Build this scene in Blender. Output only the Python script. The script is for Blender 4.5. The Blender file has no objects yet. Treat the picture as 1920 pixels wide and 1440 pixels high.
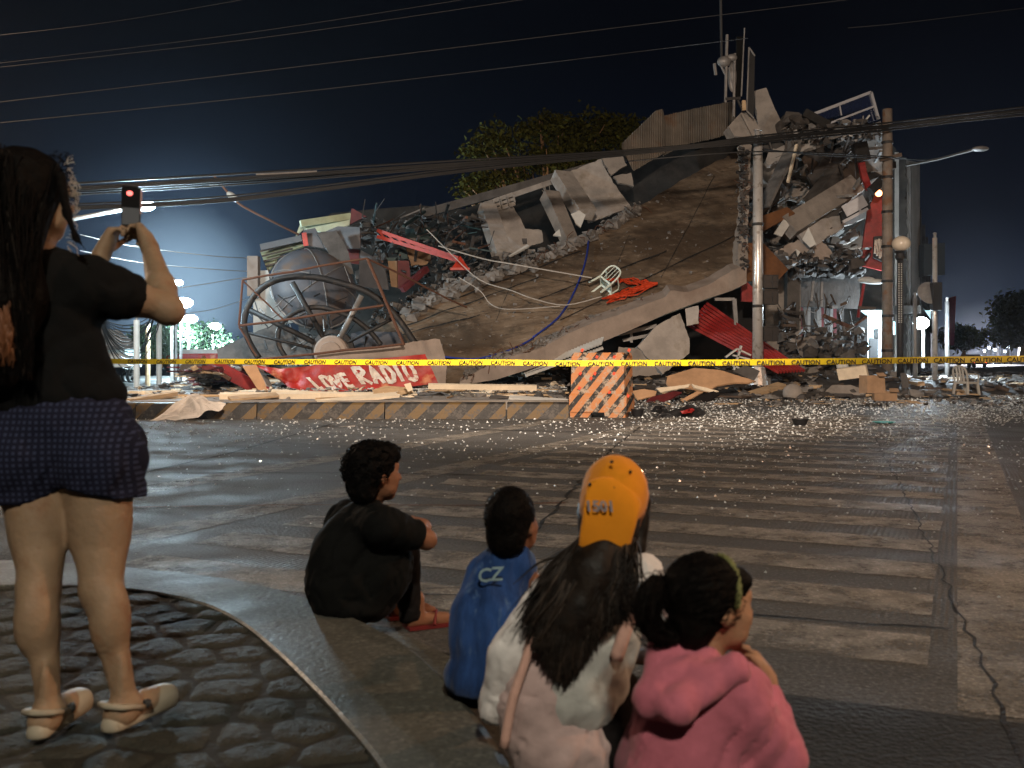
import bpy, bmesh, math, random
import numpy as np
from mathutils import Vector, Matrix, noise
random.seed(7); rng = np.random.default_rng(7)
sc = bpy.context.scene
F, CH, HY = 1867.0, 1.15, 670.0        # focal length in photo pixels, camera height, horizon row
R = math.radians

# ---------------------------------------------------------------- camera, world, lights, exposure
cd = bpy.data.cameras.new('camera'); cam = bpy.data.objects.new('camera', cd); sc.collection.objects.link(cam)
cam.location = (0, 0, CH); cam.rotation_euler = (R(90), 0, 0)
cd.sensor_width = 36; cd.lens = 35.0; cd.shift_y = -50 / 1920; cd.clip_start = 0.05; cd.clip_end = 2000
cd.dof.use_dof = True; cd.dof.focus_distance = 27; cd.dof.aperture_fstop = 4.6
sc.camera = cam
w = bpy.data.worlds.new('World'); sc.world = w; w.use_nodes = True
nt = w.node_tree; nt.nodes.clear()
def nd(t, kind, **k):
    n = t.nodes.new(kind)
    for a, b in k.items():
        if a in ('op',): n.operation = b
        elif hasattr(n, a) and not a.startswith('i_'): setattr(n, a, b)
    return n
out = nd(nt, 'ShaderNodeOutputWorld'); bg = nd(nt, 'ShaderNodeBackground')
tc = nd(nt, 'ShaderNodeTexCoord'); sep = nd(nt, 'ShaderNodeSeparateXYZ'); nt.links.new(tc.outputs['Generated'], sep.inputs[0])
ramp = nd(nt, 'ShaderNodeValToRGB'); nt.links.new(sep.outputs['Z'], ramp.inputs[0])
cr = ramp.color_ramp; cr.elements[0].position = 0.0; cr.elements[0].color = (0.0036, 0.0064, 0.0125, 1)
cr.elements[1].position = 1.0; cr.elements[1].color = (0.0003, 0.0004, 0.0007, 1)
e = cr.elements.new(0.10); e.color = (0.0020, 0.0034, 0.0075, 1)
e = cr.elements.new(0.30); e.color = (0.0008, 0.0011, 0.0022, 1)
# town glow low in the sky to the left
ml = nd(nt, 'ShaderNodeMapRange'); nt.links.new(sep.outputs['X'], ml.inputs[0])
ml.inputs[1].default_value = 0.15; ml.inputs[2].default_value = -0.6; ml.inputs[3].default_value = 0; ml.inputs[4].default_value = 1
mz = nd(nt, 'ShaderNodeMapRange'); nt.links.new(sep.outputs['Z'], mz.inputs[0])
mz.inputs[1].default_value = 0.5; mz.inputs[2].default_value = -0.02; mz.inputs[3].default_value = 0; mz.inputs[4].default_value = 1
mm = nd(nt, 'ShaderNodeMath', op='MULTIPLY'); nt.links.new(ml.outputs[0], mm.inputs[0]); nt.links.new(mz.outputs[0], mm.inputs[1])
mx = nd(nt, 'ShaderNodeMix', data_type='RGBA', blend_type='ADD'); nt.links.new(mm.outputs[0], mx.inputs[0])
nt.links.new(ramp.outputs[0], mx.inputs[6]); mx.inputs[7].default_value = (0.005, 0.0065, 0.009, 1)
# haze glow of the left street's lamps, painted into the sky
dg_ = nd(nt, 'ShaderNodeVectorMath', op='DOT_PRODUCT'); nt.links.new(tc.outputs['Generated'], dg_.inputs[0]); dg_.inputs[1].default_value = tuple(Vector((-0.335, 1.0, 0.075)).normalized())
last_ = mx.outputs[2]
for lo_, pw_, c_ in ((0.975, 1.8, (0.006, 0.011, 0.020, 1)), (0.990, 1.6, (0.028, 0.048, 0.078, 1)), (0.9968, 1.4, (0.18, 0.27, 0.35, 1))):
    r_ = nd(nt, 'ShaderNodeMapRange'); nt.links.new(dg_.outputs['Value'], r_.inputs[0]); r_.inputs[1].default_value = lo_; r_.inputs[2].default_value = 1.0
    p_ = nd(nt, 'ShaderNodeMath', op='POWER'); nt.links.new(r_.outputs[0], p_.inputs[0]); p_.inputs[1].default_value = pw_
    x_ = nd(nt, 'ShaderNodeMix', data_type='RGBA', blend_type='ADD'); nt.links.new(p_.outputs[0], x_.inputs[0]); nt.links.new(last_, x_.inputs[6]); x_.inputs[7].default_value = c_; last_ = x_.outputs[2]
dg_ = nd(nt, 'ShaderNodeVectorMath', op='DOT_PRODUCT'); nt.links.new(tc.outputs['Generated'], dg_.inputs[0]); dg_.inputs[1].default_value = tuple(Vector((0.478, 1.0, 0.0)).normalized())  # haze glow around the far right lamps, likewise painted into the sky
for lo_, pw_, c_ in ((0.990, 1.6, (0.010, 0.014, 0.024, 1)), (0.9986, 1.3, (0.11, 0.115, 0.13, 1))):
    r_ = nd(nt, 'ShaderNodeMapRange'); nt.links.new(dg_.outputs['Value'], r_.inputs[0]); r_.inputs[1].default_value = lo_; r_.inputs[2].default_value = 1.0
    p_ = nd(nt, 'ShaderNodeMath', op='POWER'); nt.links.new(r_.outputs[0], p_.inputs[0]); p_.inputs[1].default_value = pw_
    x_ = nd(nt, 'ShaderNodeMix', data_type='RGBA', blend_type='ADD'); nt.links.new(p_.outputs[0], x_.inputs[0]); nt.links.new(last_, x_.inputs[6]); x_.inputs[7].default_value = c_; last_ = x_.outputs[2]
nt.links.new(last_, bg.inputs[0]); bg.inputs[1].default_value = 1.0; nt.links.new(bg.outputs[0], out.inputs[0])
def sun(name, elev, azim, strength, color, angle):
    # azim: direction the light comes from, degrees clockwise from +Y (the view direction)
    l = bpy.data.lights.new(name, 'SUN'); l.energy = strength; l.color = color; l.angle = R(angle)
    o = bpy.data.objects.new(name, l); sc.collection.objects.link(o)
    d = Vector((math.sin(R(azim)) * math.cos(R(elev)), math.cos(R(azim)) * math.cos(R(elev)), math.sin(R(elev))))
    o.rotation_euler = d.to_track_quat('Z', 'Y').to_euler(); return o
def lamp(name, loc, watts, color, radius=0.15, target=None, size=None, blend=0.6):
    l = bpy.data.lights.new(name, 'SPOT' if target else 'POINT'); l.energy = watts; l.color = color; l.shadow_soft_size = radius
    o = bpy.data.objects.new(name, l); sc.collection.objects.link(o); o.location = loc
    if target:
        l.spot_size = R(size or 100); l.spot_blend = blend
        o.rotation_euler = (Vector(loc) - Vector(target)).to_track_quat('Z', 'Y').to_euler()
    return o
WARM = (1.0, 0.70, 0.42); SODIUM = (1.0, 0.48, 0.16); COLD = (0.62, 0.86, 1.0); GREENISH = (0.93, 1.0, 0.62)
# unseen street lamps behind and beside the photographer, then added lights for the ruin
lamp('street_light_behind', (0.8, -7, 8.5), 2700, (1.0, 0.91, 0.74), 0.3)
lamp('street_light_right', (11, 4.5, 7.0), 2000, (1.0, 0.56, 0.32), 0.25)
lamp('added_flood_on_ruin', (0, 3, 7.0), 17000, (1.0, 0.80, 0.64), 0.35, target=(1, 32, 3.4), size=64, blend=0.55)  # added flood without a visible source, brightens the ruin's front
lamp('added_fill_left_of_ruin', (-13.5, 19, 6.0), 2400, (1.0, 0.72, 0.50), 0.3)  # added fill light from the left, stands for no known lamp
lamp('added_fill_ruin_right', (20, 19, 9.0), 1000, (1.0, 0.80, 0.62), 0.4)  # added fill light for the right half, source unseen
sc.view_settings.view_transform = 'Standard'; sc.view_settings.look = 'None'; sc.view_settings.gamma = 1
sc.view_settings.exposure = 0.35
try:
    sc.cycles.use_denoising = True; sc.cycles.denoiser = 'OPENIMAGEDENOISE'
    sc.cycles.max_bounces = 6; sc.cycles.volume_bounces = 0; sc.cycles.sample_clamp_indirect = 4
    sc.cycles.caustics_reflective = False; sc.cycles.caustics_refractive = False
except Exception: pass

# ---------------------------------------------------------------- helpers
def P(x, y, Y): return Vector(((x - 960) / F * Y, Y, CH - (y - HY) / F * Y))
def G(x, y, z=0.0):
    Y = (CH - z) * F / (y - HY); return P(x, y, Y)
SA, CA = math.sin(R(24.1)), math.cos(R(24.1))
def UV(u, v, z=0.0): return Vector((u * SA + v * CA, u * CA - v * SA, z))   # street axes: u away along the crossing, v to its right
def zm(ox, oy, s): return lambda *p: [(ox + a / s, oy + b / s) for a, b in p]
Z2, Z3, Z4, Z5, Z5B, Z7 = zm(380, 360, 3.273), zm(820, 160, 3.273), zm(1160, 140, 3.4286), zm(1160, 480, 2.526), zm(1440, 440, 4), zm(600, 360, 4.8)
MATS = {}
def mat(name, col, rough=0.85, var=0.35, scale=4.0, bump=0.3, bscale=30, metal=0.0, col2=None, spec=0.35, emit=None, es=0.0, stretch=None, extra=None):
    m = bpy.data.materials.new(name); m.use_nodes = True; t = m.node_tree; b = t.nodes['Principled BSDF']
    b.inputs['Roughness'].default_value = rough; b.inputs['Metallic'].default_value = metal; b.inputs['Specular IOR Level'].default_value = spec
    tc = nd(t, 'ShaderNodeTexCoord'); src = tc.outputs['Object']
    if stretch:
        mp = nd(t, 'ShaderNodeMapping'); mp.inputs['Scale'].default_value = stretch; t.links.new(src, mp.inputs[0]); src = mp.outputs[0]
    n = nd(t, 'ShaderNodeTexNoise'); n.inputs['Scale'].default_value = scale; n.inputs['Detail'].default_value = 8; n.inputs['Roughness'].default_value = 0.65
    t.links.new(src, n.inputs['Vector'])
    c2 = col2 if col2 else tuple(c * (1 - var) for c in col)
    rp = nd(t, 'ShaderNodeValToRGB'); rp.color_ramp.elements[0].position = 0.36; rp.color_ramp.elements[1].position = 0.64
    rp.color_ramp.elements[0].color = (*c2, 1); rp.color_ramp.elements[1].color = (*col, 1)
    t.links.new(n.outputs[0], rp.inputs[0]); last = rp.outputs[0]
    if extra: last = extra(t, src, last)
    t.links.new(last, b.inputs['Base Color'])
    if bump:
        n2 = nd(t, 'ShaderNodeTexNoise'); n2.inputs['Scale'].default_value = bscale; n2.inputs['Detail'].default_value = 6; t.links.new(src, n2.inputs['Vector'])
        bp = nd(t, 'ShaderNodeBump'); bp.inputs['Strength'].default_value = bump; bp.inputs['Distance'].default_value = 0.02
        t.links.new(n2.outputs[0], bp.inputs['Height']); t.links.new(bp.outputs[0], b.inputs['Normal'])
    if emit:
        b.inputs['Emission Color'].default_value = (*emit, 1); b.inputs['Emission Strength'].default_value = es
    MATS[name] = m; return m
def mixcol(t, fac, a, bcol):
    mx = nd(t, 'ShaderNodeMix', data_type='RGBA'); t.links.new(fac, mx.inputs[0])
    t.links.new(a, mx.inputs[6])
    if isinstance(bcol, tuple): mx.inputs[7].default_value = (*bcol, 1)
    else: t.links.new(bcol, mx.inputs[7])
    return mx.outputs[2]
def noisefac(t, src, scale, lo, hi, detail=6, rough=0.6):
    n = nd(t, 'ShaderNodeTexNoise'); n.inputs['Scale'].default_value = scale; n.inputs['Detail'].default_value = detail; n.inputs['Roughness'].default_value = rough
    t.links.new(src, n.inputs['Vector'])
    r = nd(t, 'ShaderNodeMapRange'); r.inputs[1].default_value = lo; r.inputs[2].default_value = hi; t.links.new(n.outputs[0], r.inputs[0]); return r.outputs[0]
def tag(o, label=None, cat=None, group=None, kind=None):
    if label: o['label'] = label
    if cat: o['category'] = cat
    if group: o['group'] = group
    if kind: o['kind'] = kind
    return o
def empty(name, loc, label=None, cat=None, group=None):
    o = bpy.data.objects.new(name, None); sc.collection.objects.link(o); o.location = loc; o.empty_display_size = 0.2
    return tag(o, label, cat, group)
def mesh_obj(name, vs, fs, mats, parent=None, smooth=False, mi=None, **tags):
    vs = np.array([tuple(v) for v in vs], dtype=float) if not isinstance(vs, np.ndarray) else vs
    base = Vector(((vs[:, 0].min() + vs[:, 0].max()) / 2, (vs[:, 1].min() + vs[:, 1].max()) / 2, vs[:, 2].min()))
    me = bpy.data.meshes.new(name); me.from_pydata((vs - np.array(base)).tolist(), [], fs if isinstance(fs, list) else fs.tolist())
    for m in (mats if isinstance(mats, (list, tuple)) else [mats]): me.materials.append(MATS[m] if isinstance(m, str) else m)
    if mi is not None: me.polygons.foreach_set('material_index', mi)
    if smooth: me.polygons.foreach_set('use_smooth', [True] * len(me.polygons))
    me.update()
    o = bpy.data.objects.new(name, me); sc.collection.objects.link(o); o.location = base
    if parent: o.parent = parent; o.location = base - wloc(parent)
    return tag(o, **tags)
def wloc(o):
    l = Vector(o.location)
    while o.parent: o = o.parent; l += o.location
    return l
LUMPS = []
for _i in range(16):
    _b = bmesh.new()
    for _j in range(random.randint(9, 15)):
        _v = Vector([random.uniform(-1, 1) for _ in range(3)]); _v = Vector([max(-.8, min(.8, q * 1.3)) for q in _v]); _b.verts.new(_v)
    _r = bmesh.ops.convex_hull(_b, input=_b.verts); _u = [v for v in _b.verts if v.link_faces]; _ix = {v: k for k, v in enumerate(_u)}
    LUMPS.append(([tuple(v.co * 1.15) for v in _u], [tuple(_ix[v] for v in f.verts) for f in _b.faces])); _b.free()
class M:
    def __init__(s): s.v, s.f, s.m = [], [], []
    def add(s, vs, fs, mi=0):
        k = len(s.v); s.v += [tuple(v) for v in vs]; s.f += [tuple(i + k for i in f) for f in fs]; s.m += [mi] * len(fs); return s
    def lump(s, c, size, rot=None, mi=0):
        T_ = random.choice(LUMPS); x, y, z = size[0] / 2, size[1] / 2, size[2] / 2; c = Vector(c)
        vs = [Vector((v[0] * x, v[1] * y, v[2] * z)) for v in T_[0]]
        return s.add([c + (rot @ v if rot is not None else v) for v in vs], T_[1], mi)
    def hexa(s, a, mi=0): return s.add(a, [(0, 3, 2, 1), (4, 5, 6, 7), (0, 1, 5, 4), (1, 2, 6, 5), (2, 3, 7, 6), (3, 0, 4, 7)], mi)
    def box(s, c, size, rot=None, mi=0, jit=0):
        x, y, z = size[0] / 2, size[1] / 2, size[2] / 2
        vs = [Vector(p) for p in [(-x, -y, -z), (x, -y, -z), (x, y, -z), (-x, y, -z), (-x, -y, z), (x, -y, z), (x, y, z), (-x, y, z)]]
        if jit: vs = [v + Vector([random.uniform(-jit, jit) * q for q in (x, y, z)]) for v in vs]
        if rot is not None: vs = [rot @ v for v in vs]
        return s.hexa([v + Vector(c) for v in vs], mi)
    def beam(s, a, b, w, h=None, up=(0, 0, 1), mi=0, w2=None):
        a, b = Vector(a), Vector(b); d = (b - a).normalized(); h = h or w; u = Vector(up)
        if abs(d.dot(u)) > 0.97: u = Vector((0, 1, 0))
        sx = d.cross(u).normalized(); u = sx.cross(d); k = (w2 / w) if w2 else 1
        q = lambda c, f: [c - sx * w / 2 * f - u * h / 2 * f, c + sx * w / 2 * f - u * h / 2 * f, c + sx * w / 2 * f + u * h / 2 * f, c - sx * w / 2 * f + u * h / 2 * f]
        A, B = q(a, 1), q(b, k)
        return s.add(A + B, [(0, 1, 2, 3), (7, 6, 5, 4), (0, 4, 5, 1), (1, 5, 6, 2), (2, 6, 7, 3), (3, 7, 4, 0)], mi)
    def tube(s, pts, r, n=6, mi=0, closed=False, cap=True):
        pts = [Vector(p) for p in pts]; k = len(pts); rs = r if isinstance(r, (list, tuple)) else [r] * k; vs = []; prev = None
        for i, p in enumerate(pts):
            a = pts[(i - 1) % k] if (closed or i) else p; b = pts[(i + 1) % k] if (closed or i < k - 1) else p
            d = (b - a); d = d.normalized() if d.length > 1e-9 else Vector((0, 0, 1))
            if prev is None:
                u = Vector((0, 0, 1)) if abs(d.z) < 0.9 else Vector((1, 0, 0)); u = (u - d * d.dot(u)).normalized()
            else:
                u = prev - d * d.dot(prev); u = u.normalized() if u.length > 1e-6 else prev
            prev = u; w_ = d.cross(u)
            vs += [p + (u * math.cos(2 * math.pi * j / n) + w_ * math.sin(2 * math.pi * j / n)) * rs[i] for j in range(n)]
        fs = []
        for i in range(k if closed else k - 1):
            i2 = (i + 1) % k
            fs += [(i * n + j, i * n + (j + 1) % n, i2 * n + (j + 1) % n, i2 * n + j) for j in range(n)]
        if cap and not closed: fs += [tuple(range(n - 1, -1, -1)), tuple((k - 1) * n + j for j in range(n))]
        return s.add(vs, fs, mi)
    def ell(s, c, r, rot=None, nu=16, nv=10, mi=0, jit=0):
        r = r if isinstance(r, (list, tuple)) else (r, r, r); vs = []; c = Vector(c)
        for i in range(nv + 1):
            t = math.pi * i / nv
            for j in range(nu):
                a = 2 * math.pi * j / nu; q = 1 + random.uniform(-jit, jit)
                v = Vector((math.sin(t) * math.cos(a) * r[0] * q, math.sin(t) * math.sin(a) * r[1] * q, math.cos(t) * r[2] * q))
                vs.append(c + (rot @ v if rot is not None else v))
        fs = [(i * nu + j, (i + 1) * nu + j, (i + 1) * nu + (j + 1) % nu, i * nu + (j + 1) % nu) for i in range(nv) for j in range(nu)]
        return s.add(vs, fs, mi)
    def lathe(s, c, prof, n=24, rot=None, mi=0):
        c = Vector(c); vs = []
        for (r, z) in prof:
            for j in range(n):
                a = 2 * math.pi * j / n; v = Vector((r * math.cos(a), r * math.sin(a), z)); vs.append(c + (rot @ v if rot is not None else v))
        return s.add(vs, [(i * n + j, i * n + (j + 1) % n, (i + 1) * n + (j + 1) % n, (i + 1) * n + j) for i in range(len(prof) - 1) for j in range(n)], mi)
    def prism(s, pts, off, mi=0):
        k = len(pts); off = Vector(off); pts = [Vector(p) for p in pts]
        vs = pts + [p + off for p in pts]
        return s.add(vs, [tuple(range(k)), tuple(range(2 * k - 1, k - 1, -1))] + [(i, i + k, (i + 1) % k + k, (i + 1) % k) for i in range(k)], mi)
    def build(s, name, mats, parent=None, smooth=False, **tags):
        return mesh_obj(name, s.v, s.f, mats, parent, smooth, s.m if isinstance(mats, (list, tuple)) and len(mats) > 1 else None, **tags)
def jagged(pix, amt, step=7):
    out = []
    for i, a in enumerate(pix):
        b = pix[(i + 1) % len(pix)]; L = math.hypot(b[0] - a[0], b[1] - a[1]); k = max(1, int(L / step)); out.append(a)
        for j in range(1, k):
            f = j / k; out.append((a[0] + (b[0] - a[0]) * f + random.uniform(-amt, amt), a[1] + (b[1] - a[1]) * f + random.uniform(-amt, amt)))
    return out
def plane_n(yaw, pitch): # facing the camera; yaw>0 turns to face right, pitch>0 tips to face up
    n = Vector((0, -1, 0)); n = Matrix.Rotation(-R(pitch), 3, 'X') @ n
    return Matrix.Rotation(R(yaw), 3, 'Z') @ n
def onplane(pix, Y, yaw=0, pitch=0):
    cx = sum(p[0] for p in pix) / len(pix); cy = sum(p[1] for p in pix) / len(pix)
    n = plane_n(yaw, pitch); c = P(cx, cy, Y); o = Vector((0, 0, CH)); res = []
    for (x, y) in pix:
        d = Vector(((x - 960) / F, 1, -(y - HY) / F)); den = d.dot(n)
        t = (c - o).dot(n) / den if abs(den) > 0.05 else Y
        res.append(o + d * max(0.75 * Y, min(1.3 * Y, t)))
    return res, n
def plate(m, pix, Y, yaw=0, pitch=0, th=0.12, jag=0, mi=0):
    if jag: pix = jagged(pix, jag)
    pts, n = onplane(pix, Y, yaw, pitch); m.prism(pts, -n * th, mi); return m
def one(name, mats, pix, Y, yaw=0, pitch=0, th=0.12, jag=0, parent=None, **tags):
    return plate(M(), pix, Y, yaw, pitch, th, jag).build(name, mats, parent, **tags)
def text_mesh(m, s, org, right, up, size, mi=0, bold=0.0, shear=0.0, depth=0.004):
    cu = bpy.data.curves.new('t', 'FONT'); cu.body = s; cu.size = size; cu.align_x = 'CENTER'; cu.offset = bold; cu.shear = shear; cu.resolution_u = 3
    o = bpy.data.objects.new('t', cu); sc.collection.objects.link(o); dg = bpy.context.evaluated_depsgraph_get()
    me = o.evaluated_get(dg).to_mesh(); right, up = Vector(right).normalized(), Vector(up).normalized(); nn = right.cross(up)
    vs = [Vector(org) + right * v.co.x + up * v.co.y + nn * depth for v in me.vertices]; fs = [tuple(p.vertices) for p in me.polygons]
    m.add(vs, fs, mi); o.evaluated_get(dg).to_mesh_clear(); bpy.data.objects.remove(o); bpy.data.curves.remove(cu); return m
def arc3(a, b, sag, n=14):
    a, b = Vector(a), Vector(b); return [a.lerp(b, i / n) - Vector((0, 0, sag * 4 * (i / n) * (1 - i / n))) for i in range(n + 1)]
# ---------------------------------------------------------------- materials
def dirt_extra(c, lo=0.45, hi=0.62, sc_=0.5):
    return lambda t, src, last: mixcol(t, noisefac(t, src, sc_, lo, hi), last, c)
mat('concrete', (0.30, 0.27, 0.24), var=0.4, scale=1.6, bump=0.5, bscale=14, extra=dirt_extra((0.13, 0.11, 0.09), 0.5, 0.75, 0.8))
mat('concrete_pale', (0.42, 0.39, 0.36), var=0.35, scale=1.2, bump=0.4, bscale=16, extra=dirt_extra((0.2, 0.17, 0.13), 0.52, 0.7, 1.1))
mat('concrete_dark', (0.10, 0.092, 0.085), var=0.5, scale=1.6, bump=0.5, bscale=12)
mat('beam_concrete', (0.33, 0.275, 0.235), var=0.3, scale=1.3, bump=0.35, bscale=20, extra=dirt_extra((0.20, 0.15, 0.12), 0.5, 0.7, 0.7))
def slab_extra(t, src, last):
    d1 = nd(t, 'ShaderNodeVectorMath', op='DOT_PRODUCT'); t.links.new(src, d1.inputs[0]); d1.inputs[1].default_value = (.87, .33, .36)
    d2 = nd(t, 'ShaderNodeVectorMath', op='DOT_PRODUCT'); t.links.new(src, d2.inputs[0]); d2.inputs[1].default_value = (-.45, .5, .74)
    cx = nd(t, 'ShaderNodeCombineXYZ'); ma = nd(t, 'ShaderNodeMath', op='MULTIPLY'); t.links.new(d1.outputs['Value'], ma.inputs[0]); ma.inputs[1].default_value = .28
    t.links.new(ma.outputs[0], cx.inputs[0]); mb = nd(t, 'ShaderNodeMath', op='MULTIPLY'); t.links.new(d2.outputs['Value'], mb.inputs[0]); mb.inputs[1].default_value = 1.5; t.links.new(mb.outputs[0], cx.inputs[1]); st = cx.outputs[0]
    last = mixcol(t, noisefac(t, st, 1.3, 0.47, 0.62, 8, .7), last, (0.085, 0.058, 0.038))
    last = mixcol(t, noisefac(t, st, 2.6, 0.56, 0.66, 8, .75), last, (0.33, 0.26, 0.19))
    last = mixcol(t, noisefac(t, st, 3.4, 0.58, 0.68, 9, .8), last, (0.035, 0.028, 0.020))
    last = mixcol(t, noisefac(t, src, 0.22, 0.46, 0.56, 4), last, (0.072, 0.050, 0.032))
    last = mixcol(t, noisefac(t, src, 1.1, 0.52, 0.70, 9, 0.8), last, (0.026, 0.021, 0.015))
    last = mixcol(t, noisefac(t, src, 2.3, 0.58, 0.70, 9, 0.8), last, (0.33, 0.275, 0.215))
    return last
mat('slab_surface', (0.235, 0.175, 0.12), var=0.35, scale=0.9, bump=0.7, bscale=10, stretch=(1, 1, 2.2), extra=slab_extra)
mat('plaster_white', (0.55, 0.55, 0.52), var=0.25, scale=1.5, bump=0.2)
mat('asphalt', (0.055, 0.053, 0.05), rough=0.75, var=0.4, scale=2)
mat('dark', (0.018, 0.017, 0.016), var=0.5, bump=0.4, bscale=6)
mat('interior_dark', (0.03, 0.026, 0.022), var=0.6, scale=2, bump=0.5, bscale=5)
mat('rubble', (0.22, 0.205, 0.19), var=0.55, scale=2.5, bump=0.7, bscale=10)
mat('rubble_dark', (0.07, 0.062, 0.056), var=0.5, scale=2, bump=0.7, bscale=10)
mat('wood', (0.48, 0.34, 0.20), var=0.35, scale=3, bump=0.3, stretch=(1, 1, 6))
mat('wood_pale', (0.74, 0.63, 0.47), var=0.2, scale=3, bump=0.2)
mat('plywood', (0.56, 0.34, 0.19), var=0.35, scale=1.2, bump=0.2, extra=dirt_extra((0.16, 0.09, 0.05), 0.56, 0.72, 1.3))
mat('wood_dark', (0.10, 0.07, 0.05), var=0.4, scale=3, bump=0.3)
mat('cardboard', (0.26, 0.165, 0.095), var=0.25, scale=5, bump=0.15)
mat('paper', (0.62, 0.56, 0.50), var=0.2, scale=3, bump=0.3, bscale=8)
mat('red_paint', (0.27, 0.014, 0.012), rough=0.5, var=0.4, scale=5, bump=0.15)
mat('red_orange', (0.42, 0.032, 0.014), rough=0.45, var=0.3, scale=5, bump=0.15)
mat('maroon', (0.13, 0.02, 0.022), rough=0.6, var=0.4)
mat('rust', (0.105, 0.048, 0.026), rough=0.8, var=0.5, scale=6, bump=0.5, col2=(0.09, 0.04, 0.025))
mat('rust_plate', (0.17, 0.072, 0.026), rough=0.75, var=0.5, scale=1.5, bump=0.3)
mat('iron', (0.020, 0.018, 0.017), rough=0.6, var=0.5, scale=3, bump=0.4, bscale=12, extra=dirt_extra((0.07, 0.05, 0.035), 0.56, 0.78, 4))
mat('steel', (0.68, 0.66, 0.63), rough=0.30, metal=0.55, var=0.2, scale=3, bump=0.08, extra=dirt_extra((0.25, 0.2, 0.15), 0.55, 0.7, 5))
mat('steel_dull', (0.23, 0.22, 0.21), rough=0.5, metal=0.3, var=0.35, scale=4, bump=0.2)
mat('pole_rusty', (0.22, 0.18, 0.145), rough=0.7, var=0.4, scale=3, bump=0.3, extra=dirt_extra((0.17, 0.09, 0.05), 0.52, 0.62, 2.5))
mat('sheet_grey', (0.11, 0.112, 0.12), rough=0.5, var=0.35, scale=1.5, bump=0.2, bscale=6)
mat('sheet_green', (0.42, 0.44, 0.27), rough=0.6, var=0.3, scale=2)
mat('sheet_pale', (0.60, 0.66, 0.50), rough=0.6, var=0.25, scale=2)
mat('corrugated', (0.30, 0.265, 0.225), rough=0.55, var=0.4, scale=0.8, bump=0.2, extra=dirt_extra((0.20, 0.10, 0.05), 0.52, 0.7, 0.7))
mat('dish', (0.085, 0.088, 0.10), rough=0.55, var=0.3, scale=1.2, bump=0.25, bscale=5, extra=dirt_extra((0.12, 0.08, 0.055), 0.5, 0.68, 1.0))
mat('teal', (0.03, 0.06, 0.06), rough=0.6, var=0.4)
mat('tarp_red', (0.38, 0.024, 0.016), rough=0.5, var=0.45, scale=2, bump=0.6, bscale=5, extra=dirt_extra((0.50, 0.20, 0.10), 0.6, 0.72, 1.4))
mat('letter_white', (0.66, 0.60, 0.53), rough=0.6, var=0.35, scale=6, bump=0.2, extra=dirt_extra((0.42, 0.12, 0.08), 0.56, 0.64, 9))
mat('tape_yellow', (0.70, 0.53, 0.018), rough=0.4, var=0.08, bump=0.05, emit=None)
mat('ink_black', (0.012, 0.012, 0.012), rough=0.6, var=0.2, bump=0)
mat('wire', (0.014, 0.014, 0.014), rough=0.5, var=0.2, bump=0)
mat('wire_lit', (0.032, 0.032, 0.032), rough=0.5, var=0.2, bump=0)
mat('wire_white', (0.38, 0.36, 0.33), rough=0.5, var=0.1, bump=0)
mat('wire_blue', (0.02, 0.04, 0.25), rough=0.4, var=0.1, bump=0)
mat('net_orange', (0.55, 0.055, 0.015), rough=0.6, var=0.2, bump=0)
mat('plastic_white', (0.62, 0.72, 0.66), rough=0.45, var=0.1, bump=0.05)
mat('plastic_grey', (0.42, 0.40, 0.36), rough=0.5, var=0.15, bump=0.05)
mat('plastic_black', (0.015, 0.015, 0.016), rough=0.35, var=0.2, bump=0.05)
mat('plastic_teal', (0.02, 0.30, 0.27), rough=0.4, var=0.1, bump=0)
mat('glass_bit', (0.62, 0.66, 0.66), rough=0.15, var=0.1, bump=0, spec=0.9)
mat('glass_bit_dull', (0.34, 0.35, 0.34), rough=0.3, var=0.2, bump=0, spec=0.7)
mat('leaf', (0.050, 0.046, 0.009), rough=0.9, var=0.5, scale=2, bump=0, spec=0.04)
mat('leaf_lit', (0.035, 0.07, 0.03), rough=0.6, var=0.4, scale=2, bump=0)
mat('bark', (0.30, 0.17, 0.085), var=0.4, scale=5, bump=0.6)
mat('glass_blue', (0.012, 0.018, 0.045), rough=0.12, var=0.2, bump=0, spec=0.8)
mat('frame_alu', (0.40, 0.41, 0.44), rough=0.4, metal=0.5, var=0.2, bump=0)
def em(name, c, s): return mat(name, c, bump=0, var=0, emit=c, es=s)
em('lamp_cold', (0.78, 0.93, 1.0), 60); em('lamp_small', (0.85, 0.95, 1.0), 22); em('shop_light', (0.62, 0.92, 1.0), 0.75)
em('head_light', (1.0, 0.80, 0.55), 40); em('tail_light', (1.0, 0.05, 0.03), 9); em('red_glow', (1.0, 0.16, 0.14), 2.2); em('screen', (0.07, 0.07, 0.07), 0.35)
em('orange_lamp', (1.0, 0.35, 0.12), 8)
mat('globe', (0.62, 0.55, 0.45), rough=0.25, var=0.1, bump=0, spec=0.6)
def bar_extra(axis, freq, c, lo=0.0):
    def f(t, src, last):
        s = nd(t, 'ShaderNodeSeparateXYZ'); t.links.new(src, s.inputs[0])
        return last
    return f
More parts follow.
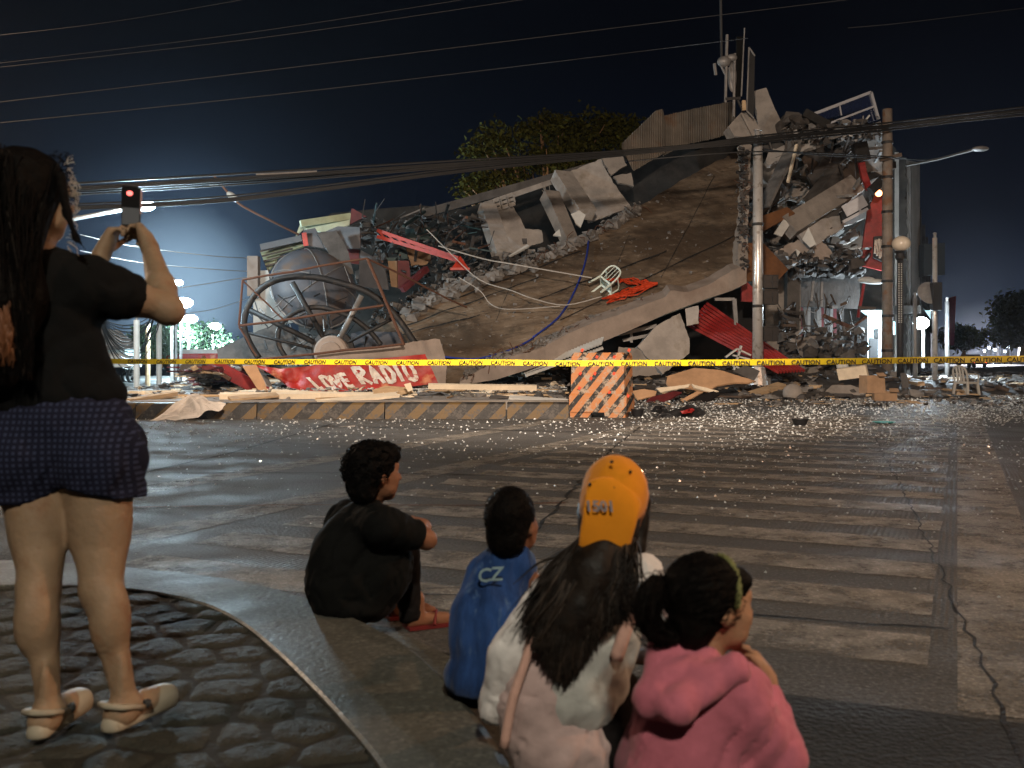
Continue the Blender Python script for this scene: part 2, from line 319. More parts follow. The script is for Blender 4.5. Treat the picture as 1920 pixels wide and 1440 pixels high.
def stripes(name, ca, cb, freq, slope, dirt, offset=0.0, duty=0.5):
    # painted diagonal hazard stripes laid out in the object's own space, worn through in patches
    def ex(t, src, last):
        s = nd(t, 'ShaderNodeSeparateXYZ'); t.links.new(src, s.inputs[0])
        a = nd(t, 'ShaderNodeMath', op='MULTIPLY'); t.links.new(s.outputs['Z'], a.inputs[0]); a.inputs[1].default_value = slope
        b = nd(t, 'ShaderNodeMath', op='ADD'); t.links.new(s.outputs['X'], b.inputs[0]); t.links.new(a.outputs[0], b.inputs[1])
        c = nd(t, 'ShaderNodeMath', op='MULTIPLY_ADD'); t.links.new(b.outputs[0], c.inputs[0]); c.inputs[1].default_value = freq; c.inputs[2].default_value = offset + 1000
        f = nd(t, 'ShaderNodeMath', op='FRACT'); t.links.new(c.outputs[0], f.inputs[0])
        g = nd(t, 'ShaderNodeMath', op='GREATER_THAN'); t.links.new(f.outputs[0], g.inputs[0]); g.inputs[1].default_value = duty
        col = mixcol(t, g.outputs[0], last, cb)
        return mixcol(t, noisefac(t, src, 5, 0.505, 0.58, 9, 0.8), col, dirt)
    return mat(name, ca, rough=0.6, var=0.25, scale=6, bump=0.3, bscale=25, extra=ex)
stripes('barrier_paint', (0.012, 0.012, 0.012), (0.38, 0.15, 0.05), 3.7, -0.8, (0.30, 0.24, 0.18), 0.1, 0.42)
stripes('kerb_paint', (0.022, 0.02, 0.018), (0.105, 0.064, 0.022), 1.9, -1.0, (0.06, 0.052, 0.045), 0.0, 0.55)
# fabrics, skin, hair
def cloth(name, col, var=0.25, bump=0.5, scale=6, **k):
    m = mat(name, col, rough=0.92, var=var, scale=scale, bump=bump, bscale=9, spec=0.12, **k); t = m.node_tree; b = t.nodes['Principled BSDF']
    b.inputs['Sheen Weight'].default_value = 0.12 if sum(col) > .2 else 0.0
    tc = nd(t, 'ShaderNodeTexCoord'); a = nd(t, 'ShaderNodeTexNoise', noise_type='RIDGED_MULTIFRACTAL'); a.inputs['Scale'].default_value = 4.5; a.inputs['Detail'].default_value = 3; a.inputs['Distortion'].default_value = .8
    mp = nd(t, 'ShaderNodeMapping'); mp.inputs['Scale'].default_value = (1.3, 1.3, .8); mp.inputs['Rotation'].default_value = (0, .5, 0); t.links.new(tc.outputs['Object'], mp.inputs[0]); t.links.new(mp.outputs[0], a.inputs['Vector'])
    f = nd(t, 'ShaderNodeTexNoise'); f.inputs['Scale'].default_value = 260; t.links.new(tc.outputs['Object'], f.inputs['Vector'])
    ad = nd(t, 'ShaderNodeMath', op='MULTIPLY_ADD'); t.links.new(f.outputs[0], ad.inputs[0]); ad.inputs[1].default_value = .05; t.links.new(a.outputs[0], ad.inputs[2])
    bp = nd(t, 'ShaderNodeBump'); bp.inputs['Strength'].default_value = .55; bp.inputs['Distance'].default_value = .022; t.links.new(ad.outputs[0], bp.inputs['Height'])
    old = b.inputs['Normal'].links[0].from_socket if b.inputs['Normal'].links else None
    if old: t.links.new(old, bp.inputs['Normal'])
    t.links.new(bp.outputs[0], b.inputs['Normal']); return m
def skinmat(name, col, var=0.15):
    m = mat(name, col, rough=0.6, var=var, scale=9, bump=0.22, bscale=45, spec=0.3, extra=lambda t, s_, l_: mixcol(t, noisefac(t, s_, 14, .55, .75, 5), l_, tuple(c * q for c, q in zip(col, (.78, .62, .55)))))
    b = m.node_tree.nodes['Principled BSDF']; b.inputs['Subsurface Weight'].default_value = 0.12; b.inputs['Subsurface Radius'].default_value = (0.02, 0.008, 0.004); b.inputs['Subsurface Scale'].default_value = 0.4
    return m
skinmat('skin_leg', (0.30, 0.20, 0.125)); skinmat('skin_arm', (0.36, 0.19, 0.11)); skinmat('skin_boy', (0.27, 0.12, 0.065)); skinmat('skin_girl', (0.40, 0.21, 0.12))
cloth('black_cloth', (0.006, 0.006, 0.006)); cloth('black_faded', (0.0065, 0.0065, 0.006)); cloth('pants_dark', (0.013, 0.011, 0.011))
def denim_extra(t, src, last): return mixcol(t, noisefac(t, src, 14, 0.56, 0.72, 8, 0.7), last, (0.10, 0.17, 0.30))
cloth('blue_cloth', (0.03, 0.08, 0.25), var=0.6, stretch=(2.2, 2.2, 0.6), extra=denim_extra)
cloth('white_cloth', (0.80, 0.76, 0.74), var=0.25); cloth('mint_cloth', (0.50, 0.50, 0.47), var=0.3); cloth('dusty_pink', (0.50, 0.37, 0.35), var=0.25)
cloth('peach_cloth', (0.70, 0.42, 0.34), var=0.25)
cloth('pink_cloth', (0.52, 0.15, 0.20), var=0.22, bump=0.5, scale=4); cloth('cap_cloth', (0.74, 0.26, 0.014), var=0.12, bump=0.2); cloth('grey_cloth', (0.25, 0.23, 0.22), var=0.4)
mat('croc', (0.38, 0.33, 0.25), rough=0.6, var=0.15, bump=0.1); mat('croc_strap', (0.03, 0.03, 0.03), rough=0.6, var=0.1, bump=0)
mat('sandal', (0.16, 0.02, 0.02), rough=0.5, var=0.2, bump=0)
mat('hair_black', (0.0055, 0.004, 0.0032), rough=0.65, var=0.5, scale=40, bump=0.8, spec=0.06)
mat('hair_brown', (0.017, 0.011, 0.0075), rough=0.55, var=0.7, scale=20, bump=0.3, spec=0.22)
fr = bpy.data.materials.new('frizz_rim_light'); fr.use_nodes = True; t_ = fr.node_tree; t_.nodes.clear(); o_ = nd(t_, 'ShaderNodeOutputMaterial'); tr_ = nd(t_, 'ShaderNodeBsdfTranslucent'); tr_.inputs[0].default_value = (.75, .70, .62, 1); t_.links.new(tr_.outputs[0], o_.inputs[0]); MATS['frizz_rim_light'] = fr  # pale strands: lamp backlight on the dark hair put into their colour
mat('hair_light', (0.05, 0.032, 0.021), rough=0.5, var=0.5, scale=25, bump=0, spec=0.3)
mat('hair_tip', (0.20, 0.075, 0.03), rough=0.5, var=0.4, bump=0)
mat('eye', (0.5, 0.48, 0.45), rough=0.2, var=0, bump=0); mat('hairband', (0.20, 0.20, 0.07), rough=0.7, var=0.3, scale=40)
mat('scrunchie', (0.65, 0.42, 0.40), rough=0.8, var=0.2); mat('print_pale', (0.30, 0.42, 0.45), rough=0.8, var=0.4, scale=30, bump=0); mat('print_steel', (0.30, 0.28, 0.30), rough=0.5, var=0.3, scale=30, bump=0)
def gingham(t, src, last):
    s = nd(t, 'ShaderNodeSeparateXYZ'); t.links.new(src, s.inputs[0]); o = []
    for ax in ('X', 'Z'):
        a = nd(t, 'ShaderNodeMath', op='MULTIPLY_ADD'); t.links.new(s.outputs[ax], a.inputs[0]); a.inputs[1].default_value = 62; a.inputs[2].default_value = 500
        f = nd(t, 'ShaderNodeMath', op='FRACT'); t.links.new(a.outputs[0], f.inputs[0]); g = nd(t, 'ShaderNodeMath', op='GREATER_THAN'); t.links.new(f.outputs[0], g.inputs[0]); g.inputs[1].default_value = 0.5; o.append(g.outputs[0])
    m_ = nd(t, 'ShaderNodeMath', op='MULTIPLY'); t.links.new(o[0], m_.inputs[0]); t.links.new(o[1], m_.inputs[1])
    return mixcol(t, m_.outputs[0], last, (0.034, 0.041, 0.080))
cloth('gingham', (0.013, 0.014, 0.03), extra=gingham, bump=0.3)
# ---------------------------------------------------------------- ground, road, kerb
def roadmat(name, col, groove=True, worn=None, wlo=0.5, whi=0.6):
    m = mat(name, col, rough=0.62, var=0.35, scale=0.9, bump=0, spec=0.4)
    t = m.node_tree; b = t.nodes['Principled BSDF']; geo = nd(t, 'ShaderNodeNewGeometry'); src = geo.outputs['Position']
    mp = nd(t, 'ShaderNodeMapping'); mp.inputs['Rotation'].default_value = (0, 0, R(24.1)); t.links.new(src, mp.inputs[0]); src2 = mp.outputs[0]
    last = b.inputs['Base Color'].links[0].from_socket
    last = mixcol(t, noisefac(t, src, 0.35, 0.42, 0.66, 5), last, tuple(c * 0.55 for c in col))
    mp2 = nd(t, 'ShaderNodeMapping'); mp2.inputs['Scale'].default_value = (0.25, 2.2, 1); t.links.new(src2, mp2.inputs[0])
    if not worn: last = mixcol(t, noisefac(t, mp2.outputs[0], 1.1, 0.52, 0.72, 5), last, tuple(c * 0.45 for c in col))
    last = mixcol(t, noisefac(t, src, 55, 0.5, 0.72, 4), last, tuple(min(1, c * 1.8) for c in col))
    last = mixcol(t, noisefac(t, src, 90, 0.56, 0.66, 3), last, tuple(c * 0.4 for c in col))
    if worn: last = mixcol(t, noisefac(t, src, 6, wlo, whi, 9, 0.75), last, worn)
    t.links.new(last, b.inputs['Base Color'])
    n = nd(t, 'ShaderNodeTexNoise'); n.inputs['Scale'].default_value = 40; n.inputs['Detail'].default_value = 6; t.links.new(src, n.inputs['Vector'])
    n3 = nd(t, 'ShaderNodeTexNoise'); n3.inputs['Scale'].default_value = 1.5; n3.inputs['Detail'].default_value = 3; t.links.new(src, n3.inputs['Vector'])
    rr = nd(t, 'ShaderNodeMapRange'); rr.inputs[1].default_value = 0.35; rr.inputs[2].default_value = 0.7; rr.inputs[3].default_value = 0.62; rr.inputs[4].default_value = 0.9; b.inputs['Specular IOR Level'].default_value = 0.22
    t.links.new(n3.outputs[0], rr.inputs[0]); t.links.new(rr.outputs[0], b.inputs['Roughness'])
    h = n.outputs[0]
    if groove:
        wv = nd(t, 'ShaderNodeTexWave', wave_type='BANDS', bands_direction='X'); wv.inputs['Scale'].default_value = 9; wv.inputs['Distortion'].default_value = 1.5; wv.inputs['Detail'].default_value = 2
        t.links.new(src2, wv.inputs['Vector'])
        fade = noisefac(t, src, 0.5, 0.45, 0.6, 3)
        mu = nd(t, 'ShaderNodeMath', op='MULTIPLY'); t.links.new(wv.outputs['Fac'], mu.inputs[0]); t.links.new(fade, mu.inputs[1])
        ad = nd(t, 'ShaderNodeMath', op='MULTIPLY_ADD'); t.links.new(mu.outputs[0], ad.inputs[0]); ad.inputs[1].default_value = 0.45; t.links.new(h, ad.inputs[2]); h = ad.outputs[0]
    bp = nd(t, 'ShaderNodeBump'); bp.inputs['Strength'].default_value = 0.35 if name == 'kerb_top' else 0.8; bp.inputs['Distance'].default_value = 0.012
    t.links.new(h, bp.inputs['Height']); t.links.new(bp.outputs[0], b.inputs['Normal']); return m
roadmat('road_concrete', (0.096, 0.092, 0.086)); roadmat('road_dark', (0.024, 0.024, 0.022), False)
roadmat('road_paint', (0.285, 0.262, 0.228), False, (0.17, 0.156, 0.136), 0.44, 0.58)
roadmat('lane_paint', (0.23, 0.21, 0.18), False, (0.13, 0.12, 0.105), 0.5, 0.68)
roadmat('kerb_top', (0.095, 0.095, 0.080), False, (0.05, 0.05, 0.042), 0.5, 0.75)
roadmat('joint', (0.016, 0.015, 0.014), False); roadmat('orange_line', (0.14, 0.075, 0.045), False)
bk = MATS['kerb_top'].node_tree.nodes['Principled BSDF']; bk.inputs['Specular IOR Level'].default_value = 0.6; _r = bk.inputs['Roughness'].links[0].from_node; _r.inputs[3].default_value = 0.4; _r.inputs[4].default_value = 0.8
m = M(); m.add([(-400, -12, 0), (400, -12, 0), (400, 900, 0), (-400, 900, 0)], [(0, 1, 2, 3)]); m.build('road', 'road_concrete', kind='structure')
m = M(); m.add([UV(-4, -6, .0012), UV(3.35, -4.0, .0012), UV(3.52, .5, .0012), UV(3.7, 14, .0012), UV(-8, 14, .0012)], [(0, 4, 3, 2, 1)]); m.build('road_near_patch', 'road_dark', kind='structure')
def strip(m, u0, u1, v0, v1, z=.0024, n=1, jit=0.0):
    for i in range(n):
        a, b = u0 + (u1 - u0) * i / n, u0 + (u1 - u0) * (i + 1) / n
        m.add([UV(a, v0, z), UV(a, v1, z), UV(b, v1, z), UV(b, v0, z)], [(0, 1, 2, 3)])
def worn_paint(m, bars):
    # painted marks with soft ragged edges; bare road shows through where the paint is gone
    t = m.node_tree; b = t.nodes['Principled BSDF']; out = [n for n in t.nodes if n.type == 'OUTPUT_MATERIAL'][0]
    geo = nd(t, 'ShaderNodeNewGeometry'); tr = nd(t, 'ShaderNodeBsdfTransparent'); ms = nd(t, 'ShaderNodeMixShader')
    wear = noisefac(t, geo.outputs['Position'], 3.2, 0.60, 0.46, 9, .75); last = wear
    if bars:
        d = nd(t, 'ShaderNodeVectorMath', op='DOT_PRODUCT'); t.links.new(geo.outputs['Position'], d.inputs[0]); d.inputs[1].default_value = (SA, CA, 0)
        n = nd(t, 'ShaderNodeTexNoise'); n.inputs['Scale'].default_value = 5; n.inputs['Detail'].default_value = 6; t.links.new(geo.outputs['Position'], n.inputs['Vector'])
        a = nd(t, 'ShaderNodeMath', op='MULTIPLY_ADD'); t.links.new(n.outputs[0], a.inputs[0]); a.inputs[1].default_value = .07; t.links.new(d.outputs['Value'], a.inputs[2])
        c = nd(t, 'ShaderNodeMath', op='MULTIPLY_ADD'); t.links.new(a.outputs[0], c.inputs[0]); c.inputs[1].default_value = 1 / .79; c.inputs[2].default_value = -3.985 / .79 + 50
        f = nd(t, 'ShaderNodeMath', op='PINGPONG'); t.links.new(c.outputs[0], f.inputs[0]); f.inputs[1].default_value = 1.0
        fr = nd(t, 'ShaderNodeMath', op='FRACT'); t.links.new(c.outputs[0], fr.inputs[0])
        s1 = nd(t, 'ShaderNodeMath', op='SUBTRACT'); t.links.new(fr.outputs[0], s1.inputs[0]); s1.inputs[1].default_value = .35
        s2 = nd(t, 'ShaderNodeMath', op='ABSOLUTE'); t.links.new(s1.outputs[0], s2.inputs[0])
        r = nd(t, 'ShaderNodeMapRange'); r.inputs[1].default_value = .300; r.inputs[2].default_value = .255; t.links.new(s2.outputs[0], r.inputs[0])
        mu = nd(t, 'ShaderNodeMath', op='MULTIPLY'); t.links.new(r.outputs[0], mu.inputs[0]); 
        w2 = nd(t, 'ShaderNodeMath', op='MULTIPLY_ADD'); t.links.new(wear, w2.inputs[0]); w2.inputs[1].default_value = .6; w2.inputs[2].default_value = .4
        t.links.new(w2.outputs[0], mu.inputs[1]); last = mu.outputs[0]
    else:
        w2 = nd(t, 'ShaderNodeMath', op='MULTIPLY_ADD'); t.links.new(wear, w2.inputs[0]); w2.inputs[1].default_value = .65; w2.inputs[2].default_value = .35; last = w2.outputs[0]
    t.links.new(last, ms.inputs[0]); t.links.new(tr.outputs[0], ms.inputs[1]); t.links.new(b.outputs[0], ms.inputs[2]); t.links.new(ms.outputs[0], out.inputs[0])
worn_paint(MATS['road_paint'], True); worn_paint(MATS['lane_paint'], False)
m = M(); vs = []; N_ = 40
for i in range(N_ + 1): u = 3.9 + 16.9 * i / N_; vs += [UV(u, -4.25 - 0.03 * (u - 4) + random.uniform(-.07, .07), .0024), UV(u, -.1 + random.uniform(-.015, .015), .0024)]
m.add(vs, [(2 * i, 2 * i + 1, 2 * i + 3, 2 * i + 2) for i in range(N_)]); m.build('crosswalk_marking', 'road_paint', kind='structure')
m = M(); strip(m, 3.55, 24, 0.0, .42); strip(m, 4.5, 19.5, -4.97, -4.62)
for (a, b, v0, v1) in ((5, 19, -6.95, -6.55),): m.add([UV(a, v0 + .35, .0024), UV(a, v1 + .35, .0024), UV(b, v1, .0024), UV(b, v0, .0024)], [(0, 1, 2, 3)])
m.build('lane_marking', 'lane_paint', kind='structure')
def crack(m, pts, w, z=.0036, step=.12, amp=.02):
    P3 = [G(x, y, z) for x, y in pts]; line = []
    for a, b in zip(P3, P3[1:]):
        k = max(1, int((b - a).length / step)); line += [a.lerp(b, i / k) + Vector((random.uniform(-amp, amp), random.uniform(-amp, amp), 0)) for i in range(k)]
    line.append(P3[-1]); vs = []
    for i, p in enumerate(line):
        d = (line[min(i + 1, len(line) - 1)] - line[max(i - 1, 0)]).normalized(); s = Vector((-d.y, d.x, 0)) * w * random.uniform(.3, 1); vs += [p - s, p + s]
    m.add(vs, [(2 * i, 2 * i + 2, 2 * i + 3, 2 * i + 1) for i in range(len(line) - 1)])
m = M()
crack(m, [(1640, 815), (1655, 850), (1700, 930), (1745, 1030), (1790, 1130), (1815, 1180), (1870, 1300), (1930, 1450)], .009)
crack(m, [(1085, 905), (1060, 935), (1010, 985), (985, 1030)], .022); crack(m, [(1200, 800), (1150, 840), (1085, 905)], .02)
crack(m, [(1180, 1140), (1420, 1152), (1560, 1165), (1780, 1178)], .014); crack(m, [(1160, 902), (1700, 914), (1960, 922)], .012)
crack(m, [(250, 890), (430, 850), (620, 795)], .03, amp=.005); crack(m, [(250, 886), (640, 886), (900, 890)], .02); crack(m, [(250, 819), (740, 817)], .02, amp=.004)
crack(m, [(800, 1104), (900, 1103)], .01); crack(m, [(780, 1112), (930, 1118)], .012)
m.build('road_joint', 'joint', kind='structure')
m = M(); crack(m, [(230, 951), (560, 946), (900, 947), (1060, 942)], .035, amp=.01); m.build('road_stain', 'orange_line', kind='structure')
# kerb: outer edge of its top, traced on the ground; the pavement fills the inside
ko = [G(x, y, .15) for x, y in [(-420, 1075), (-200, 1055), (0, 1048), (120, 1052), (240, 1061), (430, 1082), (560, 1112), (660, 1150), (760, 1200), (840, 1268), (905, 1345), (955, 1420), (990, 1500), (1010, 1600), (1015, 1800), (990, 2300)]]
ki = [G(x, y, .15) for x, y in [(-420, 1130), (-200, 1108), (0, 1098), (120, 1098), (260, 1106), (370, 1128), (450, 1165), (520, 1222), (590, 1290), (650, 1355), (700, 1415), (740, 1480), (765, 1560), (780, 1680), (780, 1900), (700, 2500)]]
def dens(pts, k=6):
    o = []
    for i in range(len(pts) - 1):
        p0, p1, p2, p3 = pts[max(i - 1, 0)], pts[i], pts[i + 1], pts[min(i + 2, len(pts) - 1)]
        for j in range(k):
            t = j / k; o.append(0.5 * ((2 * p1) + (p2 - p0) * t + (2 * p0 - 5 * p1 + 4 * p2 - p3) * t * t + (3 * p1 - p0 - 3 * p2 + p3) * t ** 3))
    return o + [pts[-1]]
KO, KI = dens(ko), dens(ki); m = M(); vs = []
for a, b in zip(KO, KI):
    d = (a - b).normalized()
    vs += [b + Vector((0, 0, -.16)), b + Vector((0, 0, -.006)), b + d * .012, a - d * .035 , a + d * .0 + Vector((0, 0, -.022)), a + d * .035 + Vector((0, 0, -.155))]
n = len(KO)
m.add(vs, [(i * 6 + j, i * 6 + j + 1, i * 6 + j + 7, i * 6 + j + 6) for i in range(n - 1) for j in range(5)])
m.build('kerb', 'kerb_top', kind='structure', smooth=False)
m = M(); out_ = []
for a, b in zip(KO, KI): d = (a - b).normalized(); out_ += [a + d * .03 + Vector((0, 0, -.141)), a + d * .33 + Vector((0, 0, -.145))]
m.add(out_, [(2 * i, 2 * i + 1, 2 * i + 3, 2 * i + 2) for i in range(n - 1)]); m.build('gutter', 'kerb_top', kind='structure')
# pavement of river stones set in mortar (height field)
xs = np.arange(-3.6, 0.9, 0.0125); ys = np.arange(1.35, 5.2, 0.0125); XX, YY = np.meshgrid(xs, ys)
sx, sy = 0.19, 0.18; ca, sa = math.cos(R(12)), math.sin(R(12)); U = XX * ca + YY * sa; V = -XX * sa + YY * ca
f1 = np.full(U.shape, 9.0); f2 = f1.copy(); idh = np.zeros(U.shape)
iu0, iv0 = np.floor(U / sx).astype(int), np.floor(V / sy).astype(int)
def h2(a, b, s): q = np.sin(a * 127.1 + b * 311.7 + s * 74.7) * 43758.5453; return q - np.floor(q)
for di in range(-2, 3):
    for dj in range(-2, 3):
        a, b = iu0 + di, iv0 + dj
        cx = (a + 0.5 + (b % 2) * 0.5 + (h2(a, b, 1) - .5) * .55) * sx; cy = (b + 0.5 + (h2(a, b, 2) - .5) * .5) * sy
        st = 0.75 + 0.5 * h2(a, b, 3); d = np.sqrt(((U - cx) / sx / st) ** 2 + ((V - cy) / sy) ** 2)
        near = d < f1; f2 = np.where(near, f1, np.minimum(f2, d)); idh = np.where(near, h2(a, b, 4), idh); f1 = np.where(near, d, f1)
e_ = np.clip((f2 - f1) / 0.42, 0, 1); H = 0.015 * (1 - (1 - e_) ** 2.2) * (0.6 + .6 * idh) - 0.003 * (f1 ** 2)
wob = np.sin(U * 41 + np.sin(V * 33) * 2) * np.sin(V * 47 + np.sin(U * 29) * 2) * .0016 + np.sin(U * 97 + V * 61) * np.sin(V * 113 - U * 37) * .0008
H = H + wob; ny, nx = XX.shape
ko2 = np.array([(p.x, p.y) for p in KI])
def inside(px, py, poly):
    c = np.zeros(px.shape, bool); k = len(poly)
    for i in range(k):
        x1, y1 = poly[i]; x2, y2 = poly[(i + 1) % k]
        if y1 == y2: continue
        cond = ((y1 > py) != (y2 > py)) & (px < (x2 - x1) * (py - y1) / (y2 - y1) + x1); c ^= cond
    return c
poly = [tuple(p) for p in ko2] + [(-8, 0.6), (-8, 6)]
ins = inside(XX, YY, poly); fid = np.arange(ny * nx).reshape(ny, nx)
q = np.stack([fid[:-1, :-1], fid[:-1, 1:], fid[1:, 1:], fid[1:, :-1]], -1)
ok = ins[:-1, :-1] & ins[:-1, 1:] & ins[1:, 1:] & ins[1:, :-1]; fq = q[ok]
used = np.zeros(ny * nx, bool); used[fq.ravel()] = True; remap = np.cumsum(used) - 1
vv = np.stack([XX.ravel(), YY.ravel(), (0.1285 + H).ravel()], -1)[used]
def cob_extra(t, src, last): return mixcol(t, noisefac(t, src, 4.5, 0.45, 0.6, 4), last, (0.030, 0.030, 0.024))
mat('cobble', (0.064, 0.063, 0.053), rough=0.72, var=0.4, scale=9, bump=0.6, bscale=70, spec=0.1, extra=cob_extra)
mat('mortar', (0.02, 0.019, 0.015), rough=0.9, var=0.3)
mesh_obj('pavement', vv, remap[fq].tolist(), 'cobble', smooth=True, kind='structure')
m = M(); m.add([(p.x, p.y, .134) for p in KI] + [(-9, 0.3, .134), (-9, 5.5, .134)], [tuple(range(len(KI) + 2))[::-1]]); m.build('pavement_bed', 'mortar', kind='structure')
# crushed safety glass strewn over the road
def shards(n, fy, size, name, mt, label=None):
    px = fy(n); c = np.array(px); k = len(c)
    ang = rng.uniform(0, 6.283, k); s = size(c) * rng.uniform(.15, 1.0, k) ** 1.5 * 1.9; vs = np.zeros((k, 4, 3)); fs = []
    for j, (ra, da) in enumerate(((1, 0), (.8, 2.1), (.9, 4.2))):
        vs[:, j, 0] = c[:, 0] + np.cos(ang + da) * s * ra; vs[:, j, 1] = c[:, 1] + np.sin(ang + da) * s * ra; vs[:, j, 2] = c[:, 2] + .003
    vs[:, 3] = c; vs[:, 3, 2] += s * rng.uniform(.25, 1.1, k) + .003
    b = np.arange(k)[:, None] * 4; f = np.concatenate([b + [0, 1, 3], b + [1, 2, 3], b + [2, 0, 3]], 0)
    return mesh_obj(name, vs.reshape(-1, 3), f.tolist(), mt, kind='stuff', label=label)
def field(n):
    out = []; 
    for _ in range(n * 6):
        if len(out) >= n: break
        py = 742 + (1300 - 742) * rng.random() ** 3.9; px_ = rng.uniform(230, 1960)
        dens_ = 0.32 + 0.68 * min(1, max(0, (px_ - 1050) / 300)); dens_ *= 1 if py < 800 else math.exp(-(py - 790) / 62)
        if px_ < 1180 and 700 < py < 787: continue
        if noise.noise(Vector((px_ * .006, py * .03, 1))) * 1.1 + .7 < rng.random(): continue
        if rng.random() < dens_:
            g = G(px_, py, 0); out.append((g.x, g.y, .012))
    return out
sz = lambda c: 0.0032 + 0.00085 * c[:, 1]
shards(6500, field, sz, 'glass_litter', 'glass_bit', 'crushed white glass crumbs glittering over the road before the ruin')
shards(9000, field, sz, 'glass_crumb_litter', 'glass_bit_dull', 'duller crumbs and dust of glass over the road')
# ---------------------------------------------------------------- collapsed building
SLA, SLB, SLC = P(830, 690, 30), P(1395, 520, 34), P(1390, 285, 42)
SN = (SLB - SLA).cross(SLC - SLA).normalized(); SN = SN if SN.y < 0 else -SN; EYE = Vector((0, 0, CH))
def onslab(x, y, lift=0.0):
    d = Vector(((x - 960) / F, 1, -(y - HY) / F)); return EYE + d * ((SLA + SN * lift - EYE).dot(SN) / d.dot(SN))
cb = empty('collapsed_building', (2, 34, 0), 'collapsed concrete building with its stained floor slab tilted down to the street', 'building')
# main tilted slab, finely divided with a rough surface
top = [(640, 655), (652, 640), (700, 622), (760, 585), (840, 545), (905, 520), (1000, 490), (1092, 452), (1150, 415), (1200, 388), (1290, 330), (1385, 283), (1404, 278)]
bot = [(640, 662), (700, 668), (760, 690), (820, 715), (862, 705), (900, 695), (1000, 655), (1100, 612), (1200, 580), (1290, 555), (1330, 538), (1372, 520), (1388, 490)]
def interp(pl, x):
    for (a, b), (c, d) in zip(pl, pl[1:]):
        if x <= c: return b + (d - b) * (x - a) / max(1e-6, c - a)
    return pl[-1][1]
NX, NYs = 150, 56; vs = []
for j in range(NYs + 1):
    for i in range(NX + 1):
        x = 640 + (1402 - 640) * i / NX; a = interp(top, x); b = max(a + 2, interp(bot, min(x, 1388))); y = a + (b - a) * j / NYs
        edge = 3.0 * noise.noise(Vector((x * .06, y * .02, 3)))
        if j == 0: y += edge
        p = onslab(x, y); h = .05 * noise.fractal(p * .55, 0.9, 2.0, 5) + .03 * abs(noise.noise(p * 2.6)); vs.append(p + SN * (h))
k = len(vs); vs += [v - SN * .28 for v in vs]; W = NX + 1
fs = [(j * W + i, (j + 1) * W + i, (j + 1) * W + i + 1, j * W + i + 1) for j in range(NYs) for i in range(NX)]
fs += [(j * W + k, j * W + k + W, j * W + W, j * W) for j in range(NYs)] + [(j * W + NX, j * W + W + NX, j * W + k + W + NX, j * W + k + NX) for j in range(NYs)]
fs += [(i, i + 1, i + 1 + k, i + k) for i in range(NX)] + [(NYs * W + i + k, NYs * W + i + 1 + k, NYs * W + i + 1, NYs * W + i) for i in range(NX)]
fs += [tuple(q + k for q in f[::-1]) for f in fs[:NYs * NX]]
mesh_obj('floor_slab', vs, fs, 'slab_surface', cb, label='broad brown stained slab sloping down to the left')
# edge beam along the lower edge
def poly3(m, pix, depths, off, mi=0, jag=0):
    pts = [P(x, y, Y) for (x, y), Y in zip(pix, depths)]; m.prism(pts, off, mi)
m = M(); te = [(862, 716), (905, 690), (960, 668), (1010, 655), (1060, 628), (1110, 606), (1160, 590), (1205, 572), (1252, 555), (1257, 544), (1290, 548), (1330, 533), (1375, 506), (1398, 498)]
be = [(865, 722), (930, 712), (1000, 690), (1060, 668), (1120, 645), (1180, 620), (1250, 588), (1320, 562), (1372, 545), (1402, 530)]
def Ye(x): return 29.4 + (x - 860) / 540 * 4.0
N = 60; vs = []
for i in range(N + 1):
    x = 862 + (1400 - 862) * i / N; a, b = interp(te, x) + 1.5 * noise.noise(Vector((x * .2, 0, 0))), interp(be, x); Y = Ye(x)
    for f in (0, .33, .66, 1):
        p = P(x, a + (b - a) * f, Y); vs.append(p + Vector((0, -.03 * noise.noise(p * 1.5), 0)))
    vs.append(P(x, b, Y) + Vector((0, .7, .12))); vs.append(P(x, a, Y) + Vector((0, .7, .25)))
fs = [(i * 6 + j, i * 6 + (j + 1) % 6, i * 6 + 6 + (j + 1) % 6, i * 6 + 6 + j) for i in range(N) for j in range(6)] + [(5, 4, 3, 2, 1, 0), tuple(N * 6 + j for j in range(6))]
mesh_obj('edge_beam', vs, fs, 'beam_concrete', cb)
# broken column-like right edge of the slab
m = M(); plate(m, [(1392, 270), (1410, 272), (1404, 400), (1402, 500), (1386, 515), (1384, 480), (1394, 400), (1397, 330)], 33.6, 15, 4, .4, 2.2); m.build('broken_slab_edge', 'concrete', cb)
for i_, (x0, y0, x1, y1) in enumerate(((845, 562, 1090, 470), (760, 610, 1010, 520), (700, 640, 900, 590), (1010, 560, 1250, 470), (1130, 560, 1180, 440), (930, 600, 960, 530), (1240, 520, 1340, 330), (1050, 600, 1380, 440))):
    k_ = 26; vs = []; L_ = math.hypot(x1 - x0, y1 - y0)
    for j in range(k_ + 1):
        f = j / k_; x, y = x0 + (x1 - x0) * f, y0 + (y1 - y0) * f + 3 * noise.noise(Vector((f * 5, i_, 0))); w_ = random.uniform(.4, 1.4); vs += [onslab(x, y - w_, .085), onslab(x, y + w_, .085)]
    mesh_obj('crack', vs, [(2 * j, 2 * j + 1, 2 * j + 3, 2 * j + 2) for j in range(k_)], 'dark', cb)
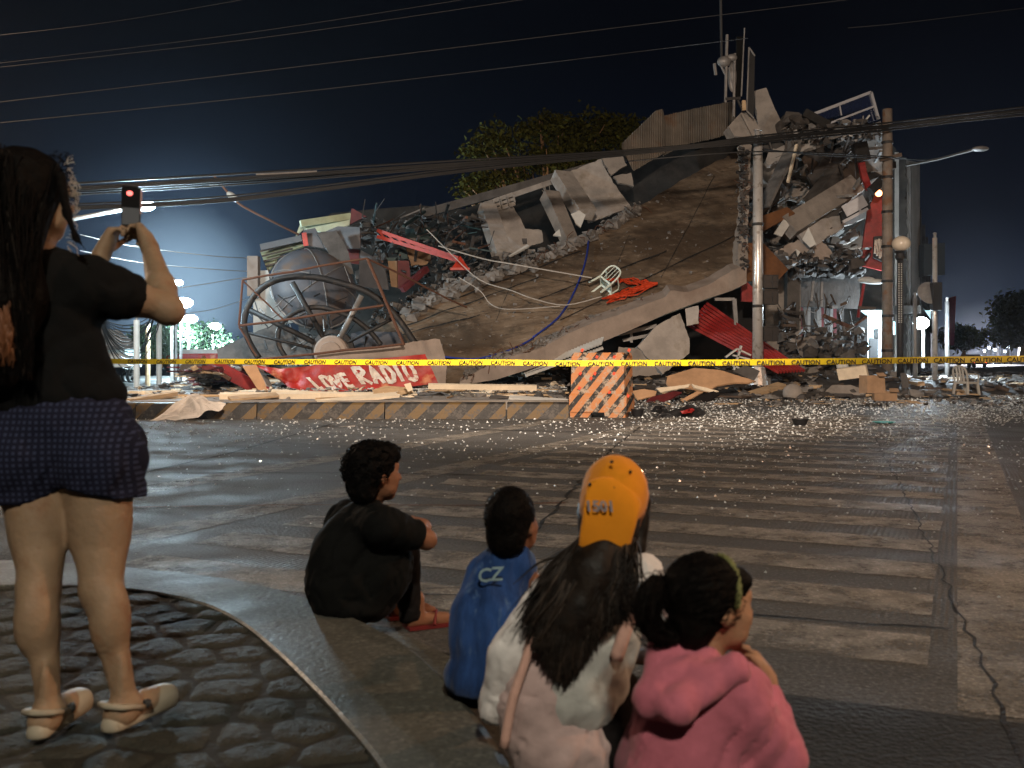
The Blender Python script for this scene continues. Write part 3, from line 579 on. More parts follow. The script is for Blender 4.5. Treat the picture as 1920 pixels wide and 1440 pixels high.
# bare reinforcing bars
for i_ in range(70):
    if i_ < 34: x = random.uniform(870, 1240); c = onslab(x, interp(te, x) - 2, .05)
    elif i_ < 52: x = random.uniform(1000, 1200); c = onslab(x, interp(top, x), .05)
    else: c = P(1396 + random.uniform(-8, 8), random.uniform(290, 500), 33.5)
    m = M(); d_ = Vector((random.uniform(-1, 1), -.5, random.uniform(-.2, 1))).normalized(); p1 = c + d_ * random.uniform(.15, .4); p2 = p1 + Vector((random.uniform(-.3, .3), random.uniform(-.2, .1), random.uniform(-.35, .25))); m.tube(dens([c, p1, p2], 4), .013, 4); m.build('rebar', 'rust', cb)
# crumbled concrete along the edge
def chunk(m, c, s, mi=0):
    m.lump(c, (s * random.uniform(.6, 1.4), s * random.uniform(.5, 1.2), s * random.uniform(.35, .9)), Matrix.Rotation(random.uniform(0, 6), 3, 'Z') @ Matrix.Rotation(random.uniform(-.8, .8), 3, 'X'), mi)
m = M()
for i in range(230):
    x = random.choice([random.uniform(870, 1060), random.uniform(990, 1230)]); y = interp(te, x) - random.uniform(-1, 7); c = onslab(x, y - 3, .08); chunk(m, c, random.uniform(.08, .3))
for i in range(420):
    x = random.uniform(760, 1200); c = onslab(x, interp(top, x) + random.gauss(0, 6), .08); chunk(m, c, .06 + .5 * random.random() ** 2.5)
for i in range(150):
    x = random.uniform(720, 1380); a, b = interp(top, x), interp(bot, x); c = onslab(x, random.uniform(a + 5, b - 5), .04); chunk(m, c, random.uniform(.04, .14))
m.build('slab_rubble', 'rubble', kind='stuff', label='broken lumps of concrete lying along the slab edges')
# dark plates behind everything, the interior's shade put into their colour
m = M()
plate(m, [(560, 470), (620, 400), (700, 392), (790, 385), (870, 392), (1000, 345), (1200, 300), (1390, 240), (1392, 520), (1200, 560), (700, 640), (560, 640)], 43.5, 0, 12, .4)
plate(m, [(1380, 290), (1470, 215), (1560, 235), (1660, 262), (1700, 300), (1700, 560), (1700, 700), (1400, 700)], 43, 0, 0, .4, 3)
m.build('shade_backing', 'interior_dark', cb, label='dark backing plates coloured as the deep shade inside')
m = M(); plate(m, [(870, 720), (1000, 690), (1250, 590), (1400, 535), (1480, 560), (1480, 720), (1400, 735)], 38, 0, 0, .3); m.build('undercroft_shade', 'dark', cb)  # dark sheet in place of the shade below the beam
# upper roof beam, columns and wall panels
m = M(); m.beam(P(790, 402, 39), P(1210, 285, 41.5), .5, .32); m.beam(P(905, 385, 38.6), P(1150, 302, 40.6), .35, .2, mi=1); m.build('roof_beam', ['concrete_dark', 'concrete'], cb)
for i, (a, b, w_) in enumerate([((912, 390, 38), (943, 482, 36.4), .62), ((1052, 330, 39.2), (1098, 402, 37.6), .78)]):
    m = M(); m.beam(P(*a), P(*b), w_, .5); m.build('column', 'concrete_pale', cb)
m = M(); m.beam(P(1030, 366, 37.6), P(1072, 460, 36.2), .62, .5, w2=.5)
for i in range(6): q = P(1030 + random.uniform(-8, 8), 368, 37.6); m.tube([q, q + Vector((random.uniform(-.2, .3), 0, random.uniform(.2, .6)))], .012, 4)
m.build('column', 'concrete', cb, label='leaning snapped column with bare bars at its top')
m = M(); plate(m, Z3((320, 730), (420, 690), (470, 750), (520, 840), (540, 880), (640, 890), (650, 960), (420, 1050), (395, 1000)), 38.3, 12, 8, .15, 1.5); m.build('wall_panel', 'concrete_pale', cb)
m = M(); plate(m, Z3((785, 540), (1010, 450), (1040, 530), (1110, 640), (1180, 730), (1190, 750), (930, 840), (900, 760)), 39.6, 8, 12, .15, 1.2); m.build('wall_panel', 'concrete_pale', cb)
m = M(); plate(m, Z3((1010, 445), (1115, 400), (1165, 490), (1070, 550)), 39.3, 5, 8, .15, 1.5); plate(m, Z3((1080, 560), (1190, 535), (1205, 620), (1110, 600)), 39.0, 5, 8, .15, 1.5); m.build('wall_panel', 'concrete', cb)
for i in range(3):
    m = M(); x0 = 925 + i * 13; y0 = 378 - i * 4.4
    for (a, b) in (((0, 0), (11, -4)), ((3.5, 15), (14.5, 11)), ((0, 0), (3.5, 15)), ((11, -4), (14.5, 11)), ((1.7, 7.5), (12.7, 3.5))): m.beam(P(x0 + a[0], y0 + a[1], 38.1), P(x0 + b[0], y0 + b[1], 38.1), .07, .2)
    m.build('vent_block', 'concrete', cb)
for pl_ in ((Z3((820, 790), (870, 765), (910, 795), (880, 870), (850, 850)), 36.9, 0, 20, .08, 1), (Z3((710, 920), (760, 870), (790, 890), (770, 930)), 36.4, 0, 20, .08, 1), (Z3((430, 1050), (550, 975), (565, 985), (470, 1035)), 35.3, 0, 40, .08)): plate(M(), *pl_).build('broken_plaster', 'plaster_white', cb)
# corrugated roof sheets
def corr(name, mt, toppl, botpl, Y0, Y1, step=2.1, amp=.05, parent=None, **tags):
    m = M(); x = toppl[0][0]; x1 = toppl[-1][0]; i = 0; A, B = [], []
    while x <= x1:
        f = (x - toppl[0][0]) / (x1 - toppl[0][0]); Y = Y0 + (Y1 - Y0) * f + (amp if i % 2 else -amp)
        ta = interp(toppl, x) + random.uniform(-.6, .6); tb = interp(botpl, x) + random.uniform(-.6, .6)
        A.append(P(x, ta, Y + .6)); B.append(P(x, max(tb, ta + 1), Y - .4)); x += step; i += 1
    n = len(A); vs = A + B + [v + Vector((0, .02, 0)) for v in A + B]
    fs = [(i, i + n, i + n + 1, i + 1) for i in range(n - 1)] + [(2 * n + i + 1, 3 * n + i + 1, 3 * n + i, 2 * n + i) for i in range(n - 1)]
    return mesh_obj(name, vs, fs, mt, parent, **tags)
corr('roof_sheet', 'corrugated', Z4((20, 440), (240, 230), (285, 218), (302, 335)), Z4((20, 470), (95, 620), (300, 500)), 39.5, 41.2, parent=cb, label='torn corrugated sheet with a folded corner')
corr('roof_sheet', 'corrugated', Z4((285, 265), (450, 225), (600, 195), (755, 165)), Z4((285, 520), (430, 450), (640, 405), (755, 350)), 41.4, 43, parent=cb, label='long corrugated sheet with vertical ribs')
# concrete wedges at the top
m = M(); plate(m, Z4((870, 105), (950, 83), (1005, 220), (1062, 335), (1045, 375), (940, 400), (900, 350)), 38, -10, 15, .5, .8); m.build('tilted_panel', 'concrete', cb)
m = M(); plate(m, Z4((708, 330), (790, 240), (850, 245), (925, 375), (900, 400), (745, 398)), 36.5, 8, 10, .6, .8); m.beam(P(1390, 212, 36.2), P(1412, 255, 36.2), .06); m.build('parapet_block', 'concrete', cb)
# right hand half: slabs and beams
def part(name, mt, polys, label=None, parent=cb):
    for pl in polys:
        if len(pl) == 5 and 'conc' in mt: pl = tuple(pl) + (.9,)
        o = plate(M(), *pl).build(name, mt, parent, **({'label': label} if label else {}))
    return o
for i in range(46):
    x_, y_ = random.uniform(940, 1660), random.uniform(300, 1180); w_, h_ = random.uniform(40, 150), random.uniform(20, 70); t_ = random.uniform(-.9, .5); q_ = [(x_ + a * w_ * math.cos(t_) - b * h_ * math.sin(t_), y_ + a * w_ * math.sin(t_) + b * h_ * math.cos(t_)) for a, b in ((-1, -1), (.2, -1.2), (1, -.7), (.9, .8), (-.2, 1), (-1.1, .6))]
    part('crushed_slab', random.choice(['concrete_dark', 'concrete_dark', 'rubble_dark', 'concrete', 'wood_dark']), [(Z4(*q_), random.uniform(37.5, 40.5), random.uniform(-25, 25), random.uniform(-5, 45), random.uniform(.1, .4), 1.2)])
part('fallen_slab', 'concrete', [(Z4((1050, 380), (1130, 320), (1290, 305), (1340, 330), (1250, 360), (1130, 400)), 38, 0, 35, .3, 1.5)])
part('fallen_slab', 'concrete_pale', [(Z4((945, 560), (965, 490), (1130, 430), (1330, 400), (1335, 435), (1200, 480), (1060, 545), (960, 580)), 37.6, 0, 25, .2, 2)], 'pale cracked slab under the cables')
part('fallen_slab', 'slab_surface', [(Z4((930, 600), (1300, 500), (1500, 470), (1540, 640), (1380, 640), (1240, 820), (930, 1000)), 41, 10, 20, .25, 2)], 'brown slab hanging behind the steel pole')
m = M(); m.beam(P(*Z4((930, 850))[0], 35.6), P(*Z4((1135, 425))[0], 36.6), .55, .12); m.build('leaning_board', 'steel_dull', cb)
m = M(); m.beam(P(*Z4((1088, 690))[0], 35.3), P(*Z4((1145, 450))[0], 36.0), .09); m.build('steel_rod', 'wood_pale', cb)
m = M(); m.beam(P(*Z4((1080, 985))[0], 35.3), P(*Z4((1515, 715))[0], 37.2), .75, .5, up=(0, -1, .3)); m.build('fallen_beam', 'concrete', cb, label='thick grey beam lying slantwise')
m = M(); m.beam(P(*Z4((1240, 830))[0], 36.4), P(*Z4((1385, 640))[0], 37.4), .5, .5); m.build('fallen_beam', 'concrete_dark', cb)
part('broken_panel', 'concrete_pale', [(Z4((1140, 1010), (1300, 930), (1420, 905), (1452, 985), (1320, 1060), (1240, 1120)), 36, 10, 20, .15, 1)])
part('broken_panel', 'concrete_dark', [(Z4((1180, 940), (1370, 880), (1440, 850), (1400, 910), (1230, 975)), 36.3, 10, 20, .15, 1)])
part('broken_panel', 'rust_plate', [(Z4((928, 905), (1085, 850), (1135, 890), (1010, 960), (928, 1005)), 35.2, 0, 30, .05)], 'rusty brown sheet')
part('broken_panel', 'rust_plate', [(Z4((830, 1080), (935, 1085), (1092, 1252), (1035, 1312), (815, 1330)), 34.6, 12, 10, .05)], 'rusty brown sheet hanging beside the steel pole')
part('broken_panel', 'beam_concrete', [(Z4((1005, 1135), (1150, 1060), (1280, 1040), (1375, 1150), (1370, 1190), (1200, 1180), (1110, 1225)), 35.8, -5, 20, .3, 2)])
part('crumpled_plaster', 'plaster_white', [(Z4((1000, 1020), (1060, 930), (1110, 950), (1050, 1040)), 35, 20, 20, .05), (Z4((1180, 1060), (1220, 980), (1270, 1090), (1230, 1110)), 35, -20, 10, .05), (Z4((1140, 1120), (1170, 1140), (1150, 1170)), 35, 0, 0, .05)])
part('window_frame', 'ink_black', [(Z4((1428, 890), (1605, 785), (1622, 860), (1440, 955)), 35.2, 10, 0, .12)])
m = M(); q = Z4((1450, 880), (1585, 805), (1440, 948), (1600, 862), (1548, 850), (1556, 885)); Yq = 35.0
m.beam(P(*q[0], Yq), P(*q[1], Yq), .42, .05, up=(0, -1, 0)); m.beam(P(*q[2], Yq), P(*q[3], Yq), .1); m.beam(P(*q[4], Yq), P(*q[5], Yq), .06); m.build('window_bar', 'frame_alu', cb)
part('hanging_strip', 'red_paint', [(Z4((1545, 560), (1582, 548), (1600, 640), (1630, 720), (1600, 745), (1565, 660)), 36, 0, 0, .15)])
part('side_wall', 'concrete', [(Z4((1560, 400), (1700, 380), (1700, 760), (1600, 760)), 39.5, 10, 0, .3, 1.5)])
for a, b, ya, w_ in (((1545, 440), (1570, 555), 35.8, .5), ((1620, 750), (1705, 670), 35.4, .3), ((1190, 245), (1350, 330), 36.6, .25)): m = M(); m.beam(P(*Z4(a)[0], ya), P(*Z4(b)[0], ya), w_, .3); m.build('black_beam', 'dark', cb)
m = M()
for i in range(110):
    a = Z4((random.uniform(930, 1650), random.uniform(380, 1250)))[0]; L = random.uniform(8, 45); t = random.uniform(-.2, 1.9)
    m.beam(P(*a, random.uniform(35.8, 38.5)), P(a[0] + L * math.cos(t), a[1] - L * math.sin(t), random.uniform(35.8, 38.5)), random.uniform(.02, .10), mi=random.choice([0, 0, 1, 2]))
for i in range(260): a = Z4((random.uniform(1000, 1560), random.gauss(1180, 35)))[0]; chunk(m, P(*a, random.uniform(35, 37)), .1 + .35 * random.random() ** 2, random.choice([0, 0, 0, 1]))
for i in range(260): a = Z4((random.uniform(1060, 1690), random.gauss(370, 34)))[0]; chunk(m, P(*a, random.uniform(36, 38.5)), .1 + .4 * random.random() ** 2, random.choice([0, 0, 1, 2]))
for i in range(220): a = Z4((random.gauss(800, 14), random.uniform(470, 1250)))[0]; chunk(m, P(*a, random.uniform(33.2, 33.8)), random.uniform(.06, .2), 0)
m.build('upper_debris', ['rubble_dark', 'steel_dull', 'rubble'], kind='stuff', label='broken bars and lumps tangled in the upper floors')
# lower right storey
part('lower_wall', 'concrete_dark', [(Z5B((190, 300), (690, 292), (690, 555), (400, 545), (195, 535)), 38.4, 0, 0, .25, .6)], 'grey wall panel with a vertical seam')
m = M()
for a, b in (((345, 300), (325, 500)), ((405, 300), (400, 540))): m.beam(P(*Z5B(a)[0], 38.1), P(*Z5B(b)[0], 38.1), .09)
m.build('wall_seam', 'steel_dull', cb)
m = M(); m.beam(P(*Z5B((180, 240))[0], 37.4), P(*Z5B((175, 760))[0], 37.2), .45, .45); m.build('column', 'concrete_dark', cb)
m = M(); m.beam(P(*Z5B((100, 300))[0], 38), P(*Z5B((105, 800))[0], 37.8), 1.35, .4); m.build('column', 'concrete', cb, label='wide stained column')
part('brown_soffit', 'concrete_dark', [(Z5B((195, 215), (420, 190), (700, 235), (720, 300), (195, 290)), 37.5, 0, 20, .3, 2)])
part('fallen_slab', 'concrete', [(Z5((700, 400), (830, 395), (930, 378), (1060, 440), (1075, 480), (1000, 560), (860, 560), (700, 470)), 35.5, 0, 30, .25, 2)], 'grey heap slab beside the red purlins')
part('fallen_slab', 'concrete_pale', [(Z5((90, 430), (180, 330), (290, 270), (335, 390), (335, 460), (210, 560)), 32.2, 12, 15, .5, 1)], 'angular pale slab under the edge beam')
part('fallen_slab', 'concrete', [(Z5((0, 430), (90, 440), (200, 560), (60, 570), (0, 560)), 31.5, -10, 15, .5, 2)])
m = M()
for i in range(90):
    a = Z5B((random.uniform(60, 700), random.uniform(500, 900)))[0]; L = random.uniform(6, 34); t = random.uniform(-.6, 2.2); Ya = random.uniform(35.8, 37.0)
    m.beam(P(*a, Ya), P(a[0] + L * math.cos(t), a[1] - L * math.sin(t), Ya + random.uniform(-.4, .4)), random.choice([.02, .03, .05, .1]), mi=random.choice([0, 0, 0, 1, 2]))
for i in range(340): a = Z5B((random.uniform(60, 720), 960 - 260 * random.random() ** 2.2))[0]; chunk(m, P(*a, random.uniform(33.5, 36.5)), .08 + .45 * random.random() ** 2.5, random.choice([0, 0, 3, 3, 1]))
for i in range(160): a = Z5B((random.uniform(190, 720), random.gauss(285, 12)))[0]; chunk(m, P(*a, random.uniform(37, 38)), .08 + .35 * random.random() ** 2, random.choice([0, 3]))
m.build('lower_debris', ['rubble_dark', 'steel_dull', 'wood_dark', 'concrete_dark'], kind='stuff', label='splintered framing and lumps piled in the crushed ground floor')
part('stub_column', 'concrete_pale', [(Z5((315, 250), (378, 235), (380, 320), (322, 330)), 31.9, -10, 0, .4, 1)])
for a, b, w_ in (((455, 205), (548, 205), .1), ((547, 203), (560, 400), .13), ((0, 372), (180, 330), .12), ((20, 400), (270, 350), .1), ((60, 350), (60, 410), .08)): m = M(); m.beam(P(*Z5(a)[0], 33), P(*Z5(b)[0], 33), w_); m.build('bent_bar', 'steel_dull', cb)
# louvre strip below the beam
m = M()
for i in range(26):
    x = 985 + i * 5.6; y = 700 - i * 2.15; m.beam(P(x, y, 30.6), P(x + 5, y - 10 - i * .15, 30.9), .09, .04)
m.beam(P(985, 704, 30.7), P(1130, 652, 31), .1); m.build('louvre_strip', 'plaster_white', cb)
# red steel purlins
rp_ = empty('roof_purlin_rack', P(1400, 640, 33), 'fan of red steel purlins slumped against the tall steel pole', 'steel frame')
for i in range(9):
    f = i / 8; a = Z5((415 - 85 * f, 222 + 105 * f))[0]; b = Z5((800 + 90 * (1 - f) * .9 - 40 * f, 480 + 65 * (1 - f) * 0 + 80 * f * .9))[0]
    b = (b[0], b[1] + (1 - f) * 26)
    m = M(); m.beam(P(*a, 33.6 - f * .6), P(*b, 31.6 - f * .6), .055, .09); m.build('purlin', 'red_paint', rp_)
m = M(); m.beam(P(1296, 612, 33.2), P(1328, 573, 33.9), .1); m.beam(P(1390, 655, 32.1), P(1440, 632, 32.9), .1); m.build('cross_bar', 'maroon', rp_)
m = M()
for a, b in (((540, 470), (620, 490)), ((580, 425), (545, 540)), ((505, 480), (560, 440)), ((500, 500), (600, 545)), ((560, 440), (625, 470))): m.beam(P(*Z5(a)[0], 31.2), P(*Z5(b)[0], 31.2), .16, .05)
m.build('white_lattice', 'plaster_white', label='small white slatted lattice lying on the red purlins', cat='lattice')
# wall with banner and half wheel at the left front
part('front_parapet', 'beam_concrete', [(Z2((700, 1000), (1430, 900), (1455, 905), (1500, 1060), (1490, 1190), (1300, 1200), (700, 1200)), 28.6, 4, 0, .5, .8), (Z2((240, 1060), (320, 1060), (420, 1225), (380, 1225)), 28.4, -20, 10, .3)])
part('ramp_wall', 'concrete_dark', [(Z2((85, 965), (300, 870), (440, 815), (560, 850), (700, 890), (700, 1030), (330, 1040), (90, 1040)), 31, -12, 5, .4, 1.5)])
part('side_slab', 'dish', [(Z2((910, 870), (960, 855), (1220, 860), (1240, 930), (910, 960)), 30.4, 0, 35, .15)])
part('white_wall', 'plaster_white', [(Z2((310, 485), (400, 480), (420, 560), (500, 700), (560, 800), (430, 825), (310, 870)), 36, 10, 0, .4)], 'white rendered wall at the far left end')
m = M(); m.beam(P(*Z2((313, 395))[0], 35.5), P(*Z2((313, 640))[0], 35.5), .38); m.build('corner_post', 'beam_concrete', cb)
# left sheds: green and pale roof sheets, grey plates
part('roof_sheet', 'sheet_green', [(Z2((352, 365), (600, 300), (620, 330), (480, 380), (400, 490)), 36.5, -10, 25, .08)], 'olive ribbed sheet at the left end')
m = M()
for i in range(5):
    f = i / 4; a = Z2((352 + f * 45, 365 + f * 120))[0]; b = Z2((600 - f * 190, 303 + f * 175))[0]; m.beam(P(*a, 36.1), P(*b, 36.1), .06)
m.build('sheet_rib', 'wood_dark', cb)
m = M(); m.beam(P(*Z2((358, 340))[0], 36), P(*Z2((610, 285))[0], 36), .22); m.build('gutter_edge', 'sheet_grey', cb)
m = M(); m.beam(P(*Z2((600, 195))[0], 37.6), P(*Z2((905, 150))[0], 38.4), .25); m.build('gutter_edge', 'sheet_green', cb)
part('roof_sheet', 'sheet_pale', [(Z2((600, 190), (905, 150), (900, 200), (760, 250), (620, 225), (570, 270)), 38.2, 0, 20, .08)], 'pale green ridged sheet')
part('grey_plate', 'sheet_grey', [(Z2((615, 235), (690, 220), (735, 300), (880, 420), (930, 505), (830, 470), (770, 350), (650, 330)), 33.2, 10, 10, .08)])
part('grey_plate', 'sheet_grey', [(Z2((710, 260), (830, 210), (965, 215), (965, 345), (860, 350), (830, 300)), 34.2, -15, 5, .08)])
part('grey_plate', 'concrete_dark', [(Z2((700, 250), (820, 235), (895, 370), (925, 500), (860, 510)), 33.0, 15, 10, .08)])
part('grey_plate', 'sheet_grey', [(Z2((960, 350), (1050, 400), (1120, 480), (1140, 600), (960, 580)), 34.8, -15, 5, .08)])
part('teal_panel', 'teal', [(Z7((690, 500), (770, 490), (790, 600), (700, 610)), 36, 0, 0, .08), (Z7((760, 335), (1000, 315), (990, 430), (780, 420)), 38, 0, 10, .08), (Z7((590, 590), (690, 590), (650, 660)), 35, 0, 0, .08)])
part('torn_board', 'cardboard', [(Z7((760, 470), (960, 490), (1000, 600), (960, 650), (820, 665)), 36, 0, 10, .1, 1.5), (Z7((610, 620), (690, 620), (695, 860), (640, 850)), 34.6, -10, 0, .1)])
part('maroon_panel', 'maroon', [(Z7((695, 615), (800, 620), (820, 820), (700, 870)), 35.2, 0, 0, .1), (Z7((280, 150), (300, 150), (420, 220), (350, 250), (270, 290)), 38, 0, 0, .2), (Z7((235, 500), (350, 520), (350, 650), (250, 640)), 34.9, 0, 0, .1)])
m = M(); 
for i in range(130):
    a = Z7((random.uniform(350, 1500), random.uniform(200, 850)))[0]; L = random.uniform(6, 50); t = random.uniform(-.5, 1.9)
    if a[1] > interp(top, a[0]) - 8: continue
    m.beam(P(*a, random.uniform(34.5, 40)), P(a[0] + L * math.cos(t), a[1] - L * math.sin(t), random.uniform(34.5, 40)), random.choice([.02, .03, .03, .05, .09]), mi=random.choice([0, 0, 0, 1, 2, 3, 4]))
for i in range(300):
    a = Z7((random.uniform(340, 1500), random.uniform(230, 850)))[0]
    if a[1] > interp(top, a[0]) - 3: continue
    chunk(m, P(*a, random.uniform(37, 41)), .1 + .5 * random.random() ** 2, random.choice([0, 0, 3, 3, 3, 5]))
for i in range(600):
    x = random.uniform(690, 1000); chunk(m, P(x, interp(top, x) - abs(random.gauss(0, 14)) , 36 + random.uniform(-1, 1)), .06 + .3 * random.random() ** 2, random.choice([0, 0, 5]))
m.build('wreckage', ['rubble_dark', 'steel_dull', 'rust', 'concrete_dark', 'teal', 'rubble'], kind='stuff', label='tangle of bars boards and lumps filling the dark upper left of the ruin')
# dish
dm = empty('satellite_dish', P(585, 540, 32), 'big grey dented dish lying behind the iron half wheel', 'dish')
ax = Vector((.45, -.80, .38)).normalized(); rot = ax.to_track_quat('Z', 'Y').to_matrix(); m = M(); c = P(590, 540, 32.6); r0 = 1.42
m.lathe(c, [(r0 * math.sin(t), r0 * .62 * math.cos(t) - .1) for t in [i * math.pi / 2 / 14 for i in range(15)]] + [(r0 * .96 * math.sin(t), r0 * .58 * math.cos(t) - .12) for t in [i * math.pi / 2 / 14 for i in range(14, -1, -1)]], 56, rot); o = m.build('bowl', 'dish', dm, smooth=True)
m = M(); m.tube([c + rot @ Vector((r0 * math.cos(a), r0 * math.sin(a), -.1)) for a in [i * math.pi / 28 for i in range(56)]], .045, 8, closed=True); m.build('rim', 'steel_dull', dm, smooth=True)
for k_ in range(3):
    m = M(); a0 = .6 + k_ * 1.1; m.tube([c + rot @ Vector((r0 * 1.01 * math.sin(t) * math.cos(a0), r0 * 1.01 * math.sin(t) * math.sin(a0), r0 * .63 * math.cos(t) - .1)) for t in [-math.pi / 2 + i * math.pi / 16 for i in range(17)]], .018, 5); m.build('seam', 'steel_dull', dm)
# half wheel
WY = 29.0
hw = empty('iron_half_wheel', P(620, 660, WY), 'large black iron half wheel with spokes above the red banner', 'wheel frame')
def ring(pl, name, r, Y=WY):
    pts = [P(*q, Y) for q in pl]; pts = dens(pts, 5); m = M(); m.tube(pts, r, 8); m.build(name, 'iron', hw, smooth=True)
ring(Z2((345, 1020), (290, 930), (255, 830), (268, 730), (330, 620), (430, 550), (560, 520), (700, 525), (850, 560), (1000, 610), (1130, 700), (1230, 820), (1310, 940)), 'outer_ring', .095)
ring(Z2((505, 1010), (465, 930), (470, 840), (520, 770), (610, 720), (720, 708), (830, 735), (930, 780), (1030, 860), (1095, 940)), 'inner_ring', .075, WY + .1)
for a, b, rr_ in (((290, 725), (680, 920), .08), ((550, 555), (740, 890), .08), ((975, 635), (835, 910), .085), ((1180, 770), (880, 930), .05), ((262, 860), (670, 960), .045)): m = M(); m.tube([P(*Z2(a)[0], WY), P(*Z2(b)[0], WY)], rr_, 8); m.build('spoke', 'steel_dull' if a[0] == 975 else 'iron', hw, smooth=True)
m = M(); hc = P(*Z2((785, 985))[0], WY - .3); hr = Matrix.Rotation(R(90), 3, 'X')
m.lathe(hc, [(0, .09), (.30, .09), (.32, .04), (.44, .03), (.49, -.02), (.50, -.3), (0, -.3)], 36, hr); m.build('hub', 'beam_concrete', hw)
m = M(); m.lathe(hc + Vector((0, .35, .05)), [(.50, .1), (.62, .05), (.62, -.2), (.5, -.25)], 36, hr); m.build('hub_rim', 'iron', hw)
# rusty box frame in front of the wheel
rf = empty('rusty_bar_frame', P(600, 670, 28), 'thin rusty bar frame standing crooked in front of the iron half wheel', 'bar frame'); fy = 28.1
for a, b, r in (((245, 540), (1010, 405), .032), ((225, 820), (1110, 700), .034), ((245, 540), (222, 820), .034), ((222, 820), (330, 1010), .03), ((1010, 405), (1235, 940), .045), ((1010, 405), (1620, 710), .03), ((250, 545), (500, 790), .024), ((340, 1025), (1240, 935), .035)):
    m = M(); A, B = P(*Z2(a)[0], fy), P(*Z2(b)[0], fy + (2.8 if b[0] > 1300 else 0)); m.tube([A.lerp(B, i / 5) + Vector((0, 0, random.uniform(-.02, .02))) for i in range(6)], r, 6); m.build('bar', 'rust', rf)
m = M()
for i in range(46):
    a = Z2((random.uniform(300, 1000), random.uniform(560, 980)))[0]; L = random.uniform(10, 45); t = random.uniform(.3, 2.6); m.tube([P(*a, 30.2), P(a[0] + L * math.cos(t), a[1] - L * math.sin(t), 30.4)], random.uniform(.012, .03), 4, mi=random.choice([0, 1, 2]))
m.build('bent_wires', ['iron', 'steel_dull', 'wire_lit'], kind='stuff', label='thin bent rods and wires tangled behind the half wheel')
# banner
bn = empty('red_banner', P(650, 735, 28), 'torn red tarpaulin banner lettered LOVE RADIO in white', 'banner')
tl = Z2((310, 1060), (480, 1085), (620, 1072), (800, 1050), (1000, 1030), (1365, 995)); bl = Z2((480, 1150), (520, 1195), (620, 1228), (800, 1232), (1000, 1215), (1200, 1205), (1445, 1172))
vs = []; NB, MB = 70, 16
def bpt(s, t):
    x0 = tl[0][0] + (tl[-1][0] - tl[0][0]) * s; x1_ = bl[0][0] + (bl[-1][0] - bl[0][0]) * s; ya, yb = interp(tl, x0), interp(bl, x1_)
    x, y = x0 + (x1_ - x0) * t, ya + (yb - ya) * t; lft = max(0, .45 - s)
    d = .05 * math.sin(t * 9 + s * 22) * (.4 + lft * 3) + .05 * math.sin(s * 60 + t * 6) * lft * 2 + .02 * noise.noise(Vector((s * 22, t * 4, 0)))
    return P(x, y, 27.9 - .25 * t + d)
for j in range(MB + 1):
    for i in range(NB + 1): vs.append(bpt(i / NB, j / MB))
fs = [(j * (NB + 1) + i, (j + 1) * (NB + 1) + i, (j + 1) * (NB + 1) + i + 1, j * (NB + 1) + i + 1) for j in range(MB) for i in range(NB)]
mesh_obj('sheet', vs, fs, 'tarp_red', bn, smooth=True)
m = M()
# brush-like capitals drawn as strokes in banner coordinates
GL = {'L': [[(0, 0), (.08, 1), (.75, .95)]], 'O': [[(.1, .5), (.2, .08), (.5, 0), (.8, .1), (.9, .5), (.8, .92), (.5, 1), (.2, .9), (.1, .5)]], 'V': [[(0, 0), (.4, 1), (.85, 0)]], 'E': [[(.8, .02), (0, 0), (.06, 1), (.85, .95)], [(.05, .5), (.7, .48)]],
      'R': [[(0, 1), (0, 0), (.6, .05), (.75, .28), (.1, .55), (.85, 1)]], 'A': [[(0, 1), (.4, 0), (.85, 1)], [(.15, .65), (.7, .65)]], 'D': [[(0, 0), (.02, 1), (.55, .9), (.85, .5), (.55, .1), (0, 0)]], 'I': [[(.2, 0), (.25, 1)]]}
sp = [('L', .262, .060), ('O', .325, .065), ('V', .387, .062), ('E', .447, .062), ('R', .553, .078), ('A', .632, .075), ('D', .715, .075), ('I', .790, .045), ('O', .833, .082)]
def bst(s, t): return bpt(s, t) + Vector((0, -.035, 0))
for i, (ch, s0, ws) in enumerate(sp):
    big = i >= 4; t0, t1 = (.22, .80) if big else (.40, .84)
    for st in GL[ch]:
        pts = []
        for (a, b) in zip(st, st[1:]):
            for k_ in range(5): f = k_ / 5; pts.append((a[0] + (b[0] - a[0]) * f, a[1] + (b[1] - a[1]) * f))
        pts.append(st[-1]); q = [(s0 + ws * a * .82, t0 + (t1 - t0) * b) for a, b in pts]; wd = .0125 if big else .0115; vs = []
        for j, (s_, t_) in enumerate(q):
            a, b = q[max(j - 1, 0)], q[min(j + 1, len(q) - 1)]; dx, dy = (b[0] - a[0]) * 5.3, (b[1] - a[1]) * 1.0; L = math.hypot(dx, dy) or 1; w_ = wd * random.uniform(.8, 1.15)
            ns, ntt = -dy / L * w_, dx / L * w_ * 5.3
            vs += [bst(s_ - ns, t_ - ntt), bst(s_ + ns, t_ + ntt)]
        m.add(vs, [(2 * j, 2 * j + 1, 2 * j + 3, 2 * j + 2) for j in range(len(q) - 1)])
m.build('lettering', 'letter_white', bn)
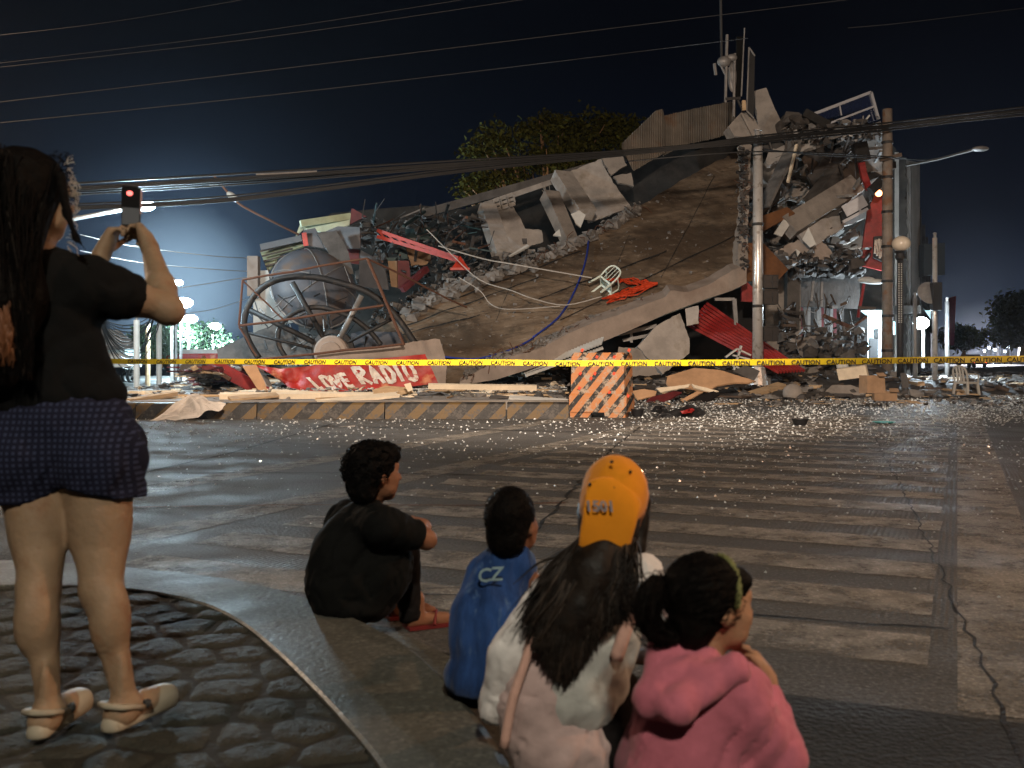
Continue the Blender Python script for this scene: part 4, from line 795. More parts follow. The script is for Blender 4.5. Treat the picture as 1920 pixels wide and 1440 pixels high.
# red crane-like lattice arms
def arm(name, a, b, w_, label, mt='red_orange', Y=(35, 34)):
    e_ = empty(name, P(*a, Y[0]), label, 'steel arm'); A, B = P(*a, Y[0]), P(*b, Y[1])
    for k_ in range(2): m = M(); o = Vector((0, 0, -w_ * k_)); m.beam(A + o, B + o * .4, .12); m.build('rail', mt, e_)
    m = M()
    for i in range(9): f, g = i / 9, (i + 1) / 9; m.beam(A.lerp(B, f), A.lerp(B, g) + Vector((0, 0, -w_ * (1 - g * .6))), .05)
    m.build('lacing', mt, e_); return e_
ra = arm('red_steel_arm', (708, 432), (860, 484), .22, 'long bright red steel arm lying across the wreckage')
m = M(); bq = P(863, 503, 33.8); m.add([bq + Vector((-.28, -.2, 0)), bq + Vector((.28, -.2, 0)), bq + Vector((.28, .2, 0)), bq + Vector((-.28, .2, 0)), bq + Vector((0, 0, .42))], [(0, 1, 4), (1, 2, 4), (2, 3, 4), (3, 0, 4), (3, 2, 1, 0)]); m.box(bq + Vector((0, 0, -.04)), (.66, .5, .08)); m.build('foot_plate', 'red_orange', ra)
m = M(); m.beam(P(*Z2((60, 1055))[0], 27), P(*Z2((390, 1235))[0], 27.4), .34, .12, up=(0, -1, 0)); m.beam(P(*Z2((60, 1080))[0], 26.9), P(*Z2((170, 1150))[0], 26.9), .1, mi=1); m.build('red_steel_beam', ['red_paint', 'rust'], label='flat red steel beam slanting into the rubble left of the banner', cat='steel beam')
m = M(); m.tube([P(*Z2(q)[0], 27.2) for q in ((0, 1010), (30, 1050), (90, 1100), (170, 1150))], .06, 6); m.build('rusty_pipe', 'rust', label='rusty pipe beside the red beam at the left of the rubble', cat='pipe')
m = M(); m.beam(P(*Z7((740, 880))[0], 34.2), P(*Z7((960, 690))[0], 35), .2); m.build('maroon_rail', 'maroon', label='dark maroon rail in the wreckage below the red arm', cat='rail')
m = M(); m.beam(P(*Z2((622, 250))[0], 33), P(*Z2((635, 330))[0], 33), .16, .04); m.build('red_pennant', 'red_orange', label='small red pennant above the grey dish', cat='pennant')
# wires, hose and net on the slab
def slabline(name, mt, pts, r, label, cat):
    m = M(); q = [onslab(x, y, .12) for x, y in pts]; m.tube(dens(q, 5), r, 5); m.build(name, mt, smooth=True, label=label, cat=cat)
slabline('blue_hose', 'wire_blue', [(1104, 448), (1100, 480), (1092, 510), (1078, 545), (1060, 578), (1040, 602), (1000, 632)], .035, 'blue hose hanging down the stained slab', 'hose')
slabline('blue_hose', 'wire_blue', [(1000, 634), (960, 655), (900, 672), (860, 672), (825, 668)], .03, 'blue hose trailing along the foot of the slab', 'hose')
m = M(); m.tube(dens([P(822, 461, 33.5), P(905, 485, 33.2), P(960, 495, 32.8), P(1110, 521, 32.2)], 4), .022, 5); m.build('slack_cable', 'wire_white', label='slack pale cable from the red arm to the upturned chair', cat='cable')
m = M(); m.tube(dens([P(800, 430, 33.5), P(850, 480, 33.3), P(900, 525, 33), P(960, 545, 32.4), P(1000, 560, 32), P(1060, 572, 31.8), P(1128, 556, 31.6)], 4), .018, 5); m.build('slack_cable', 'wire_white', label='slack pale cable sagging across the slab to the orange net', cat='cable')
m = M(); m.tube(dens([P(860, 520, 32.5), P(900, 545, 32.2), P(920, 570, 32), P(955, 580, 31.8), P(1050, 574, 31.6)], 4), .014, 5); m.build('slack_cable', 'wire_white', label='thin looped cable over the middle of the slab', cat='cable')
m = M()
for i in range(26):
    f = i / 25; e1 = (1230 + random.uniform(-2, 2), 531 + random.uniform(-2, 3)); st_ = random.choice([(1138, 524), (1132, 560), (1136, 568)]); pts = []
    for k_ in range(9): g = k_ / 8; pts.append(onslab(st_[0] + (e1[0] - st_[0]) * g + random.uniform(-4, 4), st_[1] + (e1[1] - st_[1]) * g + random.uniform(-7, 7) * math.sin(g * 3.1), .15 + .1 * random.random()))
    m.tube(pts, .022, 4)
m.build('orange_net', 'net_orange', label='heap of bright orange netting on the slab edge', cat='net')
# monobloc chairs
def chair(name, Mx, mt, label):
    T = lambda p: Mx @ Vector(p); ch = empty(name, Mx.translation.copy(), label, 'chair')
    m = M(); vs = []
    for j in range(7):
        for i in range(7): x, y = -.22 + .44 * i / 6, -.2 + .42 * j / 6; vs.append(T((x, y, .43 - .02 * math.cos(x * 6) - .015 * (j / 6))))
    m.add(vs, [(j * 7 + i, j * 7 + i + 1, j * 7 + i + 8, j * 7 + i + 7) for j in range(6) for i in range(6)] + [(j * 7 + i + 7, j * 7 + i + 8, j * 7 + i + 1, j * 7 + i) for j in range(6) for i in range(6)])
    for a, b in (((-.23, -.21), (.23, -.21)), ((.23, -.21), (.23, .22)), ((.23, .22), (-.23, .22)), ((-.23, .22), (-.23, -.21))): m.beam(T((a[0], a[1], .40)), T((b[0], b[1], .40)), .03, .06)
    m.build('seat', mt, ch)
    m = M(); arc_ = [(-.22, .22, .44), (-.23, .27, .62), (-.21, .31, .78), (-.13, .33, .87), (0, .335, .89), (.13, .33, .87), (.21, .31, .78), (.23, .27, .62), (.22, .22, .44)]; m.tube(dens([T(p) for p in arc_], 3), .03, 6)
    for x in (-.1, 0, .1): m.beam(T((x, .23, .44)), T((x, .325, .86)), .055, .015)
    m.build('backrest', mt, ch)
    for s_ in (-1, 1):
        for y, k_ in ((-.2, -1), (.22, 1)): m = M(); m.beam(T((s_ * .25, y + k_ * .05, 0)), T((s_ * .21, y, .42)), .065, .055, w2=.075); m.build('leg', mt, ch)
        m = M(); m.tube([T(p) for p in ((s_ * .24, -.2, .42), (s_ * .26, -.2, .62), (s_ * .26, -.05, .66), (s_ * .25, .15, .66), (s_ * .23, .26, .66))], .024, 6); m.build('armrest', mt, ch)
    return ch
g = G(1812, 743); chair('plastic_chair', Matrix.Translation(g) @ Matrix.Rotation(R(118), 4, 'Z'), 'plastic_grey', 'pale plastic armchair standing among rubble on the right')
p0 = onslab(1117, 549, .15); cz = Vector((.76, .25, .60)).normalized(); cy = Vector((-.25, -.85, .45)); cy = (cy - cz * cy.dot(cz)).normalized(); cx_ = cy.cross(cz); Rm = Matrix(((cx_.x, cy.x, cz.x, 0), (cx_.y, cy.y, cz.y, 0), (cx_.z, cy.z, cz.z, 0), (0, 0, 0, 1))) @ Matrix.Scale(1.15, 4)
chair('plastic_chair', Matrix.Translation(p0) @ Rm, 'plastic_white', 'upturned pale mint plastic chair lying on the tilted slab')
# blue framed glazing on the roof
gf = empty('blue_glazed_sign', P(1580, 230, 37), 'blue glazed frame tipped over on the roof edge', 'glazed frame')
q = Z4((1195, 275), (1622, 113), (1670, 288), (1330, 322), (1640, 205), (1420, 195), (1432, 262)); gy = 37.2
for a, b, w_ in ((0, 1, .1), (1, 2, .1), (3, 4, .07), (5, 6, .05)): m = M(); m.beam(P(*q[a], gy), P(*q[b], gy), w_); m.build('frame_bar', 'frame_alu', gf)
one('glass_pane', 'glass_blue', [q[0], q[1], q[4], (q[0][0] + 6, q[0][1] + 12)], gy + .05, 0, 0, .03, parent=gf); one('lower_panel', 'glass_blue', Z4((1490, 265), (1635, 215), (1665, 290), (1500, 330)), gy + .15, 0, 0, .1, parent=gf)
m = M(); m.beam(P(*Z4((1565, 320))[0], 36.8), P(*Z4((1610, 262))[0], 36.8), .16, .05); m.build('bright_strip', 'plaster_white', gf)
# red sign on the street front
sg = empty('red_wall_sign', P(1640, 490, 38), 'tall red sign panel with black letter box beside the utility pole', 'sign')
one('panel', 'red_paint', Z4((1600, 870), (1650, 770), (1712, 770), (1712, 1262), (1552, 1225)), 37.4, -12, 0, .25, parent=sg)
one('letter_box', 'ink_black', Z4((1642, 1040), (1700, 1035), (1705, 1205), (1638, 1175)), 36.9, -12, 0, .2, parent=sg)
m = M()
for i, (x, a, b) in enumerate(((1652, 1062, 1150), (1661, 1060, 1120), (1668, 1075, 1165), (1676, 1055, 1130), (1684, 1070, 1180), (1692, 1060, 1170))): m.beam(P(*Z4((x - 5, b))[0], 36.7), P(*Z4((x, a))[0], 36.7), .07, .03)
for a, b in (((1650, 1064), (1670, 1150)), ((1672, 1060), (1684, 1175))): m.beam(P(*Z4(a)[0], 36.68), P(*Z4(b)[0], 36.68), .05, .03)
m.build('lettering', 'letter_white', sg)
m = M(); m.ell(P(*Z4((1672, 762))[0], 36.6), .12); m.build('sign_lamp', 'orange_lamp', sg)
# ---------------------------------------------------------------- trees
def tree(name, pos, crowns, label, mt='leaf', trunk=None, nleaf=9000, ls=.2, group=None, branches=12):
    e_ = empty(name, pos, label, 'tree', group); m = M(); base = Vector(pos); cc = sum([Vector(c[0]) for c in crowns], Vector()) / len(crowns)
    fork = base.lerp(Vector((cc.x, cc.y, cc.z)), .45); m.tube([base, base.lerp(fork, .5) + Vector((.1, 0, 0)), fork], [.35, .28, .24] if not trunk else [trunk, trunk * .8, trunk * .65], 8)
    t0 = (trunk or .35)
    for i in range(branches):
        c = random.choice(crowns); tip = Vector(c[0]) + Vector([random.uniform(-.75, .75) * r for r in c[1]]); mid = fork.lerp(tip, .5) + Vector([random.uniform(-.4, .4) for _ in range(3)])
        m.tube([fork, mid, tip], [t0 * .5, t0 * .25, t0 * .08], 5)
        for k_ in range(2): t2 = mid + Vector([random.uniform(-1, 1) * r * .5 for r in c[1]]); m.tube([mid, t2], [t0 * .2, t0 * .05], 4)
    m.build('trunk', 'bark', e_, smooth=True)
    cl = []
    wts = np.array([c[1][0] * c[1][1] * c[1][2] for c in crowns]) ** .7; wts /= wts.sum()
    k = nleaf; idx = rng.choice(len(crowns), k // 46, p=wts); centers = []
    for i in idx:
        c, r = crowns[i]; d = rng.normal(size=3); d /= np.linalg.norm(d); centers.append(np.array(c) + d * np.array(r) * rng.uniform(.55, 1.0))
    centers = np.array(centers); ci = rng.integers(0, len(centers), k); p = centers[ci] + rng.normal(size=(k, 3)) * np.array([ls * 2.2, ls * 2.2, ls * 1.1])
    a = rng.normal(size=(k, 3)); a /= np.linalg.norm(a, axis=1)[:, None]; b = np.cross(a, rng.normal(size=(k, 3))); b /= np.linalg.norm(b, axis=1)[:, None]; s = (ls * rng.uniform(.5, 1.2, k))[:, None]
    vs = np.stack([p - a * s, p - b * s * .45, p + a * s, p + b * s * .45], 1).reshape(-1, 3); f = (np.arange(k)[:, None] * 4 + np.arange(4)).tolist()
    mesh_obj('crown', vs, f, mt, e_); return e_
def cr_(lst): return [(tuple(P(x, y, Y)), (rx / F * Y, rz, ry / F * Y)) for x, y, Y, rx, ry, rz in lst]
tree('rain_tree', P(1010, 640, 52), cr_([(955, 252, 52, 50, 22, 2), (1030, 240, 53, 55, 20, 2), (1110, 235, 54, 55, 18, 2), (1180, 238, 55, 45, 18, 2), (905, 278, 52, 32, 18, 1.5), (985, 300, 52, 60, 28, 2), (1080, 275, 53, 60, 35, 2), (900, 345, 52, 28, 25, 1.5), (1150, 270, 54, 50, 35, 2), (950, 335, 52, 40, 18, 1.5), (1060, 300, 52, 30, 30, 1.5), (880, 365, 52, 14, 18, 1)]), 'wide spreading tree rising dark behind the collapsed building', nleaf=10500, ls=.17, branches=44)
lamp('added_tree_light', P(960, 520, 45), 420, (1.0, .78, .35), .4)  # added light to brighten the crown, no lamp visible here
# ---------------------------------------------------------------- street on the right
rb = empty('street_row_building', P(1740, 660, 60), 'tall dim concrete block standing along the street right of the ruin', 'building')
def V0(u, v, z): return UV(u, v, z)
def face(m, u0, u1, v, z0, z1, th=.3, mi=0): m.prism([UV(u0, v, z0), UV(u1, v, z0), UV(u1, v, z1), UV(u0, v, z1)], UV(0, -th), mi)
# facade plane v=-1.9 recedes down the street
m = M(); m.hexa([UV(46, -14, 0), UV(46, -2.3, 0), UV(84, -2.3, 0), UV(84, -14, 0), UV(46, -14, 10.6), UV(46, -2.3, 10.0), UV(84, -2.3, 9.2), UV(84, -14, 9.6)]); m.build('wall', 'concrete', rb)
for i in range(5):
    for z in (3.9, 6.6): m = M(); face(m, 48 + i * 7, 51 + i * 7, -2.24, z, z + 1.7, .1); m.build('window', 'glass_blue', rb)
m = M(); face(m, 45.5, 84, -1.4, 3.0, 3.35, 1.2); m.build('awning', 'concrete_dark', rb)
for i in range(6): m = M(); m.box(UV(47 + i * 7, -2.1, 4.9), (.5, .5, 9.2), Matrix.Rotation(R(-24), 3, 'Z')); m.build('pilaster', 'concrete_dark', rb)
m = M(); m.hexa([P(1700, 300, 43), P(1725, 305, 46), P(1725, 680, 46), P(1700, 680, 43), P(1690, 300, 46), P(1715, 305, 48), P(1715, 680, 48), P(1690, 680, 46)]); m.build('pier', 'concrete', rb)
lb = empty('low_street_building', P(1765, 668, 95), 'lower dim building farther down the street with a pink hanging sign', 'building')
m = M(); m.hexa([UV(86, -14, 0), UV(86, -2.6, 0), UV(130, -2.6, 0), UV(130, -14, 0), UV(86, -14, 8), UV(86, -2.6, 8), UV(130, -2.6, 7), UV(130, -14, 7)]); m.build('wall', 'concrete_dark', lb)
for i in range(4): m = M(); face(m, 89 + i * 9, 93 + i * 9, -2.54, 3.8, 5.8, .1); m.build('window', 'interior_dark', lb)
one('hanging_sign', 'maroon', [(1776, 560), (1793, 555), (1789, 648), (1773, 645)], 62, 20, 0, .15, label='pink and maroon hanging shop sign on the street side', cat='sign')
one('hanging_sign', 'ink_black', [(1733, 458), (1772, 455), (1772, 515), (1733, 518)], 44, 10, 0, .4, label='large black box sign high on the wall beside the thin steel pole', cat='sign')
# lit shop at street level
sh = empty('lit_shop', P(1660, 675, 40), 'brightly lit white shopfront under the ruin beside the utility pole', 'shop')
one('lit_wall', 'shop_light', Z5B((745, 600), (860, 590), (860, 970), (745, 965)), 39.6, 0, 0, .1, parent=sh); one('lit_fascia', 'shop_light', Z5B((700, 568), (858, 568), (858, 690), (745, 690), (800, 640)), 38.8, 0, 0, .2, parent=sh)
one('lit_fascia', 'shop_light', Z5B((918, 640), (955, 655), (955, 750), (918, 745)), 41, 0, 0, .1, parent=sh); one('door', 'ink_black', Z5B((762, 775), (828, 775), (828, 925), (762, 925)), 39.2, 0, 0, .1, parent=sh)
one('speaker_box', 'dark', Z5B((800, 705), (830, 705), (830, 780), (800, 780)), 39.2, 0, 0, .1, parent=sh)
for x in (838, 850): m = M(); m.beam(P(*Z5B((x, 690))[0], 38.7), P(*Z5B((x, 965))[0], 38.7), .05); m.build('mullion', 'frame_alu', sh)
one('side_wall', 'shop_light', [(1692, 582), (1745, 582), (1745, 600), (1692, 600)], 58, 0, 0, .2, parent=sh, label='pale lit awning deeper down the street')
m = M(); m.box(P(1720, 672, 44), (2.6, 4, .05)); m.build('forecourt', 'plaster_white', sh)
lamp('shop_lamp', P(1690, 600, 38.0), 40, (.65, .9, 1), .3)
dk = [('roller_shutter', 'teal', (570, 700, 748, 960), 38.5, 'dark blue shutter below the hanging wall panel'), ]
one('roller_shutter', 'dark', Z5B((590, 830), (640, 720), (700, 650), (748, 620), (748, 975), (570, 975)), 38.6, 0, 0, .15, label='dark blue shutter beside the lit shopfront', cat='shutter')
m = M()
for i in range(14):
    x = 200 + i * 27 + random.uniform(-6, 6); m.beam(P(*Z5B((x, 545))[0], 38.9), P(*Z5B((x + random.uniform(-6, 6), 800))[0], 38.7), random.uniform(.08, .25), .1, mi=random.choice([0, 1, 2, 3]))
m.build('shopfront_post', ['steel_dull', 'maroon', 'dark', 'concrete_dark'], kind='stuff', label='dim posts and torn shopfront framing under the grey panel')
m = M(); m.beam(P(*Z5B((410, 605))[0], 37.8), P(*Z5B((630, 700))[0], 37.8), .14); m.beam(P(*Z5B((640, 690))[0], 37.8), P(*Z5B((745, 610))[0], 37.8), .08); m.build('awning_bar', 'rust', label='bent awning bar before the shopfront posts', cat='bar')
m = M(); m.beam(P(*Z5B((722, 360))[0], 37), P(*Z5B((675, 620))[0], 37), .09); m.build('red_post', 'red_paint', label='thin red leaning post beside the grey wall panel', cat='post')
m = M(); m.ell(P(*Z5B((740, 340))[0], 36.6), (.32, .2, .12)); m.ell(P(*Z5B((800, 352))[0], 36.6), (.45, .2, .1)); m.build('broken_lamp', 'plaster_white', label='broken white lamp head hanging beside the utility pole', cat='lamp')
one('red_door_panel', 'red_paint', Z5((583, 125), (605, 120), (638, 150), (638, 218), (583, 215)), 34.5, 0, 0, .15, label='red panel left of the tall steel pole', cat='panel')
# poles
def pole(name, x, ybase, ytop, Y, r, mt, label, cat='pole', group=None, top=True, bands=0):
    b = P(x, ybase, Y); b.z = max(0.0, min(b.z, .15)) if ybase > 690 else 0.0; e_ = empty(name, b, label, cat, group); t = P(x, ytop, Y)
    m = M(); m.tube([b, b.lerp(t, .5), t], [r * 1.1, r, r * .92], 14); m.build('shaft', mt, e_, smooth=True)
    if top: m = M(); m.tube([t, t + Vector((0, 0, .12 if r < .12 else .4))], r * .6, 10); m.lathe(t + Vector((0, 0, .1 if r < .12 else .38)), [(r * .4, 0), (r * .8, .03), (r * .8, .07), (0, .1)], 12); m.build('cap', 'steel_dull', e_)
    for i in range(bands): m = M(); q = b.lerp(t, (i + 1) / (bands + 1)); m.tube([q, q + Vector((0, 0, .09))], r * 1.13, 14); m.build('band', 'iron', e_)
    return e_, b, t
pe, b, t = pole('tall_steel_pole', 1421, 722, 270, 31.0, .16, 'steel', 'tall shiny steel pole with signal box standing before the ruin', bands=2)
m = M(); m.tube([b, b + Vector((0, 0, .7))], [.34, .22], 14); m.build('base_flare', 'steel', pe)
for (x0, y0, x1, y1) in ((1429, 516, 1457, 541), (1430, 544, 1457, 571), (1430, 612, 1457, 640)):
    m = M(); c = P((x0 + x1) / 2, (y0 + y1) / 2, 31); wd, ht = (x1 - x0) / F * 31, (y1 - y0) / F * 31; m.box(c, (wd, .35, ht)); sb = m.build('signal_box', 'plastic_black', pe)
    m = M()
    for z_ in (-.46, 0, .46): m.box(c + Vector((0, -.185, z_ * ht)), (wd * .92, .03, .02))
    for x_ in (-.46, .1, .46): m.box(c + Vector((x_ * wd, -.186, 0)), (.02, .03, ht * .96))
    m.build('louvre_frame', 'iron', sb)
ue, b, t = pole('utility_pole', 1664, 712, 205, 34, .175, 'pole_rusty', 'rust streaked utility pole carrying the cable bundle at the right', 'utility pole', top=False, bands=7)
m = M(); m.beam(P(1650, 300, 33.7), P(1690, 290, 33.7), .12); m.build('crossarm', 'wood_dark', ue)
m = M(); m.tube([P(1700, 310, 40), P(1760, 298, 37), P(1842, 276, 33)], .05, 6); m.ell(P(1838, 279, 33), (.28, .2, .09)); m.build('street_light_arm', 'steel_dull', label='unlit street light arm reaching out at the upper right', cat='street light')
ge, b, t = pole('globe_lamp_post', 1688, 715, 487, 32, .1, 'iron', 'dark perforated lamp post topped by an unlit round globe', 'street lamp', top=False)
m = M(); m.lathe(P(1688, 487, 32), [(.07, -.05), (.16, .05), (.14, .2), (.2, .28)], 14); m.build('collar', 'iron', ge)
m = M(); m.ell(P(1690, 457, 32), (.29, .29, .25), nu=24, nv=16); m.build('globe', 'globe', ge, smooth=True)
m = M()
for i in range(34): z_ = 495 + i * 3.3; [m.box(P(1688 + s_ * 2.4, z_, 31.88), (.03, .03, .03)) for s_ in (-1, 1)]
m.build('perforations', 'plaster_white', ge)['kind'] = 'stuff'
for args in ((1716, 700, 558, 36, .08, 'steel_dull', 'thin dim pole left of the white street lamp glare'), (1753, 703, 446, 34, .085, 'steel', 'thin bright steel pole carrying a black traffic signal'), (1776, 697, 566, 40, .09, 'steel_dull', 'thin dim pole beside the pink hanging sign')):
    pe2, b, t = pole('thin_pole', args[0], args[1], args[2], args[3], args[4], args[5], args[6])
    if args[0] == 1753:
        m = M(); m.box(P(1755, 556, 33.8), (.3, .3, .95)); m.build('signal_head', 'plastic_black', pe2); m = M(); m.lathe(P(1742, 550, 33.9), [(0, 0), (.4, .02), (.4, .05), (0, .06)], 20, Matrix.Rotation(R(70), 3, 'X')); m.build('round_plate', 'steel_dull', pe2)
m = M(); cL = P(1727, 606, 38.5); m.ell(cL, (.30, .30, .24), nu=12, nv=8); ll = empty('lit_street_lamp', P(1727, 672, 39), 'glaring white lamp between the thin poles on the right', 'street lamp'); o = m.build('lamp_head', 'lamp_cold', ll); m = M(); m.tube([P(1731, 690, 39), P(1731, 600, 39)], .06, 8); m.build('post', 'steel_dull', ll)
lamp('lit_street_lamp_light', cL + Vector((0, -.55, -.1)), 2600, (.72, .88, 1), .25)
# fallen antenna mast
an = empty('antenna_mast', P(1385, 240, 36), 'fallen antenna mast with long panel antennas on the broken roof', 'antenna'); ay = 36
def S1(*p): return [(1280 + a / 5.5375, b / 5.5375) for a, b in p]
m = M(); m.tube([P(1351, 0 - 40, ay), P(1353, 115, ay)], .05, 6); m.build('whip', 'wire_lit', an)
for a, b, r in (((462, 360), (445, 1065), .055), ((542, 555), (530, 1210), .05), ((643, 290), (625, 660), .025), ((625, 660), (610, 1000), .03), ((690, 490), (665, 1150), .03), ((690, 490), (750, 580), .03), ((665, 1150), (738, 1225), .03), ((380, 640), (440, 770), .04), ((480, 700), (540, 950), .035), ((330, 660), (345, 780), .06)):
    m = M(); m.tube([P(*S1(a)[0], ay), P(*S1(b)[0], ay)], r, 6); m.build('rod', 'steel_dull', an)
one('panel_antenna', 'black_faded', S1((560, 380), (640, 380), (628, 640), (620, 900), (600, 1020), (550, 990), (558, 600)), ay + .1, 0, 0, .1, parent=an); one('panel_antenna', 'ink_black', S1((690, 520), (750, 580), (738, 1210), (668, 1150)), ay + .1, 0, 0, .15, parent=an)
m = M(); m.ell(P(*S1((430, 640))[0], ay), (.25, .2, .2)); m.ell(P(*S1((510, 600))[0], ay), (.2, .15, .14)); m.ell(P(*S1((515, 800))[0], ay + .1), (.16, .12, .55)); m.build('bracket', 'steel_dull', an)
one('mast_foot', 'wood', S1((620, 1040), (655, 1040), (660, 1140), (620, 1145)), ay - .1, 0, 0, .15, parent=an); m = M(); m.beam(P(*S1((570, 1040))[0], ay), P(*S1((625, 1150))[0], ay), .07); m.beam(P(*S1((440, 1030))[0], ay), P(*S1((600, 1020))[0], ay), .1); m.build('clamp', 'iron', an)
# far end of the street
gfar = [G(1900, 676), ]
def car(name, x, y, w_, label, head=None, tail=None, yaw=0, mt='plastic_black', group='vehicles far down the street'):
    g = G(x, y); s_ = w_ / F * g.y / 1.8; e_ = empty(name, g, label, 'car', group); rt = Matrix.Rotation(R(yaw), 3, 'Z'); T = lambda p: g + rt @ (Vector(p) * s_)
    m = M(); m.hexa([T(p) for p in ((-.9, -2, .35), (.9, -2, .35), (.9, 2, .35), (-.9, 2, .35), (-.88, -2, .85), (.88, -2, .85), (.88, 2, .95), (-.88, 2, .95))]); m.hexa([T(p) for p in ((-.85, -1.2, .86), (.85, -1.2, .86), (.85, 1.6, .94), (-.85, 1.6, .94), (-.68, -.5, 1.5), (.68, -.5, 1.5), (.68, 1.1, 1.5), (-.68, 1.1, 1.5))]); m.build('body', mt, e_)
    for a in (-1, 1):
        for b_ in (-1.25, 1.3): m = M(); m.lathe(T((a * .85, b_, .33)), [(0, -.1), (.33 * s_, -.1), (.33 * s_, .1), (0, .1)], 14, Matrix.Rotation(R(90), 3, 'Y')); m.build('wheel', 'ink_black', e_)
        m = M(); m.ell(T((a * .65, -2.03, .68)), (.13 * s_, .08, .12 * s_), nu=10, nv=6); m.build('headlight' if head else 'tail_light', 'head_light' if head else 'tail_light', e_)
car('parked_pickup', 1822, 689.5, 30, 'dark pickup truck parked beyond the plastic armchair'); 
car('oncoming_car', 1880, 683, 19, 'oncoming car with glaring headlights far down the street', head=1)
car('distant_car', 1852, 681.5, 15, 'distant car with red tail lights beside the glaring headlights', tail=1)
car('distant_car', 1843, 680, 9, 'smallest distant car left of the glaring headlights', tail=1); car('distant_car', 1728, 689, 20, 'dark car with red tail lights below the white street lamp', tail=1)
lamp('headlight_beam', G(1880, 683) + Vector((0, -2, .9)), 500, (1, .8, .55), .2); lamp('far_town_light', P(1850, 655, 150), 40000, (.9, .9, 1), 1.5)
for i, (x, y, Y) in enumerate(((1888, 622, 140), (1868, 630, 170), (1908, 632, 150), (1890, 650, 200), (1907, 646, 190), (1876, 641, 230), (1855, 652, 260), (1866, 656, 300), (1895, 640, 210), (1912, 655, 240), (1884, 659, 320), (1846, 658, 320))):
    e_ = empty('far_street_lamp', P(x + 2, 671, Y), '%s small street lamp far down the street' % ('tallest', 'second tallest', 'rightmost', 'lowest right', 'low right', 'faintest', 'leftmost low', 'second leftmost low', 'mid height', 'lowest at the right edge', 'smallest central', 'farthest left')[i], 'street lamp', 'street lamps far down the street'); m = M(); m.tube([P(x + 2, 671, Y), P(x + 4, y + 1, Y), P(x, y, Y)], .12, 5); m.build('post', 'steel_dull', e_); m = M(); m.ell(P(x, y, Y), .34, nu=8, nv=6); m.build('lamp_head', 'lamp_small', e_)
tree('clipped_tree', P(1806, 668, 85), cr_([(1803, 630, 85, 14, 11, 1.2), (1812, 636, 85, 11, 10, 1.2), (1798, 640, 85, 10, 8, 1)]), 'rounded dark tree at the far end of the street', nleaf=4500, ls=.26, branches=5, trunk=.2)
tree('roadside_tree', P(1918, 668, 110), cr_([(1908, 580, 110, 20, 26, 3), (1925, 600, 110, 30, 34, 3), (1900, 620, 110, 14, 22, 3)]), 'dark tall tree at the right edge down the street', nleaf=7000, ls=.4, branches=8)
one('far_pavement', 'kerb_top', [(1815, 690), (1960, 684), (1960, 697), (1850, 699)], 70, 0, 60, .2).__setitem__('kind', 'structure')
# ---------------------------------------------------------------- left street
lw = empty('corner_house', P(240, 690, 36), 'small pale house with lit wall behind the woman on the left', 'house')
one('wall', 'plaster_white', [(120, 640), (258, 648), (262, 688), (120, 690)], 37, 10, 0, .4, parent=lw); one('roof', 'rubble', [(100, 600), (225, 620), (258, 648), (120, 650)], 36.6, 10, 45, .2, parent=lw); one('window', 'shop_light', [(234, 650), (252, 651), (252, 666), (234, 665)], 36.8, 10, 0, .08, parent=lw)
for i, (x, yt, Y, mt) in enumerate(((256, 600, 33, 'plaster_white'), (277, 608, 40, 'wood'), (298, 606, 36, 'plaster_white'), (322, 604, 42, 'concrete_pale'), (328, 610, 50, 'steel_dull'))):
    e_ = empty('roadside_post', P(x, 700, Y), ['white post nearest the woman on the left street', 'brown wooden post between the two white posts', 'second white post on the left street', 'third pale post before the lit trees', 'thin grey post before the lit trees'][i], 'post'); m = M(); b = P(x, 700, Y); b.z = 0; m.tube([b, P(x, yt, Y)], .10 if i < 3 else .07, 8); m.build('shaft', mt, e_); m = M(); m.tube([P(x, yt, Y), P(x, yt, Y) + Vector((0, 0, .12))], .05, 8); m.build('cap', 'steel_dull', e_)
m = M()
for i in range(14): m.tube(arc3(P(190, 596 + i * 1.2, 31), P(290 + random.uniform(-10, 12), 585 + i * 1.5, 36), .35 + i * .09), .02, 4)
m.build('sagging_cables', 'wire', kind='stuff', label='mass of cables sagging in loops under the raised elbow')
fe = empty('lit_street_wall', P(330, 690, 48), 'red and white painted wall at the end of the left street', 'wall'); one('wall', 'plaster_white', [(262, 655), (450, 655), (450, 678), (262, 684)], 50, 0, 0, .2, parent=fe); one('painted_band', 'tarp_red', [(262, 664), (450, 662), (450, 673), (262, 677)], 49.7, 0, 0, .1, parent=fe)
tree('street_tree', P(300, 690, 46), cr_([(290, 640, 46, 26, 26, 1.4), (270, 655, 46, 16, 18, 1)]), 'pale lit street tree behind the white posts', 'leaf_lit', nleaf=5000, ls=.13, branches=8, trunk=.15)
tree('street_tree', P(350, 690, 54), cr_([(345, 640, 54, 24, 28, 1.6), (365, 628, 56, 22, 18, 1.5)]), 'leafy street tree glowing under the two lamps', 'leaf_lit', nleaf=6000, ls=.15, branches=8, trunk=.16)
tree('street_tree', P(400, 690, 62), cr_([(385, 632, 62, 24, 22, 1.6), (410, 650, 62, 20, 16, 1.5)]), 'leafy tree nearest the ruin on the left street', 'leaf_lit', nleaf=4500, ls=.17, branches=8, trunk=.16)
